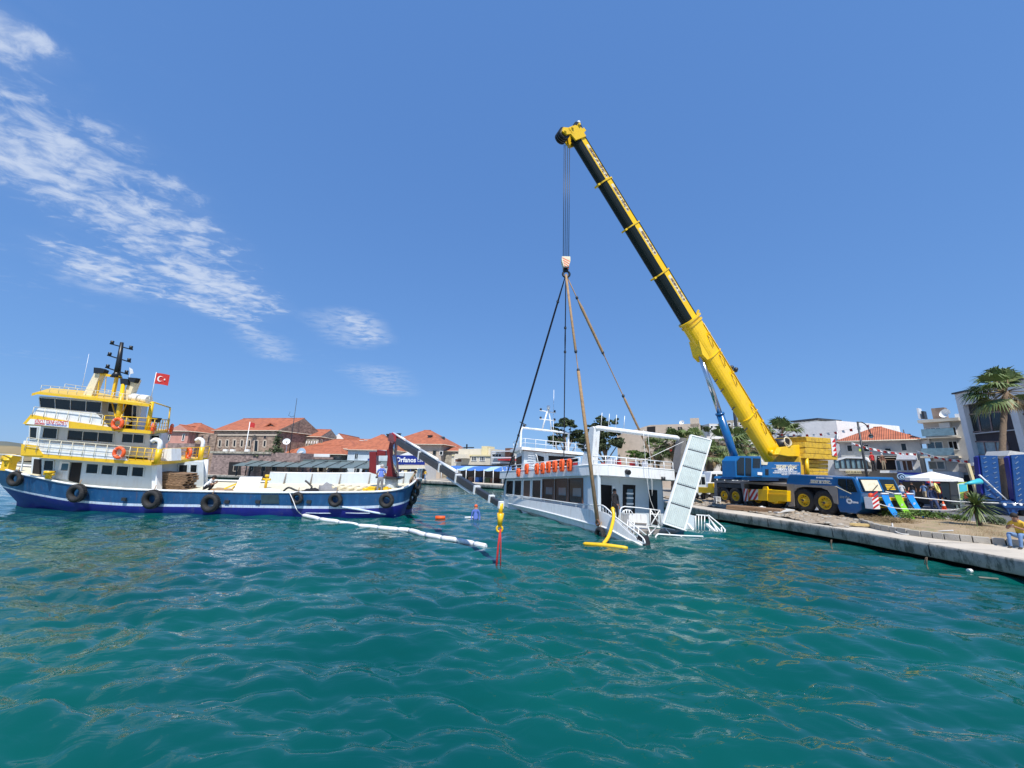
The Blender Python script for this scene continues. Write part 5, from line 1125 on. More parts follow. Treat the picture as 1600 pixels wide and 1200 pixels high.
o = cp('cab_side_window', [(1309, 757), (1309.5, 748), (1321, 748.5), (1323, 768), (1316, 763)], -.05, .03, M['glass'])
o = cp('cab_door_window', [(1324, 769), (1322.5, 748.5), (1331, 749), (1339, 769)], -.05, .03, M['glass'])
tt('SEDEF VİNÇ', (1312, 776.5), (1328, 778), .15, -.04, 'steel', crane)
m = MB(); c = tp(1327, 783, -.03); m.cyl(c, c+V((0, -.01, 0)), .15, n=18); m.build('oval_badge', M['white2'], crane)
tt('TEREX', (1324.8, 783), (1329.2, 783.2), .08, -.05, 'c_dark', crane); tt('DEMAG', (1332, 785), (1341, 785.6), .12, -.04, 'white2', crane)
m = MB(); m.bar(tp(1306, 760, -.05), tp(1330, 771.5, -.05), .03, .05, up=(0, 1, 0)); m.build('grab_bar', M['cream'], crane)
# front face of the cab: in the plane across the truck
xF = tp(1346, 770, -.02).x
def tf(px, py, xx=0.0): return t0(px, py, 'x', xF+xx)
upx = tp(1336, 748).x
# windscreen leans back; define by two edges
A0 = tp(1337.5, 749.5, .08); A1 = tp(1346, 769, .08); B0 = V((A0.x, CW-.2, A0.z)); B1 = V((A1.x, CW-.2, A1.z))
def ws(u, v, off=.02): # u across, v downward
    p = A0.lerp(B0, u).lerp(A1.lerp(B1, u), v); d1 = (B0-A0).normalized(); d2 = (A1-A0).normalized(); n = d1.cross(d2).normalized(); n = n if n.x > 0 else -n
    return p+n*(off+.09)
def wsp(nm, u0, v0, u1, v1, off, ma, par=crane):
    m = MB(); f = [ws(u0, v1, off), ws(u0, v0, off), ws(u1, v0, off), ws(u1, v1, off)]; g = [ws(u0, v1, off-.03), ws(u0, v0, off-.03), ws(u1, v0, off-.03), ws(u1, v1, off-.03)]
    m.add(f+g, [(0, 1, 2, 3), (7, 6, 5, 4), (0, 1, 5, 4), (1, 2, 6, 5), (2, 3, 7, 6), (3, 0, 4, 7)]); return m.build(nm, ma, par)
wsp('windscreen', .02, .0, .98, 1.0, .03, M['glass']); wsp('sunshade', .05, .06, .50, .93, .045, M['cream']); wsp('windscreen_pillar', .50, 0, .54, 1.0, .06, M['cranblue'])
for k in range(4): wsp('yellow_reflection', .66, .4+k*.12, .9, .47+k*.12, .04, M['yellow'])  # reflection in the right-hand glass, painted on as flat yellow bars
m = MB(); m.tube([A1, A0+V((.0, 0, .08)), B0+V((0, 0, .08)), B1], .09, 8); m.build('windscreen_frame', M['cranblue'], crane)
m = MB(); m.bar(ws(.2, 1.0, .07), ws(.44, .45, .07), .025); m.bar(ws(.62, 1.0, .07), ws(.86, .5, .07), .025); m.build('wipers', M['black'], crane)
zb1, zb0 = tf(1346, 776).z, tf(1346, 797).z
m = MB(); m.box(xF+.0, .15, zb0+.15, xF+.42, CW-.15, zb1-.02); m.build('front_bumper', M['cranyel'], crane, bevel=.03)
m = MB(); m.box(xF+.42, .5, zb0+.22, xF+.46, CW-.5, zb0+.52); m.build('grille', M['black'], crane)
for y0_, y1_, sg in ((-.05, .42, 1), (CW-.42, CW+.05, -1)):
    m = MB(); m.box(xF+.1, y0_, zb0+.1, xF+.47, y1_, zb1); o = m.build('hazard_plate', M['white2'], crane); m = MB()
    for k in range(4):
        z = zb0+.1+k*.2; a, b = (y0_, y1_) if sg > 0 else (y1_, y0_); m.poly([(xF+.475, a, z), (xF+.475, a, z+.1), (xF+.475, b, z+.32), (xF+.475, b, z+.22)])
    m.build('red_stripes', M['red'], o, recalc=False)
    m = MB(); m.sphere((xF+.3, (y0_+y1_)/2, zb1+.08), .13, 8, 6); m.build('indicator_lamp', M['orange'], crane)
cp('warning_mark', [(1273, 797), (1276, 792), (1279, 797)], -.4, .01, M['white2'])
# draped banners on the bumper
for k, (yy, ma, lb) in enumerate(((.72, 'vb1', 'bright blue banner hanging nearest the headlamp on the crane\'s front bumper'), (1.62, 'vg', 'lime green banner hanging in the middle of the crane\'s front bumper'), (2.5, 'vb2', 'bright blue banner hanging at the far end of the crane\'s front bumper'))):
    if ma not in M: M[ma] = mat(ma, (.01, .24, .75) if ma[1] == 'b' else (.22, .55, .015), .5, var=.2, sc=2, bump=.4, bsc=6)
    ln = 1.35 if k < 2 else 1.2
    base = V((xF+.48, yy, zb1+.18)); t = thing('hanging_banner', lb, 'banner', TF.M @ Matrix.Translation(base), 'beach banners hung on the crane bumper')
    rows = []
    for i in range(12):
        u = i/11; rows.append([V((.10+.55*u*u*.8, (-.24+.48*v/4)*(1-.15*u)+.15*u, -ln*u*(.92)+.05*sin(v*1.6+u*5))) for v in range(5)])
    m = MB(); m.loft(rows); m.loft([[p-V((.025, 0, 0)) for p in r] for r in rows]); c_ = m.build('cloth', M[ma], t)
    m = MB(); m.cyl((.10, -.26, .02), (.10, .26, .02), .04, n=8); m.build('hanging_rod', M['c_white'], t)
    m = MB(); r = rows[4]; m.obox(r[2]+V((.03, 0, -.05)), (.004, 0, -.0), (0, .07, 0), (.02, 0, .08)); m.build('printed_emblem', M['white2'], c_)
# ---- superstructure
SO = TF.w((tp(1198, 757).x*.5+xr*.5-(-.0), TW/2, zd)); SO = TF.w((tp(1200, 757, TW/2).x, TW/2, zd))
tipw = P(898, 213, 21.5)
dirb = V((tipw.x-SO.x, tipw.y-SO.y, 0)).normalized()
SF = Frame(SO, dirb, V((-dirb.y, dirb.x, 0)))
# local x: toward the boom tip; local y: away from... choose side facing the camera
near = -1.35 if SF.w((0, -1, 0)).y < SF.w((0, 1, 0)).y else 1.35
sg = 1 if near > 0 else -1
sup = bpy.data.objects.new('superstructure', None); COL.objects.link(sup); sup.parent = crane; sup.matrix_local = crane.matrix_world.inverted() @ SF.M
def sp(px, py, y=None): return SF.hit(px, py, 'y', near if y is None else y)
def sq_(nm, pts, y, th, ma, bevel=.02, ex=None):
    mm = MB(); mm.prism([sp(a, b, y) for a, b in pts], (0, -sg*th, 0)); return mm.build(nm, ma, sup, bevel=bevel)
m = MB(); m.cyl((0, 0, -.02), (0, 0, .28), 1.15, n=28); m.build('slewing_ring', M['black'], sup)
sq_('body_side', [(1190, 746), (1192, 722), (1251, 722), (1252, 747)], near, .5, M['cranblue'])
sq_('body_frame', [(1158, 749), (1160, 745), (1192, 744), (1252, 744), (1250, 752), (1170, 751)], near-sg*.3, 2.0, M['cranblue'])
sq_('body_far_side', [(1190, 746), (1192, 724), (1251, 724), (1252, 747)], near-sg*2.2, .4, M['cranblue'])
cabS = sq_('operator_cab', [(1150, 746), (1149, 720), (1155, 712.5), (1189, 713), (1191, 745)], near+sg*.02, .95, M['cranblue'])
for pts in ([(1152, 742), (1151.5, 721), (1157, 715), (1163, 715), (1163, 743)], [(1165, 743), (1165, 715.5), (1174, 716), (1174, 744)], [(1176.5, 731), (1177, 716), (1188, 716.5), (1187.5, 731)]):
    sq_('cab_window', pts, near+sg*.045, .02, M['glass'], 0)
sq_('white_notice', [(1184, 742), (1184, 737.5), (1191, 738), (1191, 742.5)], near+sg*.06, .02, M['white2'], 0)
sq_('vent_grille', [(1196, 742), (1196, 733), (1201, 733), (1201, 742.5)], near+sg*.02, .02, M['black'], 0)
sq_('cream_box', [(1192, 726), (1193, 722), (1200, 722), (1199, 726.5)], near+sg*.05, .3, M['cream'], 0)
FS = lambda px, py, y: sp(px, py, y)
tt('SEDEF VİNÇ', (1212, 729.3), (1245, 730.3), .28, near+sg*.02, 'cream', sup, FS, shear=.2, bold=.012)
for a, b in ((1206, 1248), ):
    m = MB(); m.bar(sp(a+4, 726.2, near+sg*.012), sp(b, 726.8, near+sg*.012), .015, .04, up=(0, 1, 0)); m.bar(sp(a, 731.6, near+sg*.012), sp(b-4, 732.4, near+sg*.012), .015, .035, up=(0, 1, 0)); m.build('lettering_rule', M['white2'], sup)
tt('HEAVY LIFT', (1215, 733.6), (1240, 734.3), .15, near+sg*.02, 'white2', sup, FS)
tt('ULUSLARARASI NAKLİYAT', (1210, 736), (1246, 737), .12, near+sg*.02, 'white2', sup, FS, bold=.003)
tt('ROMORKÖR DALGIÇ VİNÇ HİZMETLERİ', (1208, 738.6), (1250, 739.8), .12, near+sg*.02, 'white2', sup, FS, bold=.003)
tt('0532 314 86 37', (1221, 741.3), (1250, 742.2), .11, near+sg*.02, 'white2', sup, FS, bold=.003)
# counterweights: individually stacked slabs
xl, xr_ = 1258, 1299
ys = [682, 690.5, 699.5, 708.5, 716.5]
for k in range(4):
    a, b = ys[k], ys[k+1]-.4; j = random.uniform(-1, 1)
    sq_('counterweight_slab', [(xl+(1 if k else 3)+j, b), (xl+1+j, a), (xr_+(0 if k < 2 else 3)+(7 if k == 3 else 0), a+3), (xr_+(2 if k < 2 else 4)+(6 if k == 3 else 0), b+2.5)], near+sg*.1, 2.9, M['cwyel'], .03)
for k in range(4):
    y0_ = 718+k*6.1; sq_('counterweight_slab', [(1257+k*.3, y0_+5.7), (1256.5+k*.3, y0_), (1294, y0_+1.5), (1294.5, y0_+7.0)], near-sg*.35, 2.0, M['cwyel'], .03)
sq_('counterweight_carrier', [(1248, 742), (1250, 713), (1259, 713), (1259, 742)], near-sg*.2, 2.2, M['cwyel'])
m = MB(); m.cyl(sp(1262, 742, near), sp(1260, 716, near), .12, n=10); m.build('counterweight_cylinder', M['yellow'], sup)
hp = sq_('counterweight_hazard_plate', [(1301, 712), (1298, 684), (1304.5, 684.5), (1308, 713)], near+sg*.16, .03, M['white2'], 0)
m = MB()
for k in range(4):
    a, b = 684+k*7, 691+k*7; l = lambda y: 1298+(y-684)*.107; r = lambda y: 1304.5+(y-684)*.125
    m.poly([sp(l(b)+1, b, near+sg*.17), sp(r(a), a+.5, near+sg*.17), sp(r(b), b+.3, near+sg*.17)])
m.build('red_triangles', M['red'], hp, recalc=False)
# rear arm and winches
sq_('winch_frame', [(1216, 710), (1221, 699), (1236, 697), (1258, 693.5), (1258, 713), (1232, 713)], near-sg*.3, .35, M['yellow'])
sq_('winch_frame', [(1216, 710), (1221, 699), (1236, 697), (1258, 693.5), (1258, 713), (1232, 713)], near-sg*2.2, .35, M['yellow'])
m = MB(); a = sp(1232, 695, near-sg*.6); m.cyl(a, a-V((0, sg*1.5, 0)), .45, n=18); a = sp(1250, 689, near-sg*.6); m.cyl(a, a-V((0, sg*1.5, 0)), .42, n=18); m.build('winch_drum', M['black'], sup)
m = MB(); c = sp(1230, 690, near-sg*.4); m.torus(c, (0, 1, 0), .35, .03, 18, 5); m.torus(c+V((.1, .1, 0)), (0.2, 1, .3), .3, .03, 18, 5); m.build('hose_loops', M['cream'], sup)
# ---- boom
Bb = SF.w(sp(1200, 706, near-sg*1.35)); axis = tipw-Bb; BL_ = axis.length; ax_ = axis.normalized()
side = ax_.cross(V((0, 0, 1))).normalized(); upn = side.cross(ax_).normalized()
if side.y > 0: side = -side                          # side points towards the camera
cw = crane.matrix_world.inverted(); R3 = cw.to_3x3()
def bw(t, u, v): return cw @ (Bb+ax_*t+side*u+upn*v)
def t_at(py):
    lo, hi = -2.0, BL_+2
    for _ in range(40):
        mm_ = (lo+hi)/2; v = Bb+ax_*mm_-_C; y = 600-FL*v.dot(_U)/v.dot(_F)
        if y > py: lo = mm_
        else: hi = mm_
    return lo
def section(w, h, flat=.50):   # cross-section: flat top, straight upper sides, round belly; returns (u, v)
    pts = [(w/2, h/2), (w/2, h/2-h*flat)]
    for k in range(1, 10):
        a = pi*k/10; pts.append((w/2*cos(a), h/2-h*flat-(h*(1-flat))*sin(a)**.85))
    pts += [(-w/2, h/2-h*flat), (-w/2, h/2)]
    return pts
def boomsec(nm, t_0, t_1, w, h, two=True, v0=0.0):
    pr_ = section(w, h); n = len(pr_); m = MB()
    ra = [bw(t_0, u, v+v0) for u, v in pr_]; rb = [bw(t_1, u, v+v0) for u, v in pr_]
    for i in range(n):
        j = (i+1) % n; mi_ = 0
        if two and (i == 0 or i == n-2): mi_ = 1     # the straight sides carry the yellow band
        m.add([ra[i], ra[j], rb[j], rb[i]], [(0, 1, 2, 3)], mi_, 1 < i < n-3)
    m.poly(ra[::-1], 0); m.poly(rb, 0)
    return m.build(nm, [M['craneblack'], M['cranyel']] if two else [M['cranyel'], M['cranyel']], crane)
tB0 = t_at(708)-.3; tB1 = t_at(501)
W0, H0 = .93, 1.36
boomsec('boom_base', tB0, tB1, W0, H0, False)
ks = [(501, 428, .79, 1.17), (428, 354, .73, 1.08), (354, 285, .67, 1.00), (285, 216, .62, .93)]
prev = tB1
for k, (a, b, w_, h_) in enumerate(ks):
    ta, tb = prev, t_at(b); bs_ = boomsec('boom_section', ta-.2, tb, w_, h_, True)
    m = MB(); W1, H1 = w_+.09, h_+.10
    for (aa, bb_, g_w, g_h) in ((tb-.09, tb, W1, H1),) if k < 3 else ():
        r0 = [bw(aa, u, v) for u, v in section(g_w, g_h)]; r1 = [bw(bb_, u, v) for u, v in section(g_w, g_h)]
        m.loft([r0, r1], 0, True, True); m.poly(r0[::-1]); m.poly(r1); m.bar(bw(tb-.08, 0, H1/2), bw(tb-.08, 0, H1/2+.25), .35, .1); m.bar(bw(tb-.05, 0, -H1/2), bw(tb-.05, 0, -H1/2-.2), .4, .12)
        m.build('section_collar', M['yellow'], crane)
    # lettering in a pale cartouche on the yellow band
    tm = tb-(.45 if k < 3 else .8); L_ = 2.1 if k < 3 else 2.5
    o_ = bw(tm-L_/2-.1, w_/2+.012, h_/2-h_*.25); 
    m = MB(); e1 = [bw(tm, w_/2+.006, h_/2-h_*.12), bw(tm, w_/2+.006, h_/2-h_*.38), bw(tm-L_, w_/2+.006, h_/2-h_*.38), bw(tm-L_, w_/2+.006, h_/2-h_*.12)]; m.poly(e1); 
    pl = m.build('lettering_panel', M['cream'], bs_, recalc=False)
    tx = text('lettering', 'SEDEF ★ VİNÇ ★', .25, M['c_brown'], bs_, Matrix(), shear=.15, bold=.012)
    xs = [v.co.x for v in tx.data.vertices]; sx = (L_-.25)/(max(xs)-min(xs))
    tx.data.transform(axes(o_, R3 @ -ax_, R3 @ upn) @ Matrix.Diagonal((sx, 1, 1, 1)))
    m = MB(); m.bar(bw(ta, w_/2, h_/2-.02), bw(tb, w_/2, h_/2-.02), .05, .05, up=R3 @ upn); m.build('dark_top_edge', M['craneblack'], bs_)
    prev = tb
# base boom fittings
m = MB()
for (t_, g) in ((tB1-.05, .22), (tB1-.35, .14)):
    r0 = [bw(t_-.07, u, v) for u, v in section(W0+g, H0+g)]; r1 = [bw(t_+.07, u, v) for u, v in section(W0+g, H0+g)]; m.loft([r0, r1], 0, True, True); m.poly(r0[::-1]); m.poly(r1)
m.bar(bw(tB1-.1, .2, H0/2+.1), bw(tB1+.1, .2, H0/2+.6), .12); m.build('boom_head_collar', M['yellow'], crane)
tc_ = t_at(545)
m = MB(); m.prism([bw(tc_+1.0, -.45, -H0/2+.2), bw(tc_-.6, -.45, -H0/2+.2), bw(tc_-.55, -.45, -H0/2-.12), bw(tc_+.0, -.45, -H0/2-.28)], R3 @ side*.8); m.build('cylinder_bracket', M['cranyel'], crane)
for tt_ in (t_at(556), t_at(650)):
    r0 = [bw(tt_-.03, u, v) for u, v in section(W0+.12, H0+.12)]; r1 = [bw(tt_+.03, u, v) for u, v in section(W0+.12, H0+.12)]; m = MB(); m.loft([r0, r1], 0, True, True); m.poly(r0[::-1]); m.poly(r1); m.build('boom_rib', M['cranyel'], crane)
m = MB()
for py in (530, 560, 590, 640, 665):
    t_ = t_at(py); m.tube([bw(t_, W0/2+.03, .35), bw(t_-.5, W0/2+.16, .28), bw(t_-.9, W0/2+.06, .18)], .035, 5); m.bar(bw(t_, W0/2, .5), bw(t_, W0/2+.14, .5), .14)
m.tube([bw(t_at(515), W0/2+.04, .62), bw(t_at(700), W0/2+.04, .62)], .03, 5); m.build('boom_fittings', M['yellow'], crane)
m = MB()
for py in (600, 628, 660, 585): t_ = t_at(py); m.bar(bw(t_, .1, H0/2), bw(t_, .1, H0/2+.45), .07); m.bar(bw(t_, .1, -H0/2), bw(t_, .1, -H0/2-.35), .06)
m.tube([bw(t_at(520), 0, H0/2+.08), bw(t_at(700), 0, H0/2+.08)], .04, 5); m.build('cable_guides', M['dsteel'], crane)
m = MB(); m.cyl(bw(t_at(703), W0/2-.1, -.35), bw(t_at(703), W0/2+.18, -.35), .2, n=14); m.build('pivot_pin', M['yellow'], crane)
# luffing cylinder
cb0 = sp(1157, 742, near-sg*1.35); c1 = cw @ SF.w(cb0); c2 = bw(tc_-.1, 0, -H0/2-.1); mid_ = c1.lerp(c2, .50)
m = MB(); m.cyl(c1, mid_, .25, n=16); m.cyl(mid_, mid_+(c2-c1).normalized()*.12, .29, n=16); m.build('luffing_cylinder', M['cranblue'], crane)
m = MB(); m.cyl(mid_, c2, .165, n=14); m.build('cylinder_rod', M['steel'], crane)
# boom head with sheaves
m = MB(); te = t_at(216)
for u in (-.40, .30):
    m.prism([bw(te-.3, u, .45), bw(te+.35, u, .5), bw(te+.62, u, .1), bw(te+.62, u, -.55), bw(te+.42, u, -.75), bw(te-.3, u, -.6)], R3 @ side*.10)
    m.prism([bw(te+.15, u, -.5), bw(te+.6, u, -.55), bw(te+.75, u, -1.0), bw(te+.55, u, -1.25), bw(te+.25, u, -1.1)], R3 @ side*.10)
for a_, b_ in ((.45, -1.05), (.55, .42), (.5, -.3)): m.cyl(bw(te+a_, -.5, b_), bw(te+a_, .5, b_), .09, n=8)
m.bar(bw(te+.4, -.1, .5), bw(te+.65, -.1, .95), .25, .2); m.bar(bw(te+.1, .2, .45), bw(te+.2, .2, .8), .3, .25); m.build('boom_head', M['yellow'], crane)
m = MB()
for u in (-.24, -.08, .08, .24): m.cyl(bw(te+.45, u-.05, -1.0), bw(te+.45, u+.05, -1.0), .40, n=18); m.cyl(bw(te+.55, u-.05, .45), bw(te+.55, u+.05, .45), .32, n=16)
m.build('sheaves', M['black'], crane)
m = MB(); m.sphere(bw(te+.9, 0, 1.05), .13, 8, 6); m.cyl(bw(te+.6, 0, .7), bw(te+.9, 0, 1.05), .04, n=5); m.build('anemometer', M['white2'], crane)
# hoist ropes and hook block
Yh = (Bb+ax_*(te+.45)-upn*.85).y
Hk = P(884, 411, Yh); Wc = cw
for px_t, px_b, py_t in ((881.5, 880, 226), (884, 882.8, 226), (887, 885.8, 226), (890, 888.6, 226)):
    m = MB(); m.cyl(cw @ P(px_t, py_t, Yh), cw @ P(px_b, 403, Yh), .022, n=5); m.build('hoist_rope', M['dsteel'], crane)
hb = thing('hook_block', 'white and red striped hook block hanging from the crane ropes', 'hook block', Hk)
k_ = 1/FL*(Hk-_C).dot(_F)
pr8 = [(-6.5*k_, 9*k_), (6.5*k_, 9*k_), (7*k_, 2*k_), (4*k_, -9*k_), (-4*k_, -9*k_), (-7*k_, 2*k_)]
m = MB(); m.prism([(a, -.18, b) for a, b in pr8], (0, .36, 0)); m.build('cheek_plates', M['cream'], hb, bevel=.02)
m = MB()
for j in range(4):
    z = 7*k_-j*4*k_; w_ = (5.6-j*.7)*k_; m.poly([(-w_, -.187, z), (-w_, -.187, z-.06), (w_, -.187, z-.30), (w_, -.187, z-.24)])
m.build('red_stripes', M['orange'], hb, recalc=False)
m = MB(); m.box(-4.2*k_, -.2, -11*k_, 4.2*k_, .2, -8.6*k_); m.cyl((0, 0, -11*k_), (0, 0, -15*k_), .09, n=8); m.torus((0.02, 0, -19*k_), (0, 1, 0), .2, .07, 14, 6); m.build('hook', M['black'], hb)
# slings
hp_ = Hk+V((0, 0, -19.5*k_))
def sling(label, end, ma, r, group='slings from the crane hook to the ferry', mids=(), end2=None):
    t = thing('lifting_sling', label, 'sling', hp_); m = MB(); e = end-hp_
    pts = [V((0, 0, 0))]+[e*f for f, _ in mids]+[e]; rs = [r[0]]+[x for _, x in mids]+[r[1]]
    m.tube(pts, rs, 6); m.build('strap', M[ma], t)
    for f, rr in mids[::2]: mm = MB(); mm.sphere(e*f, (.09, .09, .12), 8, 5); mm.build('shackle', M['dsteel'], t)
    return t
sling('near brown sling crossing the ferry\'s side to the hull beside the yellow hose', SB.w(s(934, 817, -.2)), 'rope', (.07, .10), mids=((.36, .075), (.365, .025), (.44, .03), (.445, .09)))
sling('black sling slanting left to the ferry\'s bow', SB.w(s(786, 762, .1)), 'brope', (.03, .05), mids=((.1, .06), (.55, .08), (.7, .06)))
sling('thin black sling hanging straight down to the far side of the ferry\'s bow', SB.w((s(876, 668, WD-.4).x*0+xb+1.2, WD-.2, z2)), 'brope', (.03, .04), mids=((.2, .035), (.25, .05), (.3, .035)))
sling('brown sling slanting right to the far quarter of the ferry', SB.w((-1.6, WD-.1, zt)), 'rope', (.03, .06), mids=((.12, .03), (.17, .09), (.40, .08), (.42, .03), (.62, .03), (.64, .07)))
m = MB(); a = s(934, 817, -.25); t = thing('sling_shackle', 'rusty shackle where the near brown sling meets the ferry\'s hull', 'shackle', SB.M @ Matrix.Translation(a)); m.torus((0, 0, 0), (0, 1, 0), .12, .05, 12, 6); m.build('bow', M['c_brown'], t)
# ================================================================ TOWN
rooft = bpy.data.materials.new('clay_roof_tiles'); rooft.use_nodes = True
def _roof():
    t = rooft.node_tree; b = t.nodes['Principled BSDF']; tc = nd(t, 'ShaderNodeTexCoord')
    n = nd(t, 'ShaderNodeTexNoise'); lk(t, tc.outputs['Object'], n.inputs['Vector']); n.inputs['Scale'].default_value = 1.3; n.inputs['Detail'].default_value = 6
    mx = nd(t, 'ShaderNodeMix', data_type='RGBA'); lk(t, sstep(t, n.outputs[0], .35, .68), mx.inputs[0]); mx.inputs[6].default_value = (.50, .16, .08, 1); mx.inputs[7].default_value = (.36, .115, .06, 1)
    lk(t, mx.outputs[2], b.inputs['Base Color']); b.inputs['Roughness'].default_value = .85
    w = nd(t, 'ShaderNodeTexWave', wave_type='BANDS', bands_direction='X'); lk(t, tc.outputs['Object'], w.inputs['Vector']); w.inputs['Scale'].default_value = 1.6; w.inputs['Distortion'].default_value = .3
    bp = nd(t, 'ShaderNodeBump'); bp.inputs['Strength'].default_value = .9; bp.inputs['Distance'].default_value = .08; lk(t, w.outputs[0], bp.inputs['Height']); lk(t, bp.outputs[0], b.inputs['Normal'])
_roof(); M['tile'] = rooft
def wall(n, c, v=.08, c2=None): M[n] = mat(n, c, .9, var=v, sc=1.5, bump=.3, bsc=8, c2=c2 or tuple(x*.65 for x in c), c2sc=.8, c2amt=.35, streak=1.5); return n
wall('w_brownstone', (.27, .195, .15), .22, (.36, .28, .21)); 
def _stone(m, sc=2.2):
    t = m.node_tree; b = t.nodes['Principled BSDF']; tc = [n for n in t.nodes if n.type == 'TEX_COORD'][0]; src = b.inputs['Base Color'].links[0].from_socket
    mp = nd(t, 'ShaderNodeMapping'); lk(t, tc.outputs['Object'], mp.inputs[0]); mp.inputs['Scale'].default_value = (sc, sc, sc*1.8)
    v = nd(t, 'ShaderNodeTexVoronoi'); lk(t, mp.outputs[0], v.inputs['Vector']); v.inputs['Scale'].default_value = 1.0; v.inputs['Randomness'].default_value = .8
    hsv = nd(t, 'ShaderNodeMix', data_type='RGBA', blend_type='OVERLAY'); hsv.inputs[0].default_value = .45; lk(t, src, hsv.inputs[6])
    bw_ = nd(t, 'ShaderNodeRGBToBW'); lk(t, v.outputs['Color'], bw_.inputs[0]); lk(t, bw_.outputs[0], hsv.inputs[7]); lk(t, hsv.outputs[2], b.inputs['Base Color'])
_stone(M['w_brownstone']); wall('w_pink', (.52, .26, .21)); wall('w_white', (.74, .74, .72)); wall('w_cream', (.66, .60, .48)); wall('w_beige', (.50, .42, .34)); wall('w_grey', (.42, .42, .40))
wall('w_palegrey', (.56, .55, .52)); wall('w_paleblue', (.50, .58, .63)); wall('w_dark', (.055, .048, .055)); wall('w_stone', (.33, .30, .24)); wall('w_yellow', (.72, .62, .36)); wall('w_mauve', (.26, .185, .165)); _stone(M['w_stone']); _stone(M['w_mauve'])
M['can_blue'] = cloth('blue_canopy', (.05, .16, .45)); M['can_lblue'] = cloth('pale_blue_canopy', (.35, .52, .68)); M['can_cream'] = cloth('cream_canopy', (.70, .62, .48)); M['slate'] = mat('slate_canopy', (.12, .16, .165), .6, var=.1); M['signblue'] = mat('sign_blue', (.01, .025, .22), .4)
M['can_white'] = cloth('white_canopy', (.78, .78, .76)); M['aqua'] = mat('aqua_plastic', (.05, .45, .55), .4); M['lime'] = mat('lime_print', (.5, .62, .1), .5); M['lglass'] = mat('pale_glass', (.22, .34, .38), .1, var=.3)
def Pz(px, Y, z=QZ):
    # world point standing at height z seen in column px at forward distance Y
    lo, hi = 300.0, 1100.0
    for _ in range(40):
        m_ = (lo+hi)/2
        if P(px, m_, Y).z > z: lo = m_
        else: hi = m_
    return P(px, lo, Y)
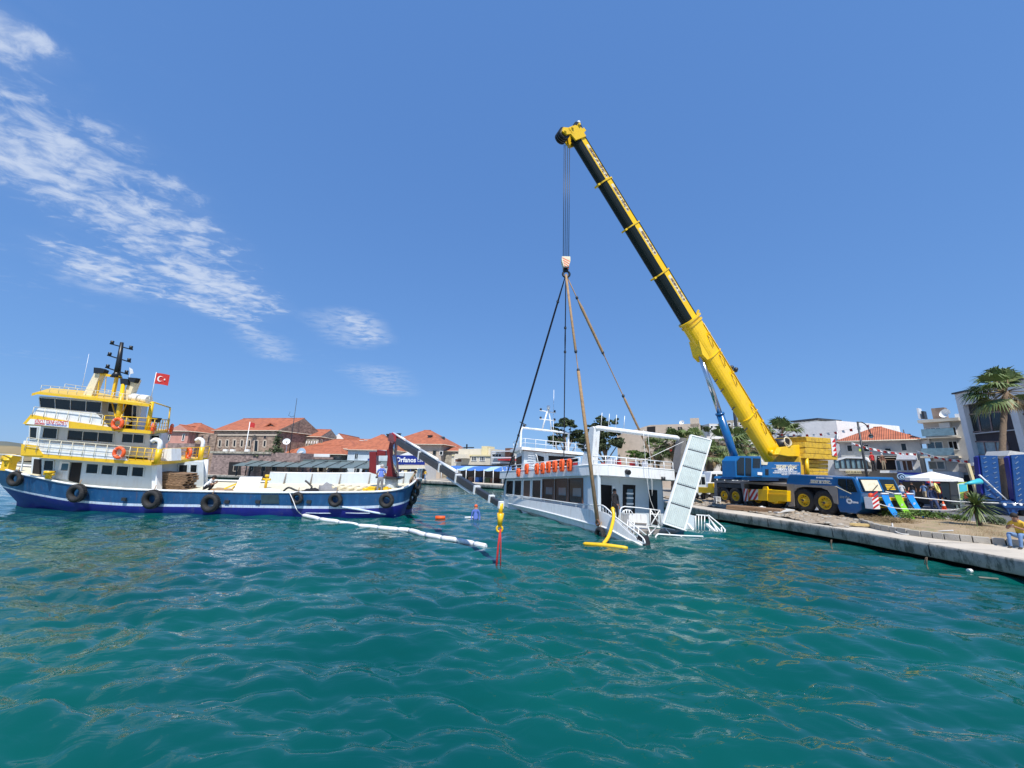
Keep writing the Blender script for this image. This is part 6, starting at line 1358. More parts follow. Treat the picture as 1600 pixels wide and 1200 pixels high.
class Bld:
    def __init__(s, name, label, cat, pl, Yl, pr, Yr, ptop, depth, ma, base=QZ, wall_name='wall', slope=0):
        a = P(pl, ptop, Yl); H_t = a.z; a.z = base; b = Pz(pr, Yr, H_t); b.z = base; s.wm = ma
        s.F = Frame(a, V((b.x-a.x, b.y-a.y, 0))); s.t = thing(name, label, cat, s.F.M)
        s.L = V((b.x-a.x, b.y-a.y, 0)).length; s.H = H_t-base; s.D = depth
        if ma:
            m = MB(); m.box(0, 0, -.3, s.L, depth, s.H); m.build(wall_name, M[ma], s.t)
    def h(s, px, py, y=0.0): return s.F.hit(px, py, 'y', y)
    def win(s, pts, y=0.0, fr='white2', gl='glass', fw=.09, mull=0, name='window'):
        if len(pts) == 4 and not isinstance(pts[0], tuple): x0, y0, x1, y1 = pts; a, b = s.h(x0, y1), s.h(x1, y0); c = [V((a.x, y, a.z)), V((a.x, y, b.z)), V((b.x, y, b.z)), V((b.x, y, a.z))]
        else: c = [s.h(p, q_, y) for p, q_ in pts]
        w = MB(); n = V((0, -1, 0))
        for i in range(4): w.bar(c[i]+n*.02, c[(i+1) % 4]+n*.02, fw, .12, up=n)
        for k in range(1, mull+1): t = k/(mull+1); w.bar(c[1].lerp(c[2], t)+n*.02, c[0].lerp(c[3], t)+n*.02, fw*.7, .08, up=n)
        o = w.build(name, M[fr], s.t); g = MB(); g.prism([p+n*.012 for p in c], n*-.03); g.build('pane', M[gl], o); return o
    def box(s, nm, x0, y0, x1, y1, yn, yf, ma, par=None):   # pixel rect on plane yn, back to yf
        a, b = s.h(x0, y1, yn), s.h(x1, y0, yn); m = MB(); m.box(a.x, yn, a.z, b.x, yf, b.z); return m.build(nm, M[ma], par or s.t)
    def ppoly(s, nm, pts, yn, th, ma, par=None):
        m = MB(); m.prism([s.h(a, b, yn) for a, b in pts], (0, th, 0)); return m.build(nm, M[ma], par or s.t)
    def roof(s, kind, rise, ov=.4, ma='tile', H=None, inset=None, x0=0, x1=None, y0=0, y1=None, name='roof'):
        H = s.H if H is None else H; x1 = s.L if x1 is None else x1; y1 = s.D if y1 is None else y1
        X0, X1, Y0_, Y1_ = x0-ov, x1+ov, y0-ov, y1+ov; m = MB(); e = [V((X0, Y0_, H)), V((X1, Y0_, H)), V((X1, Y1_, H)), V((X0, Y1_, H))]; ym = (Y0_+Y1_)/2; ins = inset if inset is not None else min((Y1_-Y0_)/2, (X1-X0)/2.2)
        if kind == 'hip': r = [V((X0+ins, ym, H+rise)), V((X1-ins, ym, H+rise))]; fs = [(0, 1, 5, 4), (1, 2, 5), (2, 3, 4, 5), (3, 0, 4), (3, 2, 1, 0)]
        elif kind == 'gable': r = [V((X0, ym, H+rise)), V((X1, ym, H+rise))]; fs = [(0, 1, 5, 4), (1, 2, 5), (2, 3, 4, 5), (3, 0, 4), (3, 2, 1, 0)]
        elif kind == 'front': xm = (X0+X1)/2; r = [V((xm, Y0_, H+rise)), V((xm, Y1_, H+rise))]; fs = [(0, 1, 4), (1, 2, 5, 4), (2, 3, 5), (3, 0, 4, 5), (3, 2, 1, 0)]
        m.add(e+r, fs); 
        if kind == 'gable':
            for k in (1, 3): m.m[k] = 1
            ins_ = .3
            for k in (4, 5): m.v[k] = tuple(V(m.v[k])); 
        if kind == 'front':
            for k in (0, 2): m.m[k] = 1
        o = m.build(name, [M[ma], M[s.wm or 'w_white']], s.t)
        m = MB(); m.loft([[p, ] for p in []]) if False else None
        m.tube([e[0], e[1]], .07, 4); m.tube([e[1], e[2]], .07, 4); m.build('eaves', M['w_cream'], o); 
        rp = MB(); rp.tube([r[0], r[1]], .1, 5); 
        rp.build('ridge', M['tile'], o); return o
    def chimney(s, px, py, y, w=.6, h=1.3, ma='w_stone', par=None):
        c = s.h(px, py, y); m = MB(); m.box(c.x-w/2, c.y-w/2, c.z-h, c.x+w/2, c.y+w/2, c.z); m.box(c.x-w*.7, c.y-w*.7, c.z, c.x+w*.7, c.y+w*.7, c.z+.12); return m.build('chimney', M[ma], par or s.t)

# ---------- far shore, left to right
b = Bld('pink_house', 'pink two-storey house with red hipped roof seen behind the stern of the blue boat', 'house', 252, 78, 304, 78, 674, 9, 'w_pink')
r = b.roof('hip', 2.2, .5, inset=3)
b.roof('front', 1.3, .3, x0=b.L*.42, x1=b.L*.98, y0=-1.2, y1=4)
m = MB(); m.box(b.L*.44, -1.0, 0, b.L*.96, 0, b.H); m.build('gabled_bay', M['w_pink'], b.t)
for x in (262, 276, 291): b.win((x, 679, x+5, 689), -1.02 if x > 280 else -.02, fr='w_white')
b.box('plinth_storey', 252, 693, 305, 745, -1.5, 0, 'w_mauve')
m = MB(); m.box(b.L, .5, 0, b.L+4.2, 8, b.H-.3); m.build('side_wing', M['w_brownstone'], b.t)
for x in (310, 321): b.win((x, 680, x+5, 693), .48, fr='w_mauve')
b = Bld('stone_house', 'large brown stone house with orange tiled roof and tall narrow windows behind the quay', 'house', 335, 79, 433, 76, 673, 13, 'w_brownstone')
r = b.roof('gable', 3.3, .35); 
b.chimney(402, 658, 7, .9, 1.2, par=r); b.chimney(443, 665, 6, .7, 1.0, par=r)
m = MB(); c = b.h(423, 671, 2.0); m.prism([c+V((-1.5, 0, -1.0)), c+V((1.5, 0, -1.0)), c+V((1.5, 0, .2)), c+V((0, 0, 1.0)), c+V((-1.5, 0, .2))], (0, 3.5, 0)); dm = m.build('dormer', M['w_brownstone'], r)
m = MB(); m.prism([c+V((-1.9, -.3, .1)), c+V((0, -.3, 1.2)), c+V((1.9, -.3, .1)), c+V((1.9, -.3, .3)), c+V((0, -.3, 1.4)), c+V((-1.9, -.3, .3))], (0, 4, 0)); m.build('dormer_roof', M['tile'], dm)
for x in (341, 352.5, 364, 375.5, 387, 411): b.win(((x, 698), (x+1, 687 if x < 400 else 688), (x+5.5, 687.3 if x < 400 else 688.3), (x+4.5, 699)), fr='w_beige', fw=.22)
b.win(((396.5, 706), (398, 688), (404, 688), (403, 706)), fr='w_beige', fw=.2, name='balcony_door'); b.win((412, 680, 417, 685), fr='w_mauve'); b.win((428, 688, 433, 698), -.02, gl='w_mauve', fr='w_beige')
b.box('string_course', 336, 678.5, 433, 680.5, -.15, 0, 'w_beige')
b.box('balcony_ledge', 328, 706, 424, 708, -3.2, 0, 'w_stone'); b.box('lower_storey', 326, 708, 470, 745, -3.0, .5, 'w_mauve')
for k, x in enumerate((351, 362, 385)): m = MB(); c = b.h(x, 704.5, -2.2); m.box(c.x-.45, c.y, c.z-.4, c.x+.45, c.y+.4, c.z+.3); m.build('air_conditioner', M['white2'], b.t)
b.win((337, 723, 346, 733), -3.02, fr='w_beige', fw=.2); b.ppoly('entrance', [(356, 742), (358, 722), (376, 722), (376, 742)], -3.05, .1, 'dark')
for x in (386, 410, 428, 444): b.win((x, 728, x+8, 736), -3.02, fr='w_beige')
m = MB(); random.seed(3)
def leafcloud(m, c, rad, n, s0=.12, s1=.25, flat=1.0, fn=None):
    for _ in range(n):
        d = V((random.gauss(0, 1), random.gauss(0, 1), random.gauss(0, 1))).normalized()*(random.random()**.45)
        p = V(c)+V((d.x*rad[0], d.y*rad[1], d.z*rad[2]))
        if noise.noise(p*1.1) < -.22: continue
        a = random.uniform(s0, s1); u = V((random.gauss(0, 1), random.gauss(0, 1), random.gauss(0, .6))).normalized(); w = u.cross(V((random.gauss(0, 1), random.gauss(0, 1), random.gauss(0, 1)))).normalized()
        m.poly([p-u*a, p+w*a*.6, p+u*a, p-w*a*.6])
iv = thing('ivy', 'dark ivy climbing the corner of the brown stone house', 'climbing plant', b.t.matrix_world)
for px, py, rx, rz_ in ((434, 690, .7, 2.2), (431, 705, 1.5, 1.0), (415, 710, 3.0, .8), (400, 711, 3.0, .5)): c = b.h(px, py, -.6 if py < 700 else -2.4); leafcloud(m, c, (rx, .9, rz_), 260, .15, .3)
m.build('ivy_leaves', M['leaf'], iv, recalc=False)
a = Pz(377, 75.3); t = thing('flag_on_pole', 'small red flag on a white pole before the brown stone house', 'flag', a); hh = P(385, 659, 75.3).z-a.z
m = MB(); m.cyl((0, 0, 0), (0, 0, hh), .07, n=6); m.build('pole', M['white2'], t); m = MB(); m.loft([[V((.1+i*.25, .12*sin(i), hh-.1-j*.3-.05*i*i*.3)) for j in range(4)] for i in range(5)]); m.build('cloth', M['c_red'], t)
a = Pz(447, 78); t = thing('radio_mast', 'thin dark radio mast rising beside the brown stone house', 'mast', a); hh = P(455, 622, 78).z-a.z
m = MB(); m.cyl((0, 0, 0), (0, 0, hh), .11, .04, n=6); m.tube([(-1.0, 0, hh-2.8), (-1.2, 0, hh-3.6), (-.5, 0, hh-3.9), (0, 0, hh-3.6)], .04, 4); m.build('pole', M['dsteel'], t)
c = Pz(448, 73); t = thing('satellite_dish', 'white satellite dish beside the brown stone house gable', 'satellite dish', P(448, 691, 75)); m = MB(); m.cyl((0, 0, 0), (.1, -.3, .15), .15, .65, 14, caps=False); m.cyl((0, .2, -.2), (0, .2, -3), .05, n=5); m.build('dish', M['white2'], t)

b = Bld('small_stone_house', 'small stone house with low red roof and chimney beyond the pergola', 'house', 464, 84, 499, 84, 682, 9, 'w_stone')
r = b.roof('gable', 2.0, .3); b.chimney(506, 675, 4, 1.0, 1.5, par=r); b.win((501.5, 687, 504, 692), -.02, fr='w_stone')
m = MB(); 
for x in range(466, 498, 4): m2 = b.box('parapet_post', x, 689, x+2, 693, -.3, -.1, 'white2')
b = Bld('red_roof_cafe', 'low cafe with red tiled roof and white sign carrying an oval blue emblem', 'cafe', 436, 79, 532, 76, 709, 9, 'w_stone')
b.roof('hip', 2.0, .6, inset=4)
b.roof('hip', 2.2, .5, H=b.H+1.3, x0=b.L*.12, x1=b.L*1.02, y0=4, y1=12, inset=5, name='rear_roof')
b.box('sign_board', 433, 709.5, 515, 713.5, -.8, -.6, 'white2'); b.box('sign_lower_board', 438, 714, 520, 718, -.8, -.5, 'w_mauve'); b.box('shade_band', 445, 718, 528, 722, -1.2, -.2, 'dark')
c = b.h(471, 708, -.95); m = MB(); m.cyl(c, c+V((0, -.12, 0)), 1.0, n=20, sm=False); o = m.build('oval_emblem', M['can_lblue'], b.t); o.scale = (1, 1, 1)
m = MB(); m.prism([c+V((-.7, -.14, -.1)), c+V((-.1, -.14, .45)), c+V((.7, -.14, .35)), c+V((.1, -.14, 0))], (0, -.03, 0)); m.build('emblem_mark', M['white2'], o)
for k, x in enumerate((430, 444.5, 461, 476, 493, 509)):
    b.box('pillar', x, 727, x+3, 744, -1.0, -.5, 'w_cream')
for k, x in enumerate((434, 448, 465, 480, 497)): b.win((x, 729, x+9, 737), -.02, fr='w_beige', gl='dark'); b.box('dado', x-1, 738.5, x+10, 742, -.3, -.1, 'w_beige')
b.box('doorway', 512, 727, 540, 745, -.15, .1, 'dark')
b = Bld('white_gable_house', 'white gabled house end rising above the red roofs', 'house', 515, 92, 542, 92, 692, 12, 'w_white'); b.roof('front', 2.2, .3)
b = Bld('house_with_two_chimneys', 'row of red roofs with two white chimneys beside the pale blue house', 'house', 528, 88, 578, 88, 701, 12, 'w_beige'); r = b.roof('gable', 2.6, .4); b.chimney(566, 689, 5, .7, 1.3, 'w_white', r); b.chimney(574, 688, 4, .8, 1.5, 'w_white', r); b.chimney(552, 694, 2, .9, .8, 'w_white', r); b.chimney(522, 694, 2, .9, .8, 'w_white', r)
b.box('side_door', 533, 712, 537, 724, -.3, -.1, 'white2')
b = Bld('pale_blue_house', 'pale blue-grey house with a long orange roof behind the loader crane', 'house', 544, 76, 612, 75, 703, 10, 'w_paleblue'); r = b.roof('hip', 3.4, .5, inset=4.5); b.win((554, 708.5, 560, 717.5), fr='w_paleblue', mull=1); b.chimney(607, 680, 5, .5, 1.8, 'dsteel', r)
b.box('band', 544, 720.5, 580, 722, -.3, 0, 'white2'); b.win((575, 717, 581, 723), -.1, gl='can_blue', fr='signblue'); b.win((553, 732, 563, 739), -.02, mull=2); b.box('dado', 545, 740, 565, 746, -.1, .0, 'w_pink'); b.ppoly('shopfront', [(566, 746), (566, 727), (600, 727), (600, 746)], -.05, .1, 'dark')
b = Bld('large_red_roof_house', 'large beige house with broad orange hipped roof behind the loader crane boom', 'house', 604, 82, 690, 80, 694, 14, 'w_beige'); r = b.roof('hip', 3.6, .8, inset=6)
for x, y_, yy in ((608, 679, 5), (623, 678, 6), (656, 678, 6), (672, 681, 3)): b.chimney(x, y_, yy, .7, 1.2, 'dsteel', r)
m = MB(); c = b.h(684, 687, 6); m.box(c.x-1.6, c.y-1, c.z-1.2, c.x+1.6, c.y+1, c.z-.2); m.cyl((c.x-1.5, c.y, c.z+.2), (c.x+1.5, c.y, c.z+.2), .5, n=10); m.build('roof_water_tank', M['dsteel'], r)
b.win((693-6, 705, 692, 711), -.02); b.win((676, 704, 682, 711), -.02, fr='w_stone')
m = MB(); m.box(b.L, 2, 0, b.L+3.0, 10, b.H-1.2); m.build('side_wing', M['w_stone'], b.t); b.roof('hip', 1.2, .4, H=b.H-1.2, x0=b.L, x1=b.L+3, y0=2, y1=10, name='side_roof')
b = Bld('fish_restaurant', 'quayside restaurant under a dark blue sign reading Orfanos', 'restaurant', 612, 70, 664, 69, 726, 6, 'w_white')
sb = b.box('sign', 614, 712, 664, 725.5, -.6, -.4, 'signblue')
A_, B_ = b.h(618.5, 719, -.63), b.h(650, 718.5, -.63)
t_ = text('lettering', 'Orfanos', 1.15, M['white2'], sb, Matrix(), bold=.03); xs = [v.co.x for v in t_.data.vertices]; t_.data.transform(axes((A_+B_)/2, (1, 0, 0), (0, 0, 1)) @ Matrix.Diagonal(((B_.x-A_.x)/(max(xs)-min(xs)), 1, 1, 1)))
A_, B_ = b.h(652, 719.5, -.63), b.h(661, 719.5, -.63)
t_ = text('lettering', 'Cafe', .8, M['white2'], sb, Matrix(), shear=.3); xs = [v.co.x for v in t_.data.vertices]; t_.data.transform(axes((A_+B_)/2, (1, 0, 0), (0, 0, 1)) @ Matrix.Diagonal(((B_.x-A_.x)/(max(xs)-min(xs)), 1, 1, 1)))
b.ppoly('gable', [(624, 711.5), (638, 706), (652, 711.5)], -.5, 3, 'w_white'); b.ppoly('awning', [(613, 733), (616, 727), (662, 727), (664, 732)], -2.5, .3, 'can_cream')
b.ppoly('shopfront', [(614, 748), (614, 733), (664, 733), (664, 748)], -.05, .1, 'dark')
for x in (631, 648): b.box('poster', x, 735, x+5, 741, -.3, -.2, 'w_yellow')
for x in (622, 640, 655): b.box('blue_post', x, 733, x+1.2, 748, -.9, -.6, 'can_blue')
# pergola
pl_, pr_ = Pz(368, 70.5), Pz(602, 66.5); d = (pr_-pl_); L_ = d.length; F_ = Frame(pl_, d); pg = thing('pergola', 'long slate-grey pergola canopy on slim dark posts along the far quay', 'pergola', F_.M)
zc = F_.hit(372, 728, 'y', 0).z; zh = F_.hit(377, 718, 'y', 3).z
k = 0; nb = 11
for i in range(nb):
    x0_, x1_ = L_*i/nb, L_*(i+1)/nb; m = MB(); m.prism([(x0_+.06, -1.0, zc), (x1_-.06, -1.0, zc), (x1_-.06, -1.0, zc+.08), (x0_+.06, -1.0, zc+.08)], (0, 1.8, (zh-zc)*.45)); m.build('roof_panel', M['slate'], pg)
    m = MB(); m.prism([(x0_+.06, 1.0, zc+.15), (x1_-.06, 1.0, zc+.15), (x1_-.06, 1.0, zc+.22), (x0_+.06, 1.0, zc+.22)], (0, 2.2, (zh-zc)*.8)); m.build('roof_panel', M['slate'], pg)
    m = MB(); m.bar((x0_, -1.1, zc+.12), (x0_+.0, 3.2, zh+.1), .1); m.build('rafter', M['dsteel'], pg)
    m = MB(); m.box(x0_-.08, .0, 0, x0_+.08, .16, zc+.4); m.build('post', M['dsteel'], pg)
m = MB(); m.bar((0, 3.2, zh+.12), (L_, 3.2, zh+.12), .22); m.bar((0, .1, zc+.3), (L_, .1, zc+.3), .14); m.build('purlin', M['slate'], pg)
# far quay furniture band: low railing shadow, benches
for i, px in enumerate((366, 690)): pass
t = thing('blue_canopy_row', 'row of blue fabric canopies along the far cafe terrace left of the ferry', 'canopy', None); Fq = Frame(Pz(688, 66), Pz(800, 58)-Pz(688, 66)); t.matrix_world = Fq.M
Lq = (Pz(800, 58)-Pz(688, 66)).length; hq = lambda px, py, y=0.0: Fq.hit(px, py, 'y', y)
n_ = 8
for i in range(n_):
    x0_, x1_ = Lq*i/n_, Lq*(i+1)/n_; zt_ = hq(740, 729, 1.5).z; m = MB(); m.loft([[V((x0_+(x1_-x0_)*j/4, 0, zt_-.55-.12*sin(pi*j/4))) for j in range(5)], [V((x0_+(x1_-x0_)*j/4, 2, zt_-.15*sin(pi*j/4))) for j in range(5)], [V((x0_+(x1_-x0_)*j/4, 3.5, zt_+.1)) for j in range(5)]]); m.build('canvas', M[('can_blue', 'can_blue', 'can_lblue')[i % 3]], t, recalc=False)
    m = MB(); m.cyl((x0_+.1, .05, 0), (x0_+.1, .05, zt_-.4), .06, n=6); m.build('post', M['white2'], t)
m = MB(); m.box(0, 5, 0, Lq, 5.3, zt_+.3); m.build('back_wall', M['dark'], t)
for i in range(12): x_ = Lq*random.random(); m = MB(); m.box(x_, 1+random.random()*2, 0, x_+.9, 1.9+random.random()*2, .75); m.build('terrace_table', M[random.choice(('c_brown', 'w_cream', 'can_blue', 'leaf'))], t)
b = Bld('cream_apartments', 'cream apartment block with roof terrace above the blue canopies', 'building', 706, 74, 776, 70, 712, 9, 'w_cream')
b.box('upper_floor', 716, 701, 766, 713, 1.5, 8, 'w_cream'); b.box('stair_tower', 752, 697, 762, 712, 1.2, 4, 'w_yellow'); b.box('parapet', 706, 710.5, 776, 712.5, -.2, 0, 'w_yellow')
for x in (737, 750): b.win((x, 713.5, x+8, 720), fr='white2', mull=2)
b.ppoly('awning', [(709, 716), (711, 709), (727, 710), (728, 716)], -1.6, 1.5, 'can_cream'); b.win((711, 717, 722, 722), gl='c_brown'); b.box('parasol_mast', 728, 694, 729.5, 702, 3, 3.3, 'black'); b.win((768, 715, 778, 721), -.02, mull=1); b.box('terrace_rail', 724, 698.5, 740, 700, 1.4, 1.6, 'dark')
b = Bld('green_white_apartments', 'pale apartment block with balconies directly left of the ferry wheelhouse', 'building', 767, 70, 802, 66, 705, 9, 'w_palegrey')
for y_ in (704, 714, 722): b.box('balcony_slab', 768, y_, 800, y_+2, -1.2, 0, 'white2')
b.win((769, 709, 784, 714), fr='white2', mull=2); b.box('red_awning', 778, 717, 796, 719.5, -2, 0, 'c_red'); b.box('orange_wall', 789, 700, 797, 716, -.6, .4, 'c_brown')
b = Bld('lilac_house', 'small pale lilac house between the large red roof and the cream apartments', 'house', 696, 84, 712, 84, 706, 8, 'w_palegrey')

# ---------- behind the ferry
b = Bld('beige_corner_house', 'tall beige plastered house with stepped roofline behind the ferry arch', 'house', 1016, 58, 1094, 55, 664, 10, 'w_beige')
b.box('stair_tower', 1079, 653, 1092, 667, 0.0, 4, 'w_beige'); m = MB(); m.prism([(-5.0, .0, 0), (0, 0, 0), (0, 0, b.H), (-5.0, 0, b.H-1.4)], (0, 9, 0)); m.build('side_wall', M['w_beige'], b.t)
for x in (1043, 1059): b.win((x, 666.5, x+7, 673.5), fr='w_beige', mull=1)
b.ppoly('recess', [(1011, 676), (1011, 667), (1024, 666), (1024, 677)], -.05, .1, 'dark'); b.ppoly('recess', [(1011, 692), (1011, 683), (1024, 682), (1024, 692)], -.05, .1, 'dark'); b.win((1046, 701, 1052, 708), fr='w_mauve', gl='c_red')
m = MB(); c = b.h(1066, 661, 1); m.cyl(c, c+V((-.05, -.2, .08)), .08, .36, 12, caps=False); m.cyl(c, c-V((0, 0, .9)), .04, n=5); m.build('satellite_dish', M['white2'], b.t)
b = Bld('distant_flats', 'distant pale flats on the hilltop right of the beige house', 'building', 1108, 190, 1132, 190, 662, 20, 'w_palegrey')
for x in (1110, 1117, 1124): b.win((x, 665, x+4, 669), -.02, fw=.3); b.win((x, 671, x+4, 675), -.02, fw=.3)
b = Bld('distant_flats', 'distant brownish flats on the hilltop just behind the luffing cylinder', 'building', 1133, 185, 1168, 180, 657, 20, 'w_stone')
for x in (1137, 1146, 1155): b.win((x, 661, x+5, 665), -.02, fw=.3); b.win((x, 668, x+5, 672), -.02, fw=.3)
b = Bld('white_terrace_house', 'white low house with flat terrace roof between the palms behind the crane cab', 'house', 1104, 62, 1168, 58, 682, 10, 'w_white')
b.win((1112, 690, 1124, 700), mull=2); b.win((1148, 688, 1160, 698), mull=1); b.box('terrace_slab', 1104, 684, 1168, 686, -1.5, 0, 'w_white')
# big white building behind the boom foot
b = Bld('white_hotel', 'big white building with ribbon windows behind the counterweights', 'building', 1192, 62, 1306, 52, 668, 14, 'w_white')
for x in (1240, 1254, 1270, 1284): b.win((x, 676.5, x+11, 687), fr='w_white', gl='glassb' if x != 1270 else 'dark')
b.box('roof_room', 1236, 657, 1276, 669, 5, 10, 'w_white'); b.win((1243, 660, 1262, 665), 4.97, fr='dsteel', mull=2); b.box('roof_canopy', 1235, 655.5, 1278, 657.5, 4.5, 10, 'dsteel')
fe = b.F.w((b.L, 0, 0)); b2 = thing('white_hotel_wing', 'white wing of the hotel receding to the right above the red roof', 'building', None)
Fw = Frame(fe, V((.80, .60, 0))); b2.matrix_world = Fw.M; Lw = Fw.hit(1420, 700, 'y', 0).x; Hw = b.H
m = MB(); m.box(0.02, 0.02, -.3, Lw, 10, Hw-.01); m.build('wall', M['w_white'], b2)
for x in (1308.5, 1319.5, 1330, 1340):
    c = [Fw.hit(x, 686, 'y', 0), Fw.hit(x, 674.5+(x-1308)*.06, 'y', 0), Fw.hit(x+8.5, 675+(x-1308)*.08, 'y', 0), Fw.hit(x+8.5, 685.5, 'y', 0)]
    w = MB(); 
    for i in range(4): w.bar(c[i]-V((0, .02, 0)), c[(i+1) % 4]-V((0, .02, 0)), .12, .12, up=(0, 1, 0))
    w.bar(c[1].lerp(c[2], .5)-V((0, .02, 0)), c[0].lerp(c[3], .5)-V((0, .02, 0)), .1, .1, up=(0, 1, 0)); o = w.build('window', M['white2'], b2); g = MB(); g.prism([p-V((0, .01, 0)) for p in c], (0, .03, 0)); g.build('pane', M['glassb'], o)
t = thing('minaret', 'distant brick minaret tip just left of the white roof room', 'minaret', Pz(1227, 150)); hh = P(1227, 655, 150).z-QZ; m = MB(); m.cyl((0, 0, 0), (0, 0, hh-3), 1.1, n=10); m.cyl((0, 0, hh-3), (0, 0, hh), 1.2, .0, n=10); m.cyl((0, 0, hh-6), (0, 0, hh-5.4), 1.7, n=10); m.build('tower', M['w_brownstone'], t)
# grey shop house with red roof
b = Bld('grey_shop_house', 'grey rendered shop house with orange tiled roof right of the counterweights', 'house', 1311, 47, 1437, 42, 690.5, 8, 'w_grey')
r = b.roof('hip', 1.9, .5, inset=3.5); b.win((1324, 695, 1331.5, 706), fr='w_grey', fw=.14); b.win((1349.5, 694, 1357.5, 706), fr='w_grey', fw=.14); b.win((1383, 700, 1392, 706), fr='w_grey'); b.win((1408.5, 692, 1416, 705), fr='w_grey', fw=.14)
b.ppoly('green_sign', [(1342, 705), (1342, 701), (1347, 701), (1348, 705)], -.3, .2, 'lime')
for x in (1386, 1412): m = MB(); c = b.h(x, 674, 3); m.box(c.x-.5, c.y, c.z-.8, c.x+.5, c.y+1, c.z-.3); m.cyl((c.x, c.y, c.z-.8), (c.x, c.y, c.z+.2), .05, n=5); m.build('roof_aerial', M['dsteel'], r)
b.box('terrace_wall', 1305, 718, 1320, 742, -3, -.2, 'w_white'); b.ppoly('terrace_awning', [(1305, 717), (1322, 713), (1352, 714), (1360, 722), (1358, 722), (1350, 716.5), (1322, 716), (1308, 720)], -3.5, 3.3, 'can_white')
for x in range(1313, 1357, 8): b.win((x, 719, x+7, 733), -3.4, fr='dsteel', gl='lglass', fw=.07)
b.box('terrace_floor', 1311, 733, 1358, 735.5, -3.6, -.2, 'w_palegrey'); b.box('yellow_sign', 1322, 735.5, 1345, 740, -3.8, -3.6, 'w_yellow')
m = MB(); A_ = b.h(1333.5, 737.8, -3.83); 
t_ = text('lettering', 'RESTAURANT', .26, M['c_dark'], b.t, Matrix()); t_.data.transform(axes(A_, (1, 0, 0), (0, 0, 1)))
b.ppoly('dark_balcony', [(1370, 733), (1370, 712), (1402, 712), (1402, 733)], -1.6, 1.5, 'dark'); b.box('balcony_beam', 1372, 714, 1400, 715, -2.0, -1.6, 'w_cream'); b.box('balcony_beam', 1372, 717.5, 1400, 718.5, -2.0, -1.6, 'wood'); b.ppoly('lettering_board', [(1375, 739), (1375, 735), (1402, 735), (1402, 739)], -2.0, .3, 'white2')
b.ppoly('white_awning', [(1400, 718), (1402, 709), (1431, 708), (1433, 718)], -2.5, 2.4, 'can_white'); b.box('glazed_balcony', 1402, 719, 1436, 738, -1.8, -.2, 'w_palegrey')
for x in (1404, 1411, 1420): b.win((x, 720, x+6, 736), -1.83, fr='white2', gl='glassb' if x < 1410 else 'c_brown')
sbx = Bld('blue_shop', 'shop with a deep blue fascia and white swirl emblem', 'shop', 1402, 39, 1449, 37.5, 738, 3, 'signblue')
sbx.ppoly('shopfront', [(1410, 775), (1410, 752), (1446, 752), (1446, 776)], -.05, .1, 'dark'); c = sbx.h(1408.5, 745, -.06)
m = MB(); m.torus(c, (0, 1, 0), .28, .05, 18, 6); m.torus(c+V((.02, -.02, -.05)), (0, 1, 0), .12, .06, 12, 6); m.prism([c+V((.2, 0, .22)), c+V((1.2, 0, .18)), c+V((.3, 0, -.1))], (0, -.02, 0)); m.build('swirl_emblem', M['can_lblue'], sbx.t)
A_, B_ = sbx.h(1422, 748.5, -.06), sbx.h(1446, 749, -.06); t_ = text('lettering', 'Slow & Blue', .42, M['white2'], sbx.t, Matrix(), bold=.01); xs = [v.co.x for v in t_.data.vertices]; t_.data.transform(axes((A_+B_)/2, (1, 0, 0), (0, 0, 1)) @ Matrix.Diagonal(((B_.x-A_.x)/(max(xs)-min(xs)), 1, 1, 1)))
# four-storey flats
b = Bld('balcony_flats', 'four-storey grey flats with glass balconies left of the dark building', 'building', 1441, 42, 1500, 39.5, 657, 9, 'w_palegrey')
b.box('roof_fascia', 1434, 652, 1497, 661, -1.0, 0, 'w_cream')
for y0_, y1_, sl in ((668, 681, 682), (690, 703, 712), (721, 733, 735)):
    b.win((1448+(y0_-668)*.1, y0_, 1470+(y0_-668)*.1, y1_), fr='white2', gl='glassb', mull=2 if y0_ < 680 else 1, fw=.07)
    if y0_ < 715: b.win((1482+(y0_-668)*.1, y0_-1, 1493+(y0_-668)*.1, y1_), fr='white2', gl='dark', mull=1, fw=.07); b.box('balcony_slab', 1438, sl, 1494, sl+3.5, -1.4, 0, 'w_cream'); m = MB(); a_, b_ = b.h(1441, sl, -1.35), b.h(1492, sl, -1.35); m.box(a_.x, -1.36, a_.z, b_.x, -1.33, a_.z+.75); m.build('glass_balustrade', M['lglass'], b.t)
for x, y_ in ((1476, 664), (1444, 689), (1467, 716)): m = MB(); c = b.h(x, y_, -.3); m.box(c.x-.4, -.4, c.z-.3, c.x+.4, -.02, c.z+.25); m.build('air_conditioner', M['white2'], b.t)
b.box('awning_strip', 1452, 737, 1498, 745, -1.5, 0, 'can_white')
for x, w_, h_, ma in ((1436.5, .16, 2, 'white2'), (1443, .2, 1.4, 'dsteel'), (1468, 1.0, 2.0, 'w_brownstone'), (1497, .4, .8, 'white2')): m = MB(); c = b.h(x, 653, 1); m.box(c.x-w_/2, 1, c.z-.1, c.x+w_/2, 1.8, c.z+h_*.55); m.build('rooftop_stack', M[ma], b.t)
m = MB(); c = b.h(1482, 648, 1); m.cyl(c, c+V((-.15, -.4, .15)), .1, .5, 12, caps=False); m.build('satellite_dish', M['white2'], b.t)
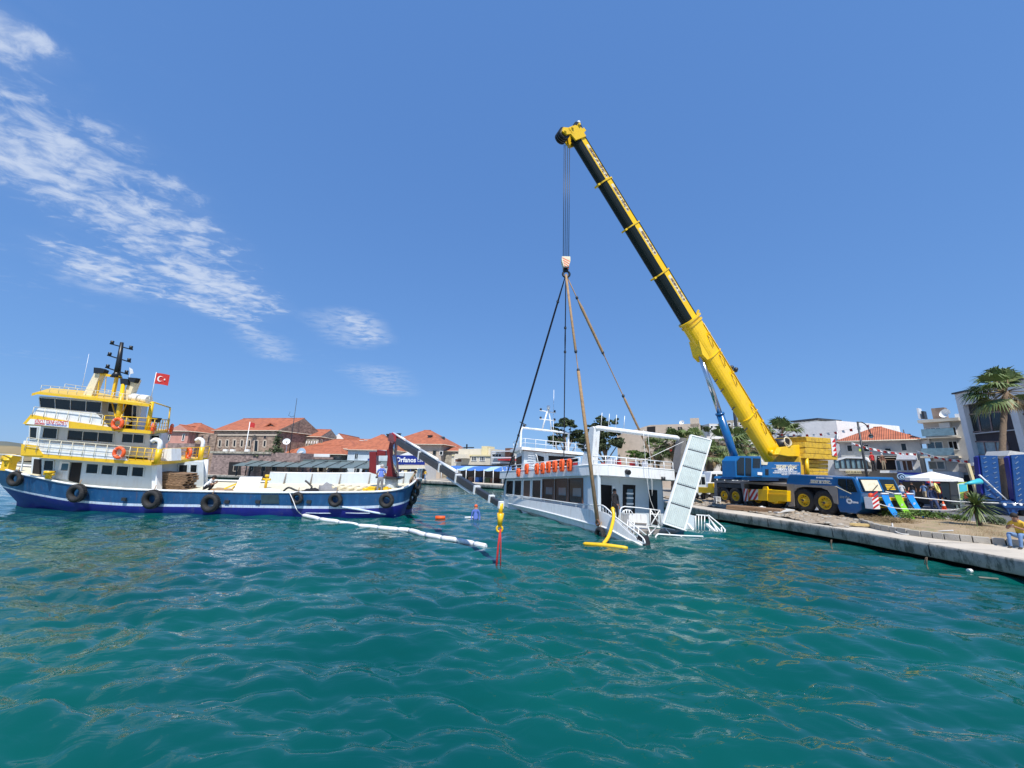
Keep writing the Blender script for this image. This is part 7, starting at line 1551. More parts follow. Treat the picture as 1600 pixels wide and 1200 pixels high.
# dark modern building with white piers
b = Bld('dark_building', 'modern dark building framed by white piers behind the large palm', 'building', 1500, 36.5, 1660, 28.0, 616, 9, 'w_dark')
H_ = b.H
def vx(px, py): return b.h(px, py, -.35)
pr0 = b.h(1517, 665, -.4).x-.05; wp = .75
for nm, x in (('pier', .0), ('pier', b.h(1583, 660, -.4).x)):
    m = MB(); m.box(x-.02, -.42, 3.0, x+wp*.75, .0, H_-1.15); m.build(nm, M['w_white'], b.t)
m = MB(); m.box(-.02, -.42, H_-1.15, b.L, .0, H_-.0); m.build('white_fascia', M['w_white'], b.t); m = MB(); m.box(-.1, -.6, H_+.003, b.L, .5, H_+.15); m.build('roof_edge', M['dsteel'], b.t)
b.win(((1517, 675), (1511, 648), (1566, 643), (1570, 674)), -.03, fr='w_mauve', mull=2, fw=.12)
b.win(((1526, 711), (1521, 690), (1574, 690), (1577, 711)), -.03, fr='w_mauve', gl='lglass', mull=2, fw=.12)
b.win(((1596, 676), (1592, 648), (1640, 642), (1644, 676)), -.03, fr='w_mauve', mull=1, fw=.12)
for y_ in (678, 714): m = MB(); a_ = b.h(1520, y_, -.25); m.bar((a_.x, -.25, a_.z), (b.L, -.25, a_.z), .1, .08); m.build('balcony_handrail', M['w_palegrey'], b.t)
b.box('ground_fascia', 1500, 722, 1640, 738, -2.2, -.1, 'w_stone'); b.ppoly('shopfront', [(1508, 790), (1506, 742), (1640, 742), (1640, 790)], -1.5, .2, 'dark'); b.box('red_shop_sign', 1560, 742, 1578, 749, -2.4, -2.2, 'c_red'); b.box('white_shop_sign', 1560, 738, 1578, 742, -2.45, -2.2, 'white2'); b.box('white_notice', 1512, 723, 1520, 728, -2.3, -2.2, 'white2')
m = MB(); a_ = b.h(1512, 724, -2.7); m.bar(a_, (a_.x+.3, -2.7, 0), .2); m.build('timber_post', M['w_yellow'], b.t)
# ================================================================ TREES
random.seed(11)
def fan_palm(label, px, Y, pyc, R, n=34, base_z=QZ, tr=.28, name='fan_palm', dry=10, group=None, pbase=None):
    a = pbase if pbase is not None else Pz(px, Y, base_z); c = P(px if pbase is None else px, pyc, Y if pbase is None else a.y); H = c.z-a.z; lean = V((c.x-a.x, 0, 0))
    t = thing(name, label, 'palm tree', a, group); m = MB(); k = 22
    m.tube([V((lean.x*(i/k)**1.4, 0, H*i/k)) for i in range(k+1)], [tr*(1.25-.35*i/k)*(1.07 if i % 2 else .95) for i in range(k+1)], 12); m.build('trunk', M['trunk'], t)
    top = V((lean.x, 0, H)); cr = MB(); dr = MB()
    def frond(m, el, az, L, fr):
        d = V((cos(el)*cos(az), cos(el)*sin(az), sin(el))); s_ = d.cross(V((0, 0, 1))).normalized(); u = s_.cross(d)
        base = top+d*.12; end = base+d*L*.55+V((0, 0, -.05*L)); m.tube([base, end], [.035, .02], 3, 1 if m is cr else 0)
        nl = 19
        for i in range(nl):
            q_ = (i/(nl-1)-.5)*2.5; v = (d*cos(q_)+s_*sin(q_)).normalized(); ll = L*fr*(.55+.3*cos(q_))*random.uniform(.85, 1.1); w = s_*cos(q_)-d*sin(q_); 
            mid_ = end+v*ll*.6-V((0, 0, .06*ll))+u*.03; tip = end+v*ll-V((0, 0, .34*ll*random.uniform(.8, 1.9)))
            ww = w*.026*L
            m.add([end-ww*.3, end+ww*.3, mid_+ww, mid_-ww, tip], [(0, 1, 2, 3), (3, 2, 4)], 0)
    for i in range(n):
        el = radians(random.uniform(-35, 80)); frond(cr, el, random.uniform(0, 2*pi), R*random.uniform(.8, 1.05), .8)
    for i in range(dry): frond(dr, radians(random.uniform(-80, -45)), random.uniform(0, 2*pi), R*random.uniform(.5, .7), .6)
    cr.build('crown', [M['palm'], M['palmdry']], t, recalc=False)
    if dry: dr.build('dry_skirt', M['palmdry'], t, recalc=False)
    return t
fan_palm('tall fan palm with shaggy crown standing in front of the dark building', 1572, 27.5, 612, 2.0, 44, tr=.16, dry=16)
fan_palm('fan palm behind the ferry gangway, its crown over the white vans', 1135, 40, 694, 2.3, 40, tr=.42, group='palms behind the crane')
fan_palm('fan palm half hidden behind the yellow boom', 1168, 42, 697, 2.3, 36, tr=.4, group='palms behind the crane')
fan_palm('fan palm between the boom foot and the counterweights', 1222, 48, 681, 2.6, 36, tr=.35, group='palms behind the crane')
fan_palm('fan palm showing above the upper ferry rail by the beige house', 1055, 46, 694, 2.2, 34, tr=.35, group='palms behind the crane')
fan_palm('fan palm lowest over the ferry rail, left of the beige house\'s window', 1026, 48, 703, 2.0, 30, tr=.35, group='palms behind the crane')
fan_palm('fan palm directly behind the top of the gangway', 1082, 44, 690, 2.0, 30, tr=.35, group='palms behind the crane')
fan_palm('fan palm low behind the gangway foot, right of the ferry', 1110, 38, 712, 1.7, 30, tr=.3, group='palms behind the crane')
def broad(label, Y, pxb, blobs, ma='leaf', n=900, sz=(.16, .34), cat='tree', name='pine_tree', tr=.35):
    a = Pz(pxb, Y); t = thing(name, label, cat, a); m = MB(); top = max(P(b[0], b[1], Y).z for b in blobs)-a.z
    m.tube([V((0, 0, 0)), V((.2, .1, top*.4)), V((-.1, 0, top*.8))], [tr, tr*.7, tr*.25], 8)
    for b in blobs: c = P(b[0], b[1], Y)-a; m.tube([V((0, 0, max(.5, c.z*.5))), c], [tr*.35, .05], 5)
    m.build('trunk', M['trunk'], t); m = MB()
    for px, py, rx, rz_ in blobs:
        for _k in range(6):
            c = P(px+random.uniform(-.75, .75)*rx, py+random.uniform(-.8, .8)*rz_, Y)-a; f_ = random.uniform(.25, .6); leafcloud(m, c+V((0, random.uniform(-.9, .9), 0)), (rx*Y/FL*f_*1.3, rx*Y/FL*f_, rz_*Y/FL*f_*.8), int(n*rx*rz_/900)+50, sz[0]*.75, sz[1]*.75)
    m.build('crown', M[ma], t, recalc=False); return t
broad('dark pine with ragged crown behind the ferry wheelhouse', 60, 884, [(881, 655, 8, 6), (893, 663, 12, 8), (878, 668, 14, 9), (868, 671, 8, 5), (897, 677, 16, 10), (880, 684, 18, 12), (900, 695, 18, 12), (864, 690, 8, 8)])
broad('dense dark pine framed by the white after arch of the ferry', 58, 946, [(938, 656, 10, 7), (950, 660, 12, 8), (928, 663, 10, 5), (942, 672, 20, 10), (955, 680, 18, 12), (930, 688, 16, 12), (950, 697, 24, 12), (967, 692, 9, 8), (916, 680, 10, 10), (914, 695, 10, 10)])
broad('green bush showing just over the after rail of the ferry', 50, 1002, [(990, 709, 12, 6), (1008, 711, 12, 6), (1020, 716, 12, 6)], 'leaf2', 500, cat='bush', name='bush')
broad('dark trees on the skyline between the beige house and the distant flats', 150, 1104, [(1098, 667, 7, 5), (1108, 670, 8, 4)], 'leaf', 500, (.4, .8))
# spiky palm on the planter
a = G(1532, 825, QZ+.12); t = thing('spiky_palm', 'low spiky young palm with radiating narrow leaves in the planting bed', 'palm', a); cz = P(1535, 790, a.y).z-a.z
m = MB(); m.tube([(0, 0, -.1), (.01, 0, cz*.5), (.03, 0, cz)], [.09, .10, .12], 9); m.build('trunk', M['trunk'], t); m = MB()
for i in range(230):
    el = radians(random.uniform(-40, 85)); az = random.uniform(0, 2*pi); L_ = random.uniform(.75, 1.08)*1.05; d = V((cos(el)*cos(az), cos(el)*sin(az), sin(el))); s_ = d.cross(V((0, 0, 1))).normalized()*.020; b0_ = V((.03, 0, cz)); dr_ = .35*L_
    p = [b0_+d*L_*f-V((0, 0, dr_*f*f)) for f in (0, .35, .7, 1)]; m.add([p[0]-s_, p[0]+s_, p[1]-s_*1.3, p[1]+s_*1.3, p[2]-s_, p[2]+s_, p[3]], [(0, 1, 3, 2), (2, 3, 5, 4), (4, 5, 6)])
m.build('leaves', M['palm'], t, recalc=False)
a = G(1436, 812, QZ+.15); t = thing('juniper_bush', 'spreading bright green juniper bush in the planting bed', 'bush', a); m = MB(); 
for k in range(26):
    x = random.uniform(-1.5, 1.6); leafcloud(m, (x, random.uniform(-.5, .5), .12+.26*(1-abs(x)/2)), (.45, .42, .2), 260, .025, .06)
m.build('foliage', M['leaf2'], t, recalc=False)
a = G(1392, 817, QZ+.15); t = thing('dry_brushwood', 'heap of dry brown brushwood left of the juniper bush', 'brushwood', a); m = MB()
for k in range(240):
    x = random.uniform(-.9, 1.1); p = V((x, random.uniform(-.5, .5), random.uniform(0, .25*(1.1-abs(x)*.7)))); an = random.uniform(0, pi); m.tube([p, p+V((cos(an)*.3, sin(an)*.3, random.uniform(-.02, .12)))], .008, 3)
leafcloud(m, (.2, 0, .12), (.9, .4, .15), 500, .03, .06); m.build('twigs', M['palmdry'], t, recalc=False); t.children[0]['kind'] = 'stuff'
m = MB()
for _ in range(2600):
    s_ = random.random()*L[-1]; f = random.random(); 
def on_bed(f1, f2): i = int(f1*(NN-1)); return kl[i].lerp(bk[i], f2)
for _ in range(7000):
    p = on_bed(random.random(), random.uniform(.12, .95)); z = QZ+.17
    if noise.noise(p*.8) < -.05: continue
    h_ = random.uniform(.05, .20); d = V((random.uniform(-.06, .06), random.uniform(-.06, .06), 0)); w_ = V((.012, .005, 0)); m.add([p+V((0, 0, z-p.z))-w_, p+V((0, 0, z-p.z))+w_, p+d+V((0, 0, z-p.z+h_))], [(0, 1, 2)])
o = m.build('dry_grass', M['palmdry'], None, recalc=False); tag(o, 'dry grass tufts scattered over the planting bed', 'grass', kind='stuff')
for px, py, lb, r_ in ((1500, 815, 'small grey-green shrub left of the spiky palm', .35), (1556, 822, 'small dark shrub with pinkish flowers right of the spiky palm', .45)):
    a = G(px, py, QZ+.15); t = thing('small_shrub', lb, 'shrub', a); m = MB(); leafcloud(m, (0, 0, r_*.5), (r_, r_*.8, r_*.5), 500, .03, .06); m.build('foliage', M['leaf2' if px < 1520 else 'leaf'], t, recalc=False)

# ================================================================ QUAY THINGS
def at(label, cat, name, p, group=None): return thing(name, label, cat, p, group)
# street lamp
a = Pz(1362, 33); t = at('dark green street lamp with a curved arm behind the crane\'s cab', 'street lamp', 'street_lamp', a); H = P(1352, 659, 33).z-a.z; tx_ = P(1352, 659, 33).x-a.x
m = MB(); m.tube([(0, 0, 0), (0, 0, H*.1)], .14, 8); m.tube([(0, 0, 0), (tx_*.0, 0, H)], [.10, .07], 8); m.tube(catmull([(0, 0, H-.1), (.35, 0, H-.05), (.75, 0, H-.35), (.95, 0, H-1.0)], 5), .04, 6); m.build('post', M['dsteel'], t)
m = MB(); m.cyl((.95, 0, H-1.0), (.95, 0, H-1.25), .06, .2, 10); m.build('lamp_shade', M['dsteel'], t); m = MB(); m.cyl((.95, 0, H-1.25), (.95, 0, H-1.4), .17, .1, 10); m.build('lamp_glass', M['lglass'], t)
# stadium floodlight mast
a = Pz(1159, 95); t = at('distant floodlight mast poking out behind the yellow boom', 'floodlight mast', 'floodlight_mast', a); H = P(1157, 573, 95).z-a.z
m = MB(); m.tube([(0, 0, 0), (0, 0, H)], [.5, .25], 8); m.cyl((0, 0, H-4.2), (0, 0, H-3.9), 1.2, n=12); m.build('pole', M['dsteel'], t)
for k in range(7): an = 2*pi*k/7; m = MB(); m.sphere((1.4*cos(an), 1.4*sin(an), H-1+.4*(k % 2)), .55, 8, 6); m.bar((0, 0, H-1.2), (1.4*cos(an), 1.4*sin(an), H-1.2), .1); m.build('floodlight', M['dsteel'], t)
# bunting
def bunting(label, A, B, n, sag, base_s=.3):
    t = at(label, 'bunting', 'bunting', A); m = MB(); D_ = B-A; pts = [D_*(i/20)-V((0, 0, sag*4*(i/20)*(1-i/20))) for i in range(21)]; m.tube(pts, .012, 4); m.build('line', M['wrope'], t)
    for i in range(n):
        f = (i+.5)/n; p = D_*f-V((0, 0, sag*4*f*(1-f))); d = D_.normalized()*base_s*.5; m = MB(); m.poly([p-d, p+d, p+d+V((.03, random.uniform(-.1, .1), -base_s)), p-d+V((.0, random.uniform(-.1, .1), -base_s*.95))]); m.build('pennant', M['c_red' if i % 2 else 'c_white'], t, recalc=False)
bunting('string of red and white pennants crossing in front of the grey shop house', P(1330, 691, 36), P(1432, 708, 34), 18, .25, .2)
bunting('string of red and white pennants hanging before the balcony flats', P(1432, 704, 35), P(1512, 719, 31), 14, .2, .2)
bunting('string of pennants between the palm and the white hotel roof', P(1208, 676, 44), P(1362, 662, 34), 14, .5, .25)
# white vans and the vehicle behind the crane
def van(label, px0, px1, Y, ptop, ma, name='parked_van', gl='glass'):
    a = Pz(px0, Y); b_ = Pz(px1, Y); F_ = Frame(a, b_-a); L_ = (b_-a).length; t = thing(name, label, 'van', F_.M); H = min(2.4, F_.hit(px0+3, ptop, 'y', 0).z)
    m = MB(); prof = [(0, .35), (0, H*.55), (L_*.06, H*.6), (L_*.16, H*.97), (L_*.22, H), (L_*.97, H), (L_, H*.9), (L_, .35)]; m.prism([(x, 0, z) for x, z in prof], (0, 1.9, 0)); m.build('body', M[ma], t, bevel=.06)
    for x0_, x1_ in ((.14, .34), (.38, .62), (.66, .92)): m = MB(); m.prism([(L_*(x0_-.02 if x0_ < .2 else x0_), -.012, H*.6), (L_*(x0_+.05 if x0_ < .2 else x0_), -.012, H*.9), (L_*x1_, -.012, H*.9), (L_*x1_, -.012, H*.6)], (0, .02, 0)); m.build('window', M[gl], t)
    for x in (.18, .8): m = MB(); m.torus((L_*x, .05, .34), (0, 1, 0), .24, .1, 16, 6); m.cyl((L_*x, .0, .34), (L_*x, .1, .34), .17, n=10); m.build('wheel', M['rubber'], t)
    return t
van('white van parked behind the palm trunk left of the crane', 1108, 1150, 36, 735, 'white2'); van('white van parked behind the crane\'s operator cab', 1152, 1184, 37, 728, 'white2')
van('second white van further back behind the palm trunk', 1100, 1128, 44, 735, 'white2')
t = van('blue-grey recovery vehicle with big sloping windscreen beside the gangway', 1083, 1106, 34, 741, 'wallblue', 'recovery_vehicle'); 
# low-loader trailer with raised ramps
base = G(1575, 806, QZ); TLF = Frame(base, (.97, -.22, 0)); tl = thing('low_loader', 'blue low-loader trailer with chequered steel ramps folded upright at the right edge', 'trailer', TLF.M)
h_ = lambda px, py, y=0.0: TLF.hit(px, py, 'y', y)
m = MB(); m.prism([h_(a, b) for a, b in ((1563, 783), (1660, 786), (1660, 797), (1592, 797), (1588, 806), (1578, 806), (1574, 797), (1566, 790))], (0, 2.4, 0)); m.build('rear_beam', M['rampblue'], tl, bevel=.02)
def ramp(pts, lb=None):
    c = [h_(a, b, -.1) for a, b in pts]; m = MB(); m.prism(c, (0, .12, 0)); r = m.build('ramp', M['rampblue'], tl, bevel=.015)
    for k in range(9):
        for u in (.22, .74):
            v = (k+.5)/9; p = c[0].lerp(c[3], u).lerp(c[1].lerp(c[2], u), v)-V((0, .02, 0)); dx = (c[3]-c[0]).normalized()*.085; dz = V((0, 0, .07)) ; s_ = 1 if True else -1
            mm = MB(); mm.bar(p-dx-dz, p+dx+dz, .03, .03, up=(0, 1, 0)); mm.build('grip_bar', M['steel'], r)
    return r
ramp([(1540, 775), (1531.5, 711.5), (1559, 712), (1566, 783)]); ramp([(1588, 786), (1580, 711), (1612, 709), (1618, 787)])
m = MB(); m.prism([h_(a, b, .0) for a, b in ((1533, 770), (1527.5, 714), (1532, 712), (1541, 775))], (0, .3, 0)); m.prism([h_(a, b, .0) for a, b in ((1585, 780), (1575, 715), (1580, 712), (1590, 785))], (0, .3, 0)); m.build('ramp_flange', M['navy'], tl)
m = MB(); m.cyl(h_(1530, 742, -.25), h_(1552, 762, -.25), .05, n=8); m.cyl(h_(1552, 762, -.25), h_(1573, 781, -.25), .035, n=8); m.build('gas_strut', M['white2'], tl)
m = MB(); m.tube([h_(1560, 786, -.2), h_(1600, 787, -.2), h_(1650, 788, -.2)], .03, 5); m.build('light_bar', M['steel'], tl)
for px in (1569, 1584, 1594): m = MB(); c = h_(px, 788, -.2); m.cyl(c, c-V((0, .06, 0)), .08, n=10); m.build('rear_lamp', M['white2'], tl)
for px in (1605, 1645): m = MB(); c = h_(px, 800, .3); m.torus(c, (0, 1, 0), .32, .13, 18, 8); m.cyl(c, c+V((0, .1, 0)), .22, n=12); m.build('wheel', M['rubber'], tl)
m = MB(); m.prism([h_(a, b, .6) for a, b in ((1574, 712), (1578, 704), (1592, 706), (1640, 712), (1640, 716), (1578, 715))], (0, 1.6, 0)); m.build('tarpaulin', M['w_palegrey'], tl)
# jib umbrella (furled, aqua) and advertising board
a = Pz(1506, 24.5, QZ); t = at('upright advertising board printed yellow, green and blue left of the blue ramps', 'advertising board', 'advertising_board', a)
Fb = Frame(a, (1, .1, 0)); t.matrix_world = Fb.M; hb_ = lambda px, py: Fb.hit(px, py, 'y', 0)
m = MB(); m.prism([hb_(*p) for p in ((1487, 788), (1484, 753), (1497, 752), (1500, 789))], (0, .06, 0)); m.build('frame', M['dsteel'], t)
m = MB(); c = [hb_(*p) for p in ((1499, 781), (1495, 755), (1511, 753), (1514, 778))]; m.prism(c, (0, .03, 0)); o = m.build('printed_panel', M['lime'], t); m = MB(); m.prism([c[1].lerp(c[2], .15).lerp(c[0].lerp(c[3], .15), .05)-V((0, .01, 0)), c[1].lerp(c[2], .9).lerp(c[0].lerp(c[3], .9), .05)-V((0, .01, 0)), c[1].lerp(c[2], .9).lerp(c[0].lerp(c[3], .9), .55)-V((0, .01, 0)), c[1].lerp(c[2], .15).lerp(c[0].lerp(c[3], .15), .55)-V((0, .01, 0))], (0, -.01, 0)); m.build('blue_print', M['aqua'], o)
m = MB(); m.prism([c[1].lerp(c[2], .55).lerp(c[0].lerp(c[3], .55), .62)-V((0, .01, 0)), c[2].lerp(c[3], .55)-V((0, .01, 0)), c[3]-V((0, .01, 0)), c[0].lerp(c[3], .45)-V((0, .01, 0))], (0, -.01, 0)); m.build('orange_print', M['orange'], o)
A_ = P(1507, 756, 24); B_ = P(1531, 752, 24); t = at('aqua blue furled parasol sticking out sideways between the board and the ramps', 'parasol', 'furled_parasol', A_); m = MB(); m.cyl((0, 0, 0), B_-A_, .04, .18, 10); m.build('cover', M['aqua'], t); m = MB(); m.tube([V((0, 0, 0)), V((-.4, 0, -.02)), V((-.45, .1, -1.9))], .02, 5); m.build('pole', M['white2'], t)
# market umbrella + stall
a = Pz(1468, 29); t = at('broad white parasol over the shop stalls', 'parasol', 'white_parasol', a); m = MB(); zc = P(1468, 737, 29).z-a.z; zr_ = P(1468, 747, 29).z-a.z
m.add([(0, 0, zc)]+[(1.7*cos(2*pi*k/8), 1.25*sin(2*pi*k/8), zr_) for k in range(8)], [(0, 1+k, 1+(k+1) % 8) for k in range(8)]); m.loft([[(1.7*cos(2*pi*k/8), 1.25*sin(2*pi*k/8), zr_) for k in range(8)], [(1.72*cos(2*pi*k/8), 1.27*sin(2*pi*k/8), zr_-.22) for k in range(8)]], 0, False, True); m.build('canopy', M['can_white'], t); m = MB(); m.cyl((0, 0, 0), (0, 0, zc), .04, n=6); m.build('pole', M['wood'], t)
a = Pz(1472, 36); t = at('shop stall with red fascia and brown shelves under the white parasol', 'stall', 'shop_stall', a); m = MB(); m.box(-1.3, 0, 0, 1.8, .3, 1.5); m.build('back', M['c_brown'], t); m = MB(); m.box(-1.0, -.1, 1.75, 1.3, .05, 2.15); m.build('red_fascia', M['c_red'], t)
for z in (.4, .9, 1.35): m = MB(); m.box(-1.2, -.5, z, 1.7, 0, z+.05); m.build('shelf', M['wood'], t)
for k in range(3): m = MB(); m.box(-1.2+k*1.4, -.5, 0, -1.14+k*1.4, -.44, 2.1); m.build('upright', M['w_cream'], t)
a = Pz(1500, 30); t = at('grey kiosk cabinet behind the advertising board', 'kiosk', 'kiosk', a); m = MB(); m.box(-.35, 0, 0, .4, .7, 1.9); m.build('cabinet', M['slate'], t, bevel=.03); m = MB(); m.box(-.5, -.2, 1.9, .6, .9, 1.97); m.build('canopy', M['dsteel'], t)
# scooter and cone
a = G(1449, 793, QZ); t = at('dark parked scooter beside the man carrying the yellow coil', 'scooter', 'scooter', a)
for x in (-.5, .6): m = MB(); m.torus((x, 0, .27), (0, 1, 0), .2, .07, 16, 6); m.cyl((x, -.03, .27), (x, .03, .27), .1, n=8); m.build('wheel', M['rubber'], t)
m = MB(); m.prism([(-.75, -.14, .45), (-.7, -.14, .72), (.0, -.14, .72), (.12, -.14, .4), (.35, -.14, .36), (.5, -.14, .85), (.58, -.14, .85), (.6, -.14, .4), (.3, -.14, .22), (-.3, -.14, .25)], (0, .28, 0)); m.build('body', M['black'], t, bevel=.03); m = MB(); m.tube([(.5, -.3, 1.0), (.55, 0, .95), (.5, .3, 1.0)], .02, 5); m.tube([(.6, 0, .3), (.52, 0, .95)], .03, 5); m.build('handlebar', M['dsteel'], t); m = MB(); m.box(-.7, -.13, .72, -.02, .13, .80); m.build('seat', M['rubber'], t, bevel=.02)
a = G(1476, 797, QZ); t = at('small orange traffic cone on the road edge', 'traffic cone', 'traffic_cone', a); m = MB(); m.box(-.2, -.2, 0, .2, .2, .03); m.build('base', M['orange'], t); m = MB(); m.cyl((0, 0, .03), (0, 0, .62), .14, .03, 12); c_ = m.build('cone', M['orange'], t); m = MB(); m.cyl((0, 0, .3), (0, 0, .42), .098, .072, 12, caps=False); m.build('reflective_band', M['white2'], c_)
# barrier tape / rope line on posts
t = at('white barrier rope stretched from the crane bumper along the road to the trailer', 'barrier rope', 'barrier_rope', G(1382, 790, QZ)); o_ = G(1382, 790, QZ); m = MB(); m.tube(catmull([P(x, y, Y_)-o_ for x, y, Y_ in ((1384, 768, 21), (1420, 776, 21.5), (1460, 780, 22), (1500, 784, 22.5), (1560, 786, 22.5))], 4), .028, 5); m.tube(catmull([P(x, y, Y_)-o_ for x, y, Y_ in ((1372, 787, 19), (1400, 794, 19.5), (1440, 796, 20), (1480, 797, 21), (1500, 795, 22))], 4), .02, 5); m.build('rope', M['wrope'], t)
# hose on planter edge, plank, blocks, debris
t = at('pale hose looping along the planter kerb stones', 'hose', 'garden_hose', G(1398, 825, QZ)); o_ = G(1398, 825, QZ); m = MB(); m.tube(catmull([G(x, y, z)-o_ for x, y, z in ((1394, 818, QZ+.25), (1397, 828, QZ+.1), (1408, 834, QZ+.03), (1425, 835, QZ+.03), (1450, 833.5, QZ+.05), (1470, 830, QZ+.2), (1490, 829, QZ+.26))], 5), .028, 6); m.build('hose', M['w_palegrey'], t)
t = at('broken yellowish slab lying on the dirt just before the planter', 'stone slab', 'yellow_slab', G(1350, 822, QZ+.05)); m = MB(); m.prism([(-.55, .12, .0), (-.3, .28, 0), (.3, .05, 0), (.6, -.25, 0), (.1, -.2, 0), (-.4, .0, 0)], (0, 0, .1)); m.build('slab', mat('yellow_stone', (.55, .40, .17), .9, bump=.5), t)
t = at('stack of rusty brown timber mats beside the outrigger jack', 'timber mats', 'timber_mats', G(1178, 799, QZ+.02)); d = (G(1205, 803, QZ)-G(1140, 797, QZ)); ux = d.normalized(); uy = V((-ux.y, ux.x, 0))
for k in range(3):
    for j in range(2): m = MB(); c = ux*random.uniform(-.1, .1)+uy*(k*.28-.2)+V((0, 0, .07+j*.13)); m.obox(c, ux*1.5, uy*.12, V((0, 0, .06))); m.build('timber', M['wood'], t, bevel=.01)
lp = lambda lb, cat, px, py, sc, ma, nm, z=.04, sd=0: lump(lb, cat, px, py, 0, sc, ma, nm, sd, Frame((0, 0, 0), (1, 0, 0)), lambda a, b, y: G(a, b, QZ+z))
lp('crumpled white bag on the dirt near the middle wheels', 'bag', 1192, 796, (.25, .2, .18), 'c_white', 'white_bag', .06, 2); lp('small white lump of cloth by the outrigger foot', 'cloth', 1165, 797, (.22, .15, .08), 'c_white', 'white_cloth', .06, 4)
lp('ochre heap of sand and rubble left of the white stool', 'sand heap', 1088, 786, (.5, .5, .3), 'soil', 'sand_heap', .02, 6)
t = at('dark slanting sheet of panel lying on the rubble by the front wheels', 'panel', 'fallen_panel', G(1222, 801, QZ+.08)); m = MB(); m.obox((0, 0, .1), (.55, .05, .08), (-.05, .3, .0), (0, 0, .03)); m.build('sheet', M['w_palegrey'], t)
a = G(1121, 786, QZ+.05); t = at('white plastic stool standing by the rearmost crane wheel', 'stool', 'white_stool', a); m = MB(); m.box(-.2, -.2, .42, .2, .2, .46); m.build('seat', M['white2'], t)
for x in (-.17, .13):
    for y in (-.17, .13): m = MB(); m.box(x, y, 0, x+.04, y+.04, .42); m.build('leg', M['white2'], t)
m = MB(); m.box(-.2, -.19, .15, .2, -.17, .2); m.box(-.2, -.19, .28, .2, -.17, .33); m.build('side_panel', M['white2'], t)
a = G(1140, 787, QZ+.04); t = at('wooden chock block between the two rear crane wheels', 'block', 'wooden_chock', a); m = MB(); m.box(-.25, -.15, 0, .25, .15, .12); m.box(-.2, -.13, .12, .2, .13, .24); m.build('block', M['wood'], t, bevel=.01)
# mooring chains / fender ropes on the quay face, driftwood
for px, py, lb in ((1300, 846, 'frayed rope tuft hanging on the quay face, the left one'), (1449, 874, 'rusty rope hanging on the quay face, the right one')):
    a = G(px, py, QZ-.05)+V((.0, 0, .0)); t = at(lb, 'rope', 'hanging_rope', a); m = MB(); m.tube(catmull([(0, 0, .06), (-.03, 0, -.05), (-.02, .03, -.16), (-.04, -.01, -.28)], 4), .016, 5); m.tube([(0, .03, .05), (-.04, .06, -.1), (-.03, .07, -.16)], .012, 5); m.build('strands', M['trunk'], t)
for px, py, L_, lb in ((1290, 861, .8, 'driftwood plank floating below the left rope on the quay'), (1540, 903, .4, 'thin pale stick floating beside the quay at the right'), (1480, 899, .5, 'brown driftwood floating in the quay\'s shadow')):
    a = G(px, py, .03); t = at(lb, 'driftwood', 'driftwood', a); m = MB(); m.bar((-L_/2, 0, .02), (L_/2, -.15, .02), .04, .03); m.build('plank', M['trunk' if px != 1540 else 'w_stone'], t)
buoyfloat(1516, 894, (.05, .07), 'white2', 'small white float bobbing close under the quay edge', 'float', 'white_bobber')
# far quay small boats at the extreme left and quay kerb band
for px, lb in ((4, 'white motor boat moored far off behind the bow of the blue boat'), (28, 'second small white boat moored behind the yellow bow winch')):
    a = P(px, 714, 75); a.z = 0; t = at(lb, 'boat', 'moored_boat', a); m = MB(); rows = [[V((x, y*(1-abs(x/3.2)**3)*1.1, z)) for y in (-1, -.8, 0, .8, 1)] for x, z in ((-3, .9), (-2, .8), (0, .75), (2, .9), (3.1, 1.2))]; lo = [[V((p.x*.9, p.y*.6, -.2)) for p in r] for r in rows]
    for r, l in zip(rows, lo): pass
    m.loft(rows); m.loft([[r[0] for r in rows], [l[0] for l in lo]]); m.loft([[r[-1] for r in rows], [l[-1] for l in lo]]); m.build('hull', M['white2'], t); m = MB(); m.box(-1, -.7, .7, 1.2, .7, 1.7); m.build('cabin', M['white2'], t)

# ================================================================ PEOPLE ASHORE
ps = G(1591, 853, QZ); kf = Frame(ps, (1, 0, 0))
person('man in an orange-yellow shirt and jeans sitting on the kerb at the right edge', G(1597, 845, QZ+.24)+V((.12, .05, .02)), radians(105), SIT, 'c_yel', 'c_jean', 'skin2', 'hair', near=True, h=.98)
mc = person('man in dark clothes carrying a yellow coil on his shoulder beside the road', G(1463, 806, QZ), radians(150), WALK, 'c_navy', 'c_navy', 'skin2', 'hair', sleeves=True, near=True)
a = mc.matrix_world @ V((-.28, .05, 1.62)); t = at('bright yellow coil of hose carried on the dark-clothed man\'s shoulder', 'hose coil', 'hose_coil', a); m = MB()
for k in range(3): m.torus((.02*k, .03*k, .03*k), (.5, -.8, .2), .24, .045, 18, 6)
m.build('coil', mat('pale_yellow_hose', (.75, .65, .18), .5), t)
person('man in a white shirt walking past the orange cone', G(1484, 794, QZ), radians(60), WALK, 'c_white', 'c_dark', 'skin2', 'hair', near=True)
person('man in a dark shirt and blue jeans walking before the blue shop', G(1429, 783, QZ), radians(120), WALK, 'c_dark', 'c_jean', 'skin2', 'hair')
person('woman in a dark patterned dress standing between the walkers before the blue shop', G(1442, 782, QZ), radians(200), STAND, 'c_brown', 'c_dark', 'skin', 'hair')
person('person in a red and white top at the left edge of the blue shop', G(1419, 777, QZ), radians(170), STAND, 'c_red', 'c_white', 'skin', 'hair')
person('person in white leaning at the shop window right of the blue shop', G(1436, 777, QZ), radians(30), STAND, 'c_white', 'c_jean', 'skin', 'hair')
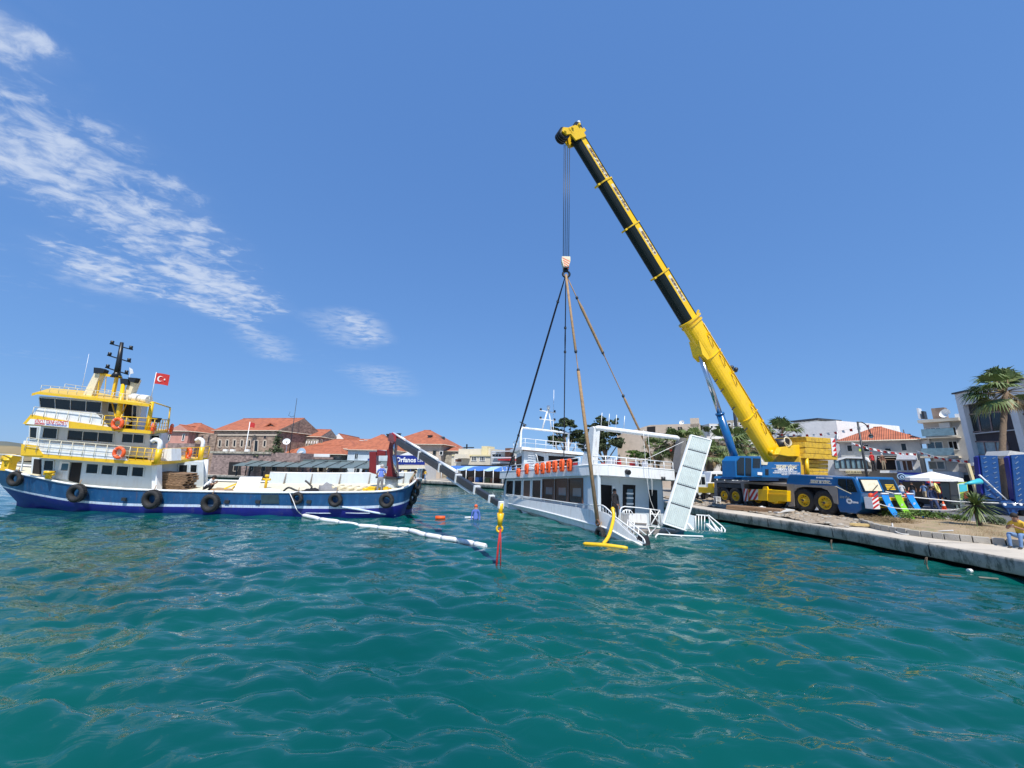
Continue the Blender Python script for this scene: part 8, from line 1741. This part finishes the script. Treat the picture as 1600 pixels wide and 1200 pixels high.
person('terrace guest in a red shirt on the restaurant balcony next to the street lamp', P(1366, 736, 37)+V((0, 0, .0)), radians(180), STAND, 'c_red', 'c_dark', 'skin2', 'hair', hat='c_red')
person('terrace guest in brown standing on the dark balcony', P(1382, 735, 41.5)+V((0, 0, 0)), radians(170), STAND, 'c_brown', 'c_tan', 'skin', 'hair', hat='c_white')
for px, Y, z_, tp_, bt, lb, ps_ in ((1413, 35, QZ, 'c_white', 'c_jean', 'person in a white top just right of the crane cab, before the blue shop', STAND), (1456, 33, QZ, 'c_grey', 'c_dark', 'person in grey standing at the brown stall shelves', STAND), (1475, 32, QZ, 'c_red', 'c_navy', 'person in a red top browsing the stall under the white parasol', WALK), (1497, 29, QZ, 'c_tan', 'c_dark', 'person in khaki half hidden by the advertising board', STAND), (1448, 36, QZ, 'c_jean', 'c_tan', 'person in a denim shirt walking along the shop fronts', WALK)):
    person(lb, Pz(px, Y), radians(random.uniform(90, 270)), ps_, tp_, bt, 'skin2', 'hair', group='people before the shops')
spots = [(383, 70.5, 'c_grey', 'c_dark', 'left one of the two people standing under the left end of the pergola'), (389, 70.5, 'c_white', 'c_dark', 'right one of the two people standing under the left end of the pergola'),
         (443, 69, 'c_dark', 'c_dark', 'person in black sitting low on the quay edge, furthest left under the pergola'), (455, 69, 'c_dark', 'c_brown', 'person in black seated on the quay edge, second from left under the pergola'), (461, 69, 'c_brown', 'c_dark', 'person in brown seated on the quay edge beside the two in black'),
         (484, 68.5, 'c_navy', 'c_grey', 'person in navy standing in the middle of the pergola'), (496, 68.5, 'c_dark', 'c_dark', 'seated person in black in the middle of the pergola'), (511, 68, 'c_navy', 'c_jean', 'person in navy standing before the dark cafe doorway'),
         (517, 68, 'c_dark', 'c_navy', 'person in black standing close to the one in navy by the doorway'), (540, 68, 'c_grey', 'c_tan', 'person in grey standing at the right of the dark doorway'), (566, 67.5, 'c_dark', 'c_dark', 'person in black standing left of the loader crane column'), (571, 67.5, 'c_jean', 'c_dark', 'person in blue standing left of the loader crane column'),
         (628, 66.5, 'c_white', 'c_dark', 'person in white standing before the Orfanos restaurant'), (657, 66, 'c_navy', 'c_navy', 'person in navy standing on the quay just past the boat\'s raised end'), (664, 66, 'c_yel', 'c_jean', 'person in a yellow top standing on the quay right of the Orfanos sign')]
for px, Y, tp_, bt, lb in spots:
    sit = 'seated' in lb or 'sitting' in lb
    person(lb, Pz(px, Y)+V((0, 0, .35 if sit else 0)), radians(180+random.uniform(-60, 60)), SIT if sit else random.choice((STAND, WALK)), tp_, bt, 'skin2', 'hair', group='people on the far quay')
# benches under the pergola
for px in (450, 480, 505, 535):
    a = Pz(px, 69.5); t = at({450: 'low dark bench under the seated people at the left of the pergola', 480: 'low dark bench in the middle of the pergola', 505: 'low dark bench left of the dark cafe doorway', 535: 'low dark bench right of the dark cafe doorway'}[px], 'bench', 'bench', a, 'benches under the pergola'); m = MB(); m.box(-1.1, -.25, .42, 1.1, .25, .48); m.build('seat', M['wood'], t)
    for x in (-.9, .8): m = MB(); m.box(x, -.2, 0, x+.1, .2, .42); m.build('leg', M['dsteel'], t)
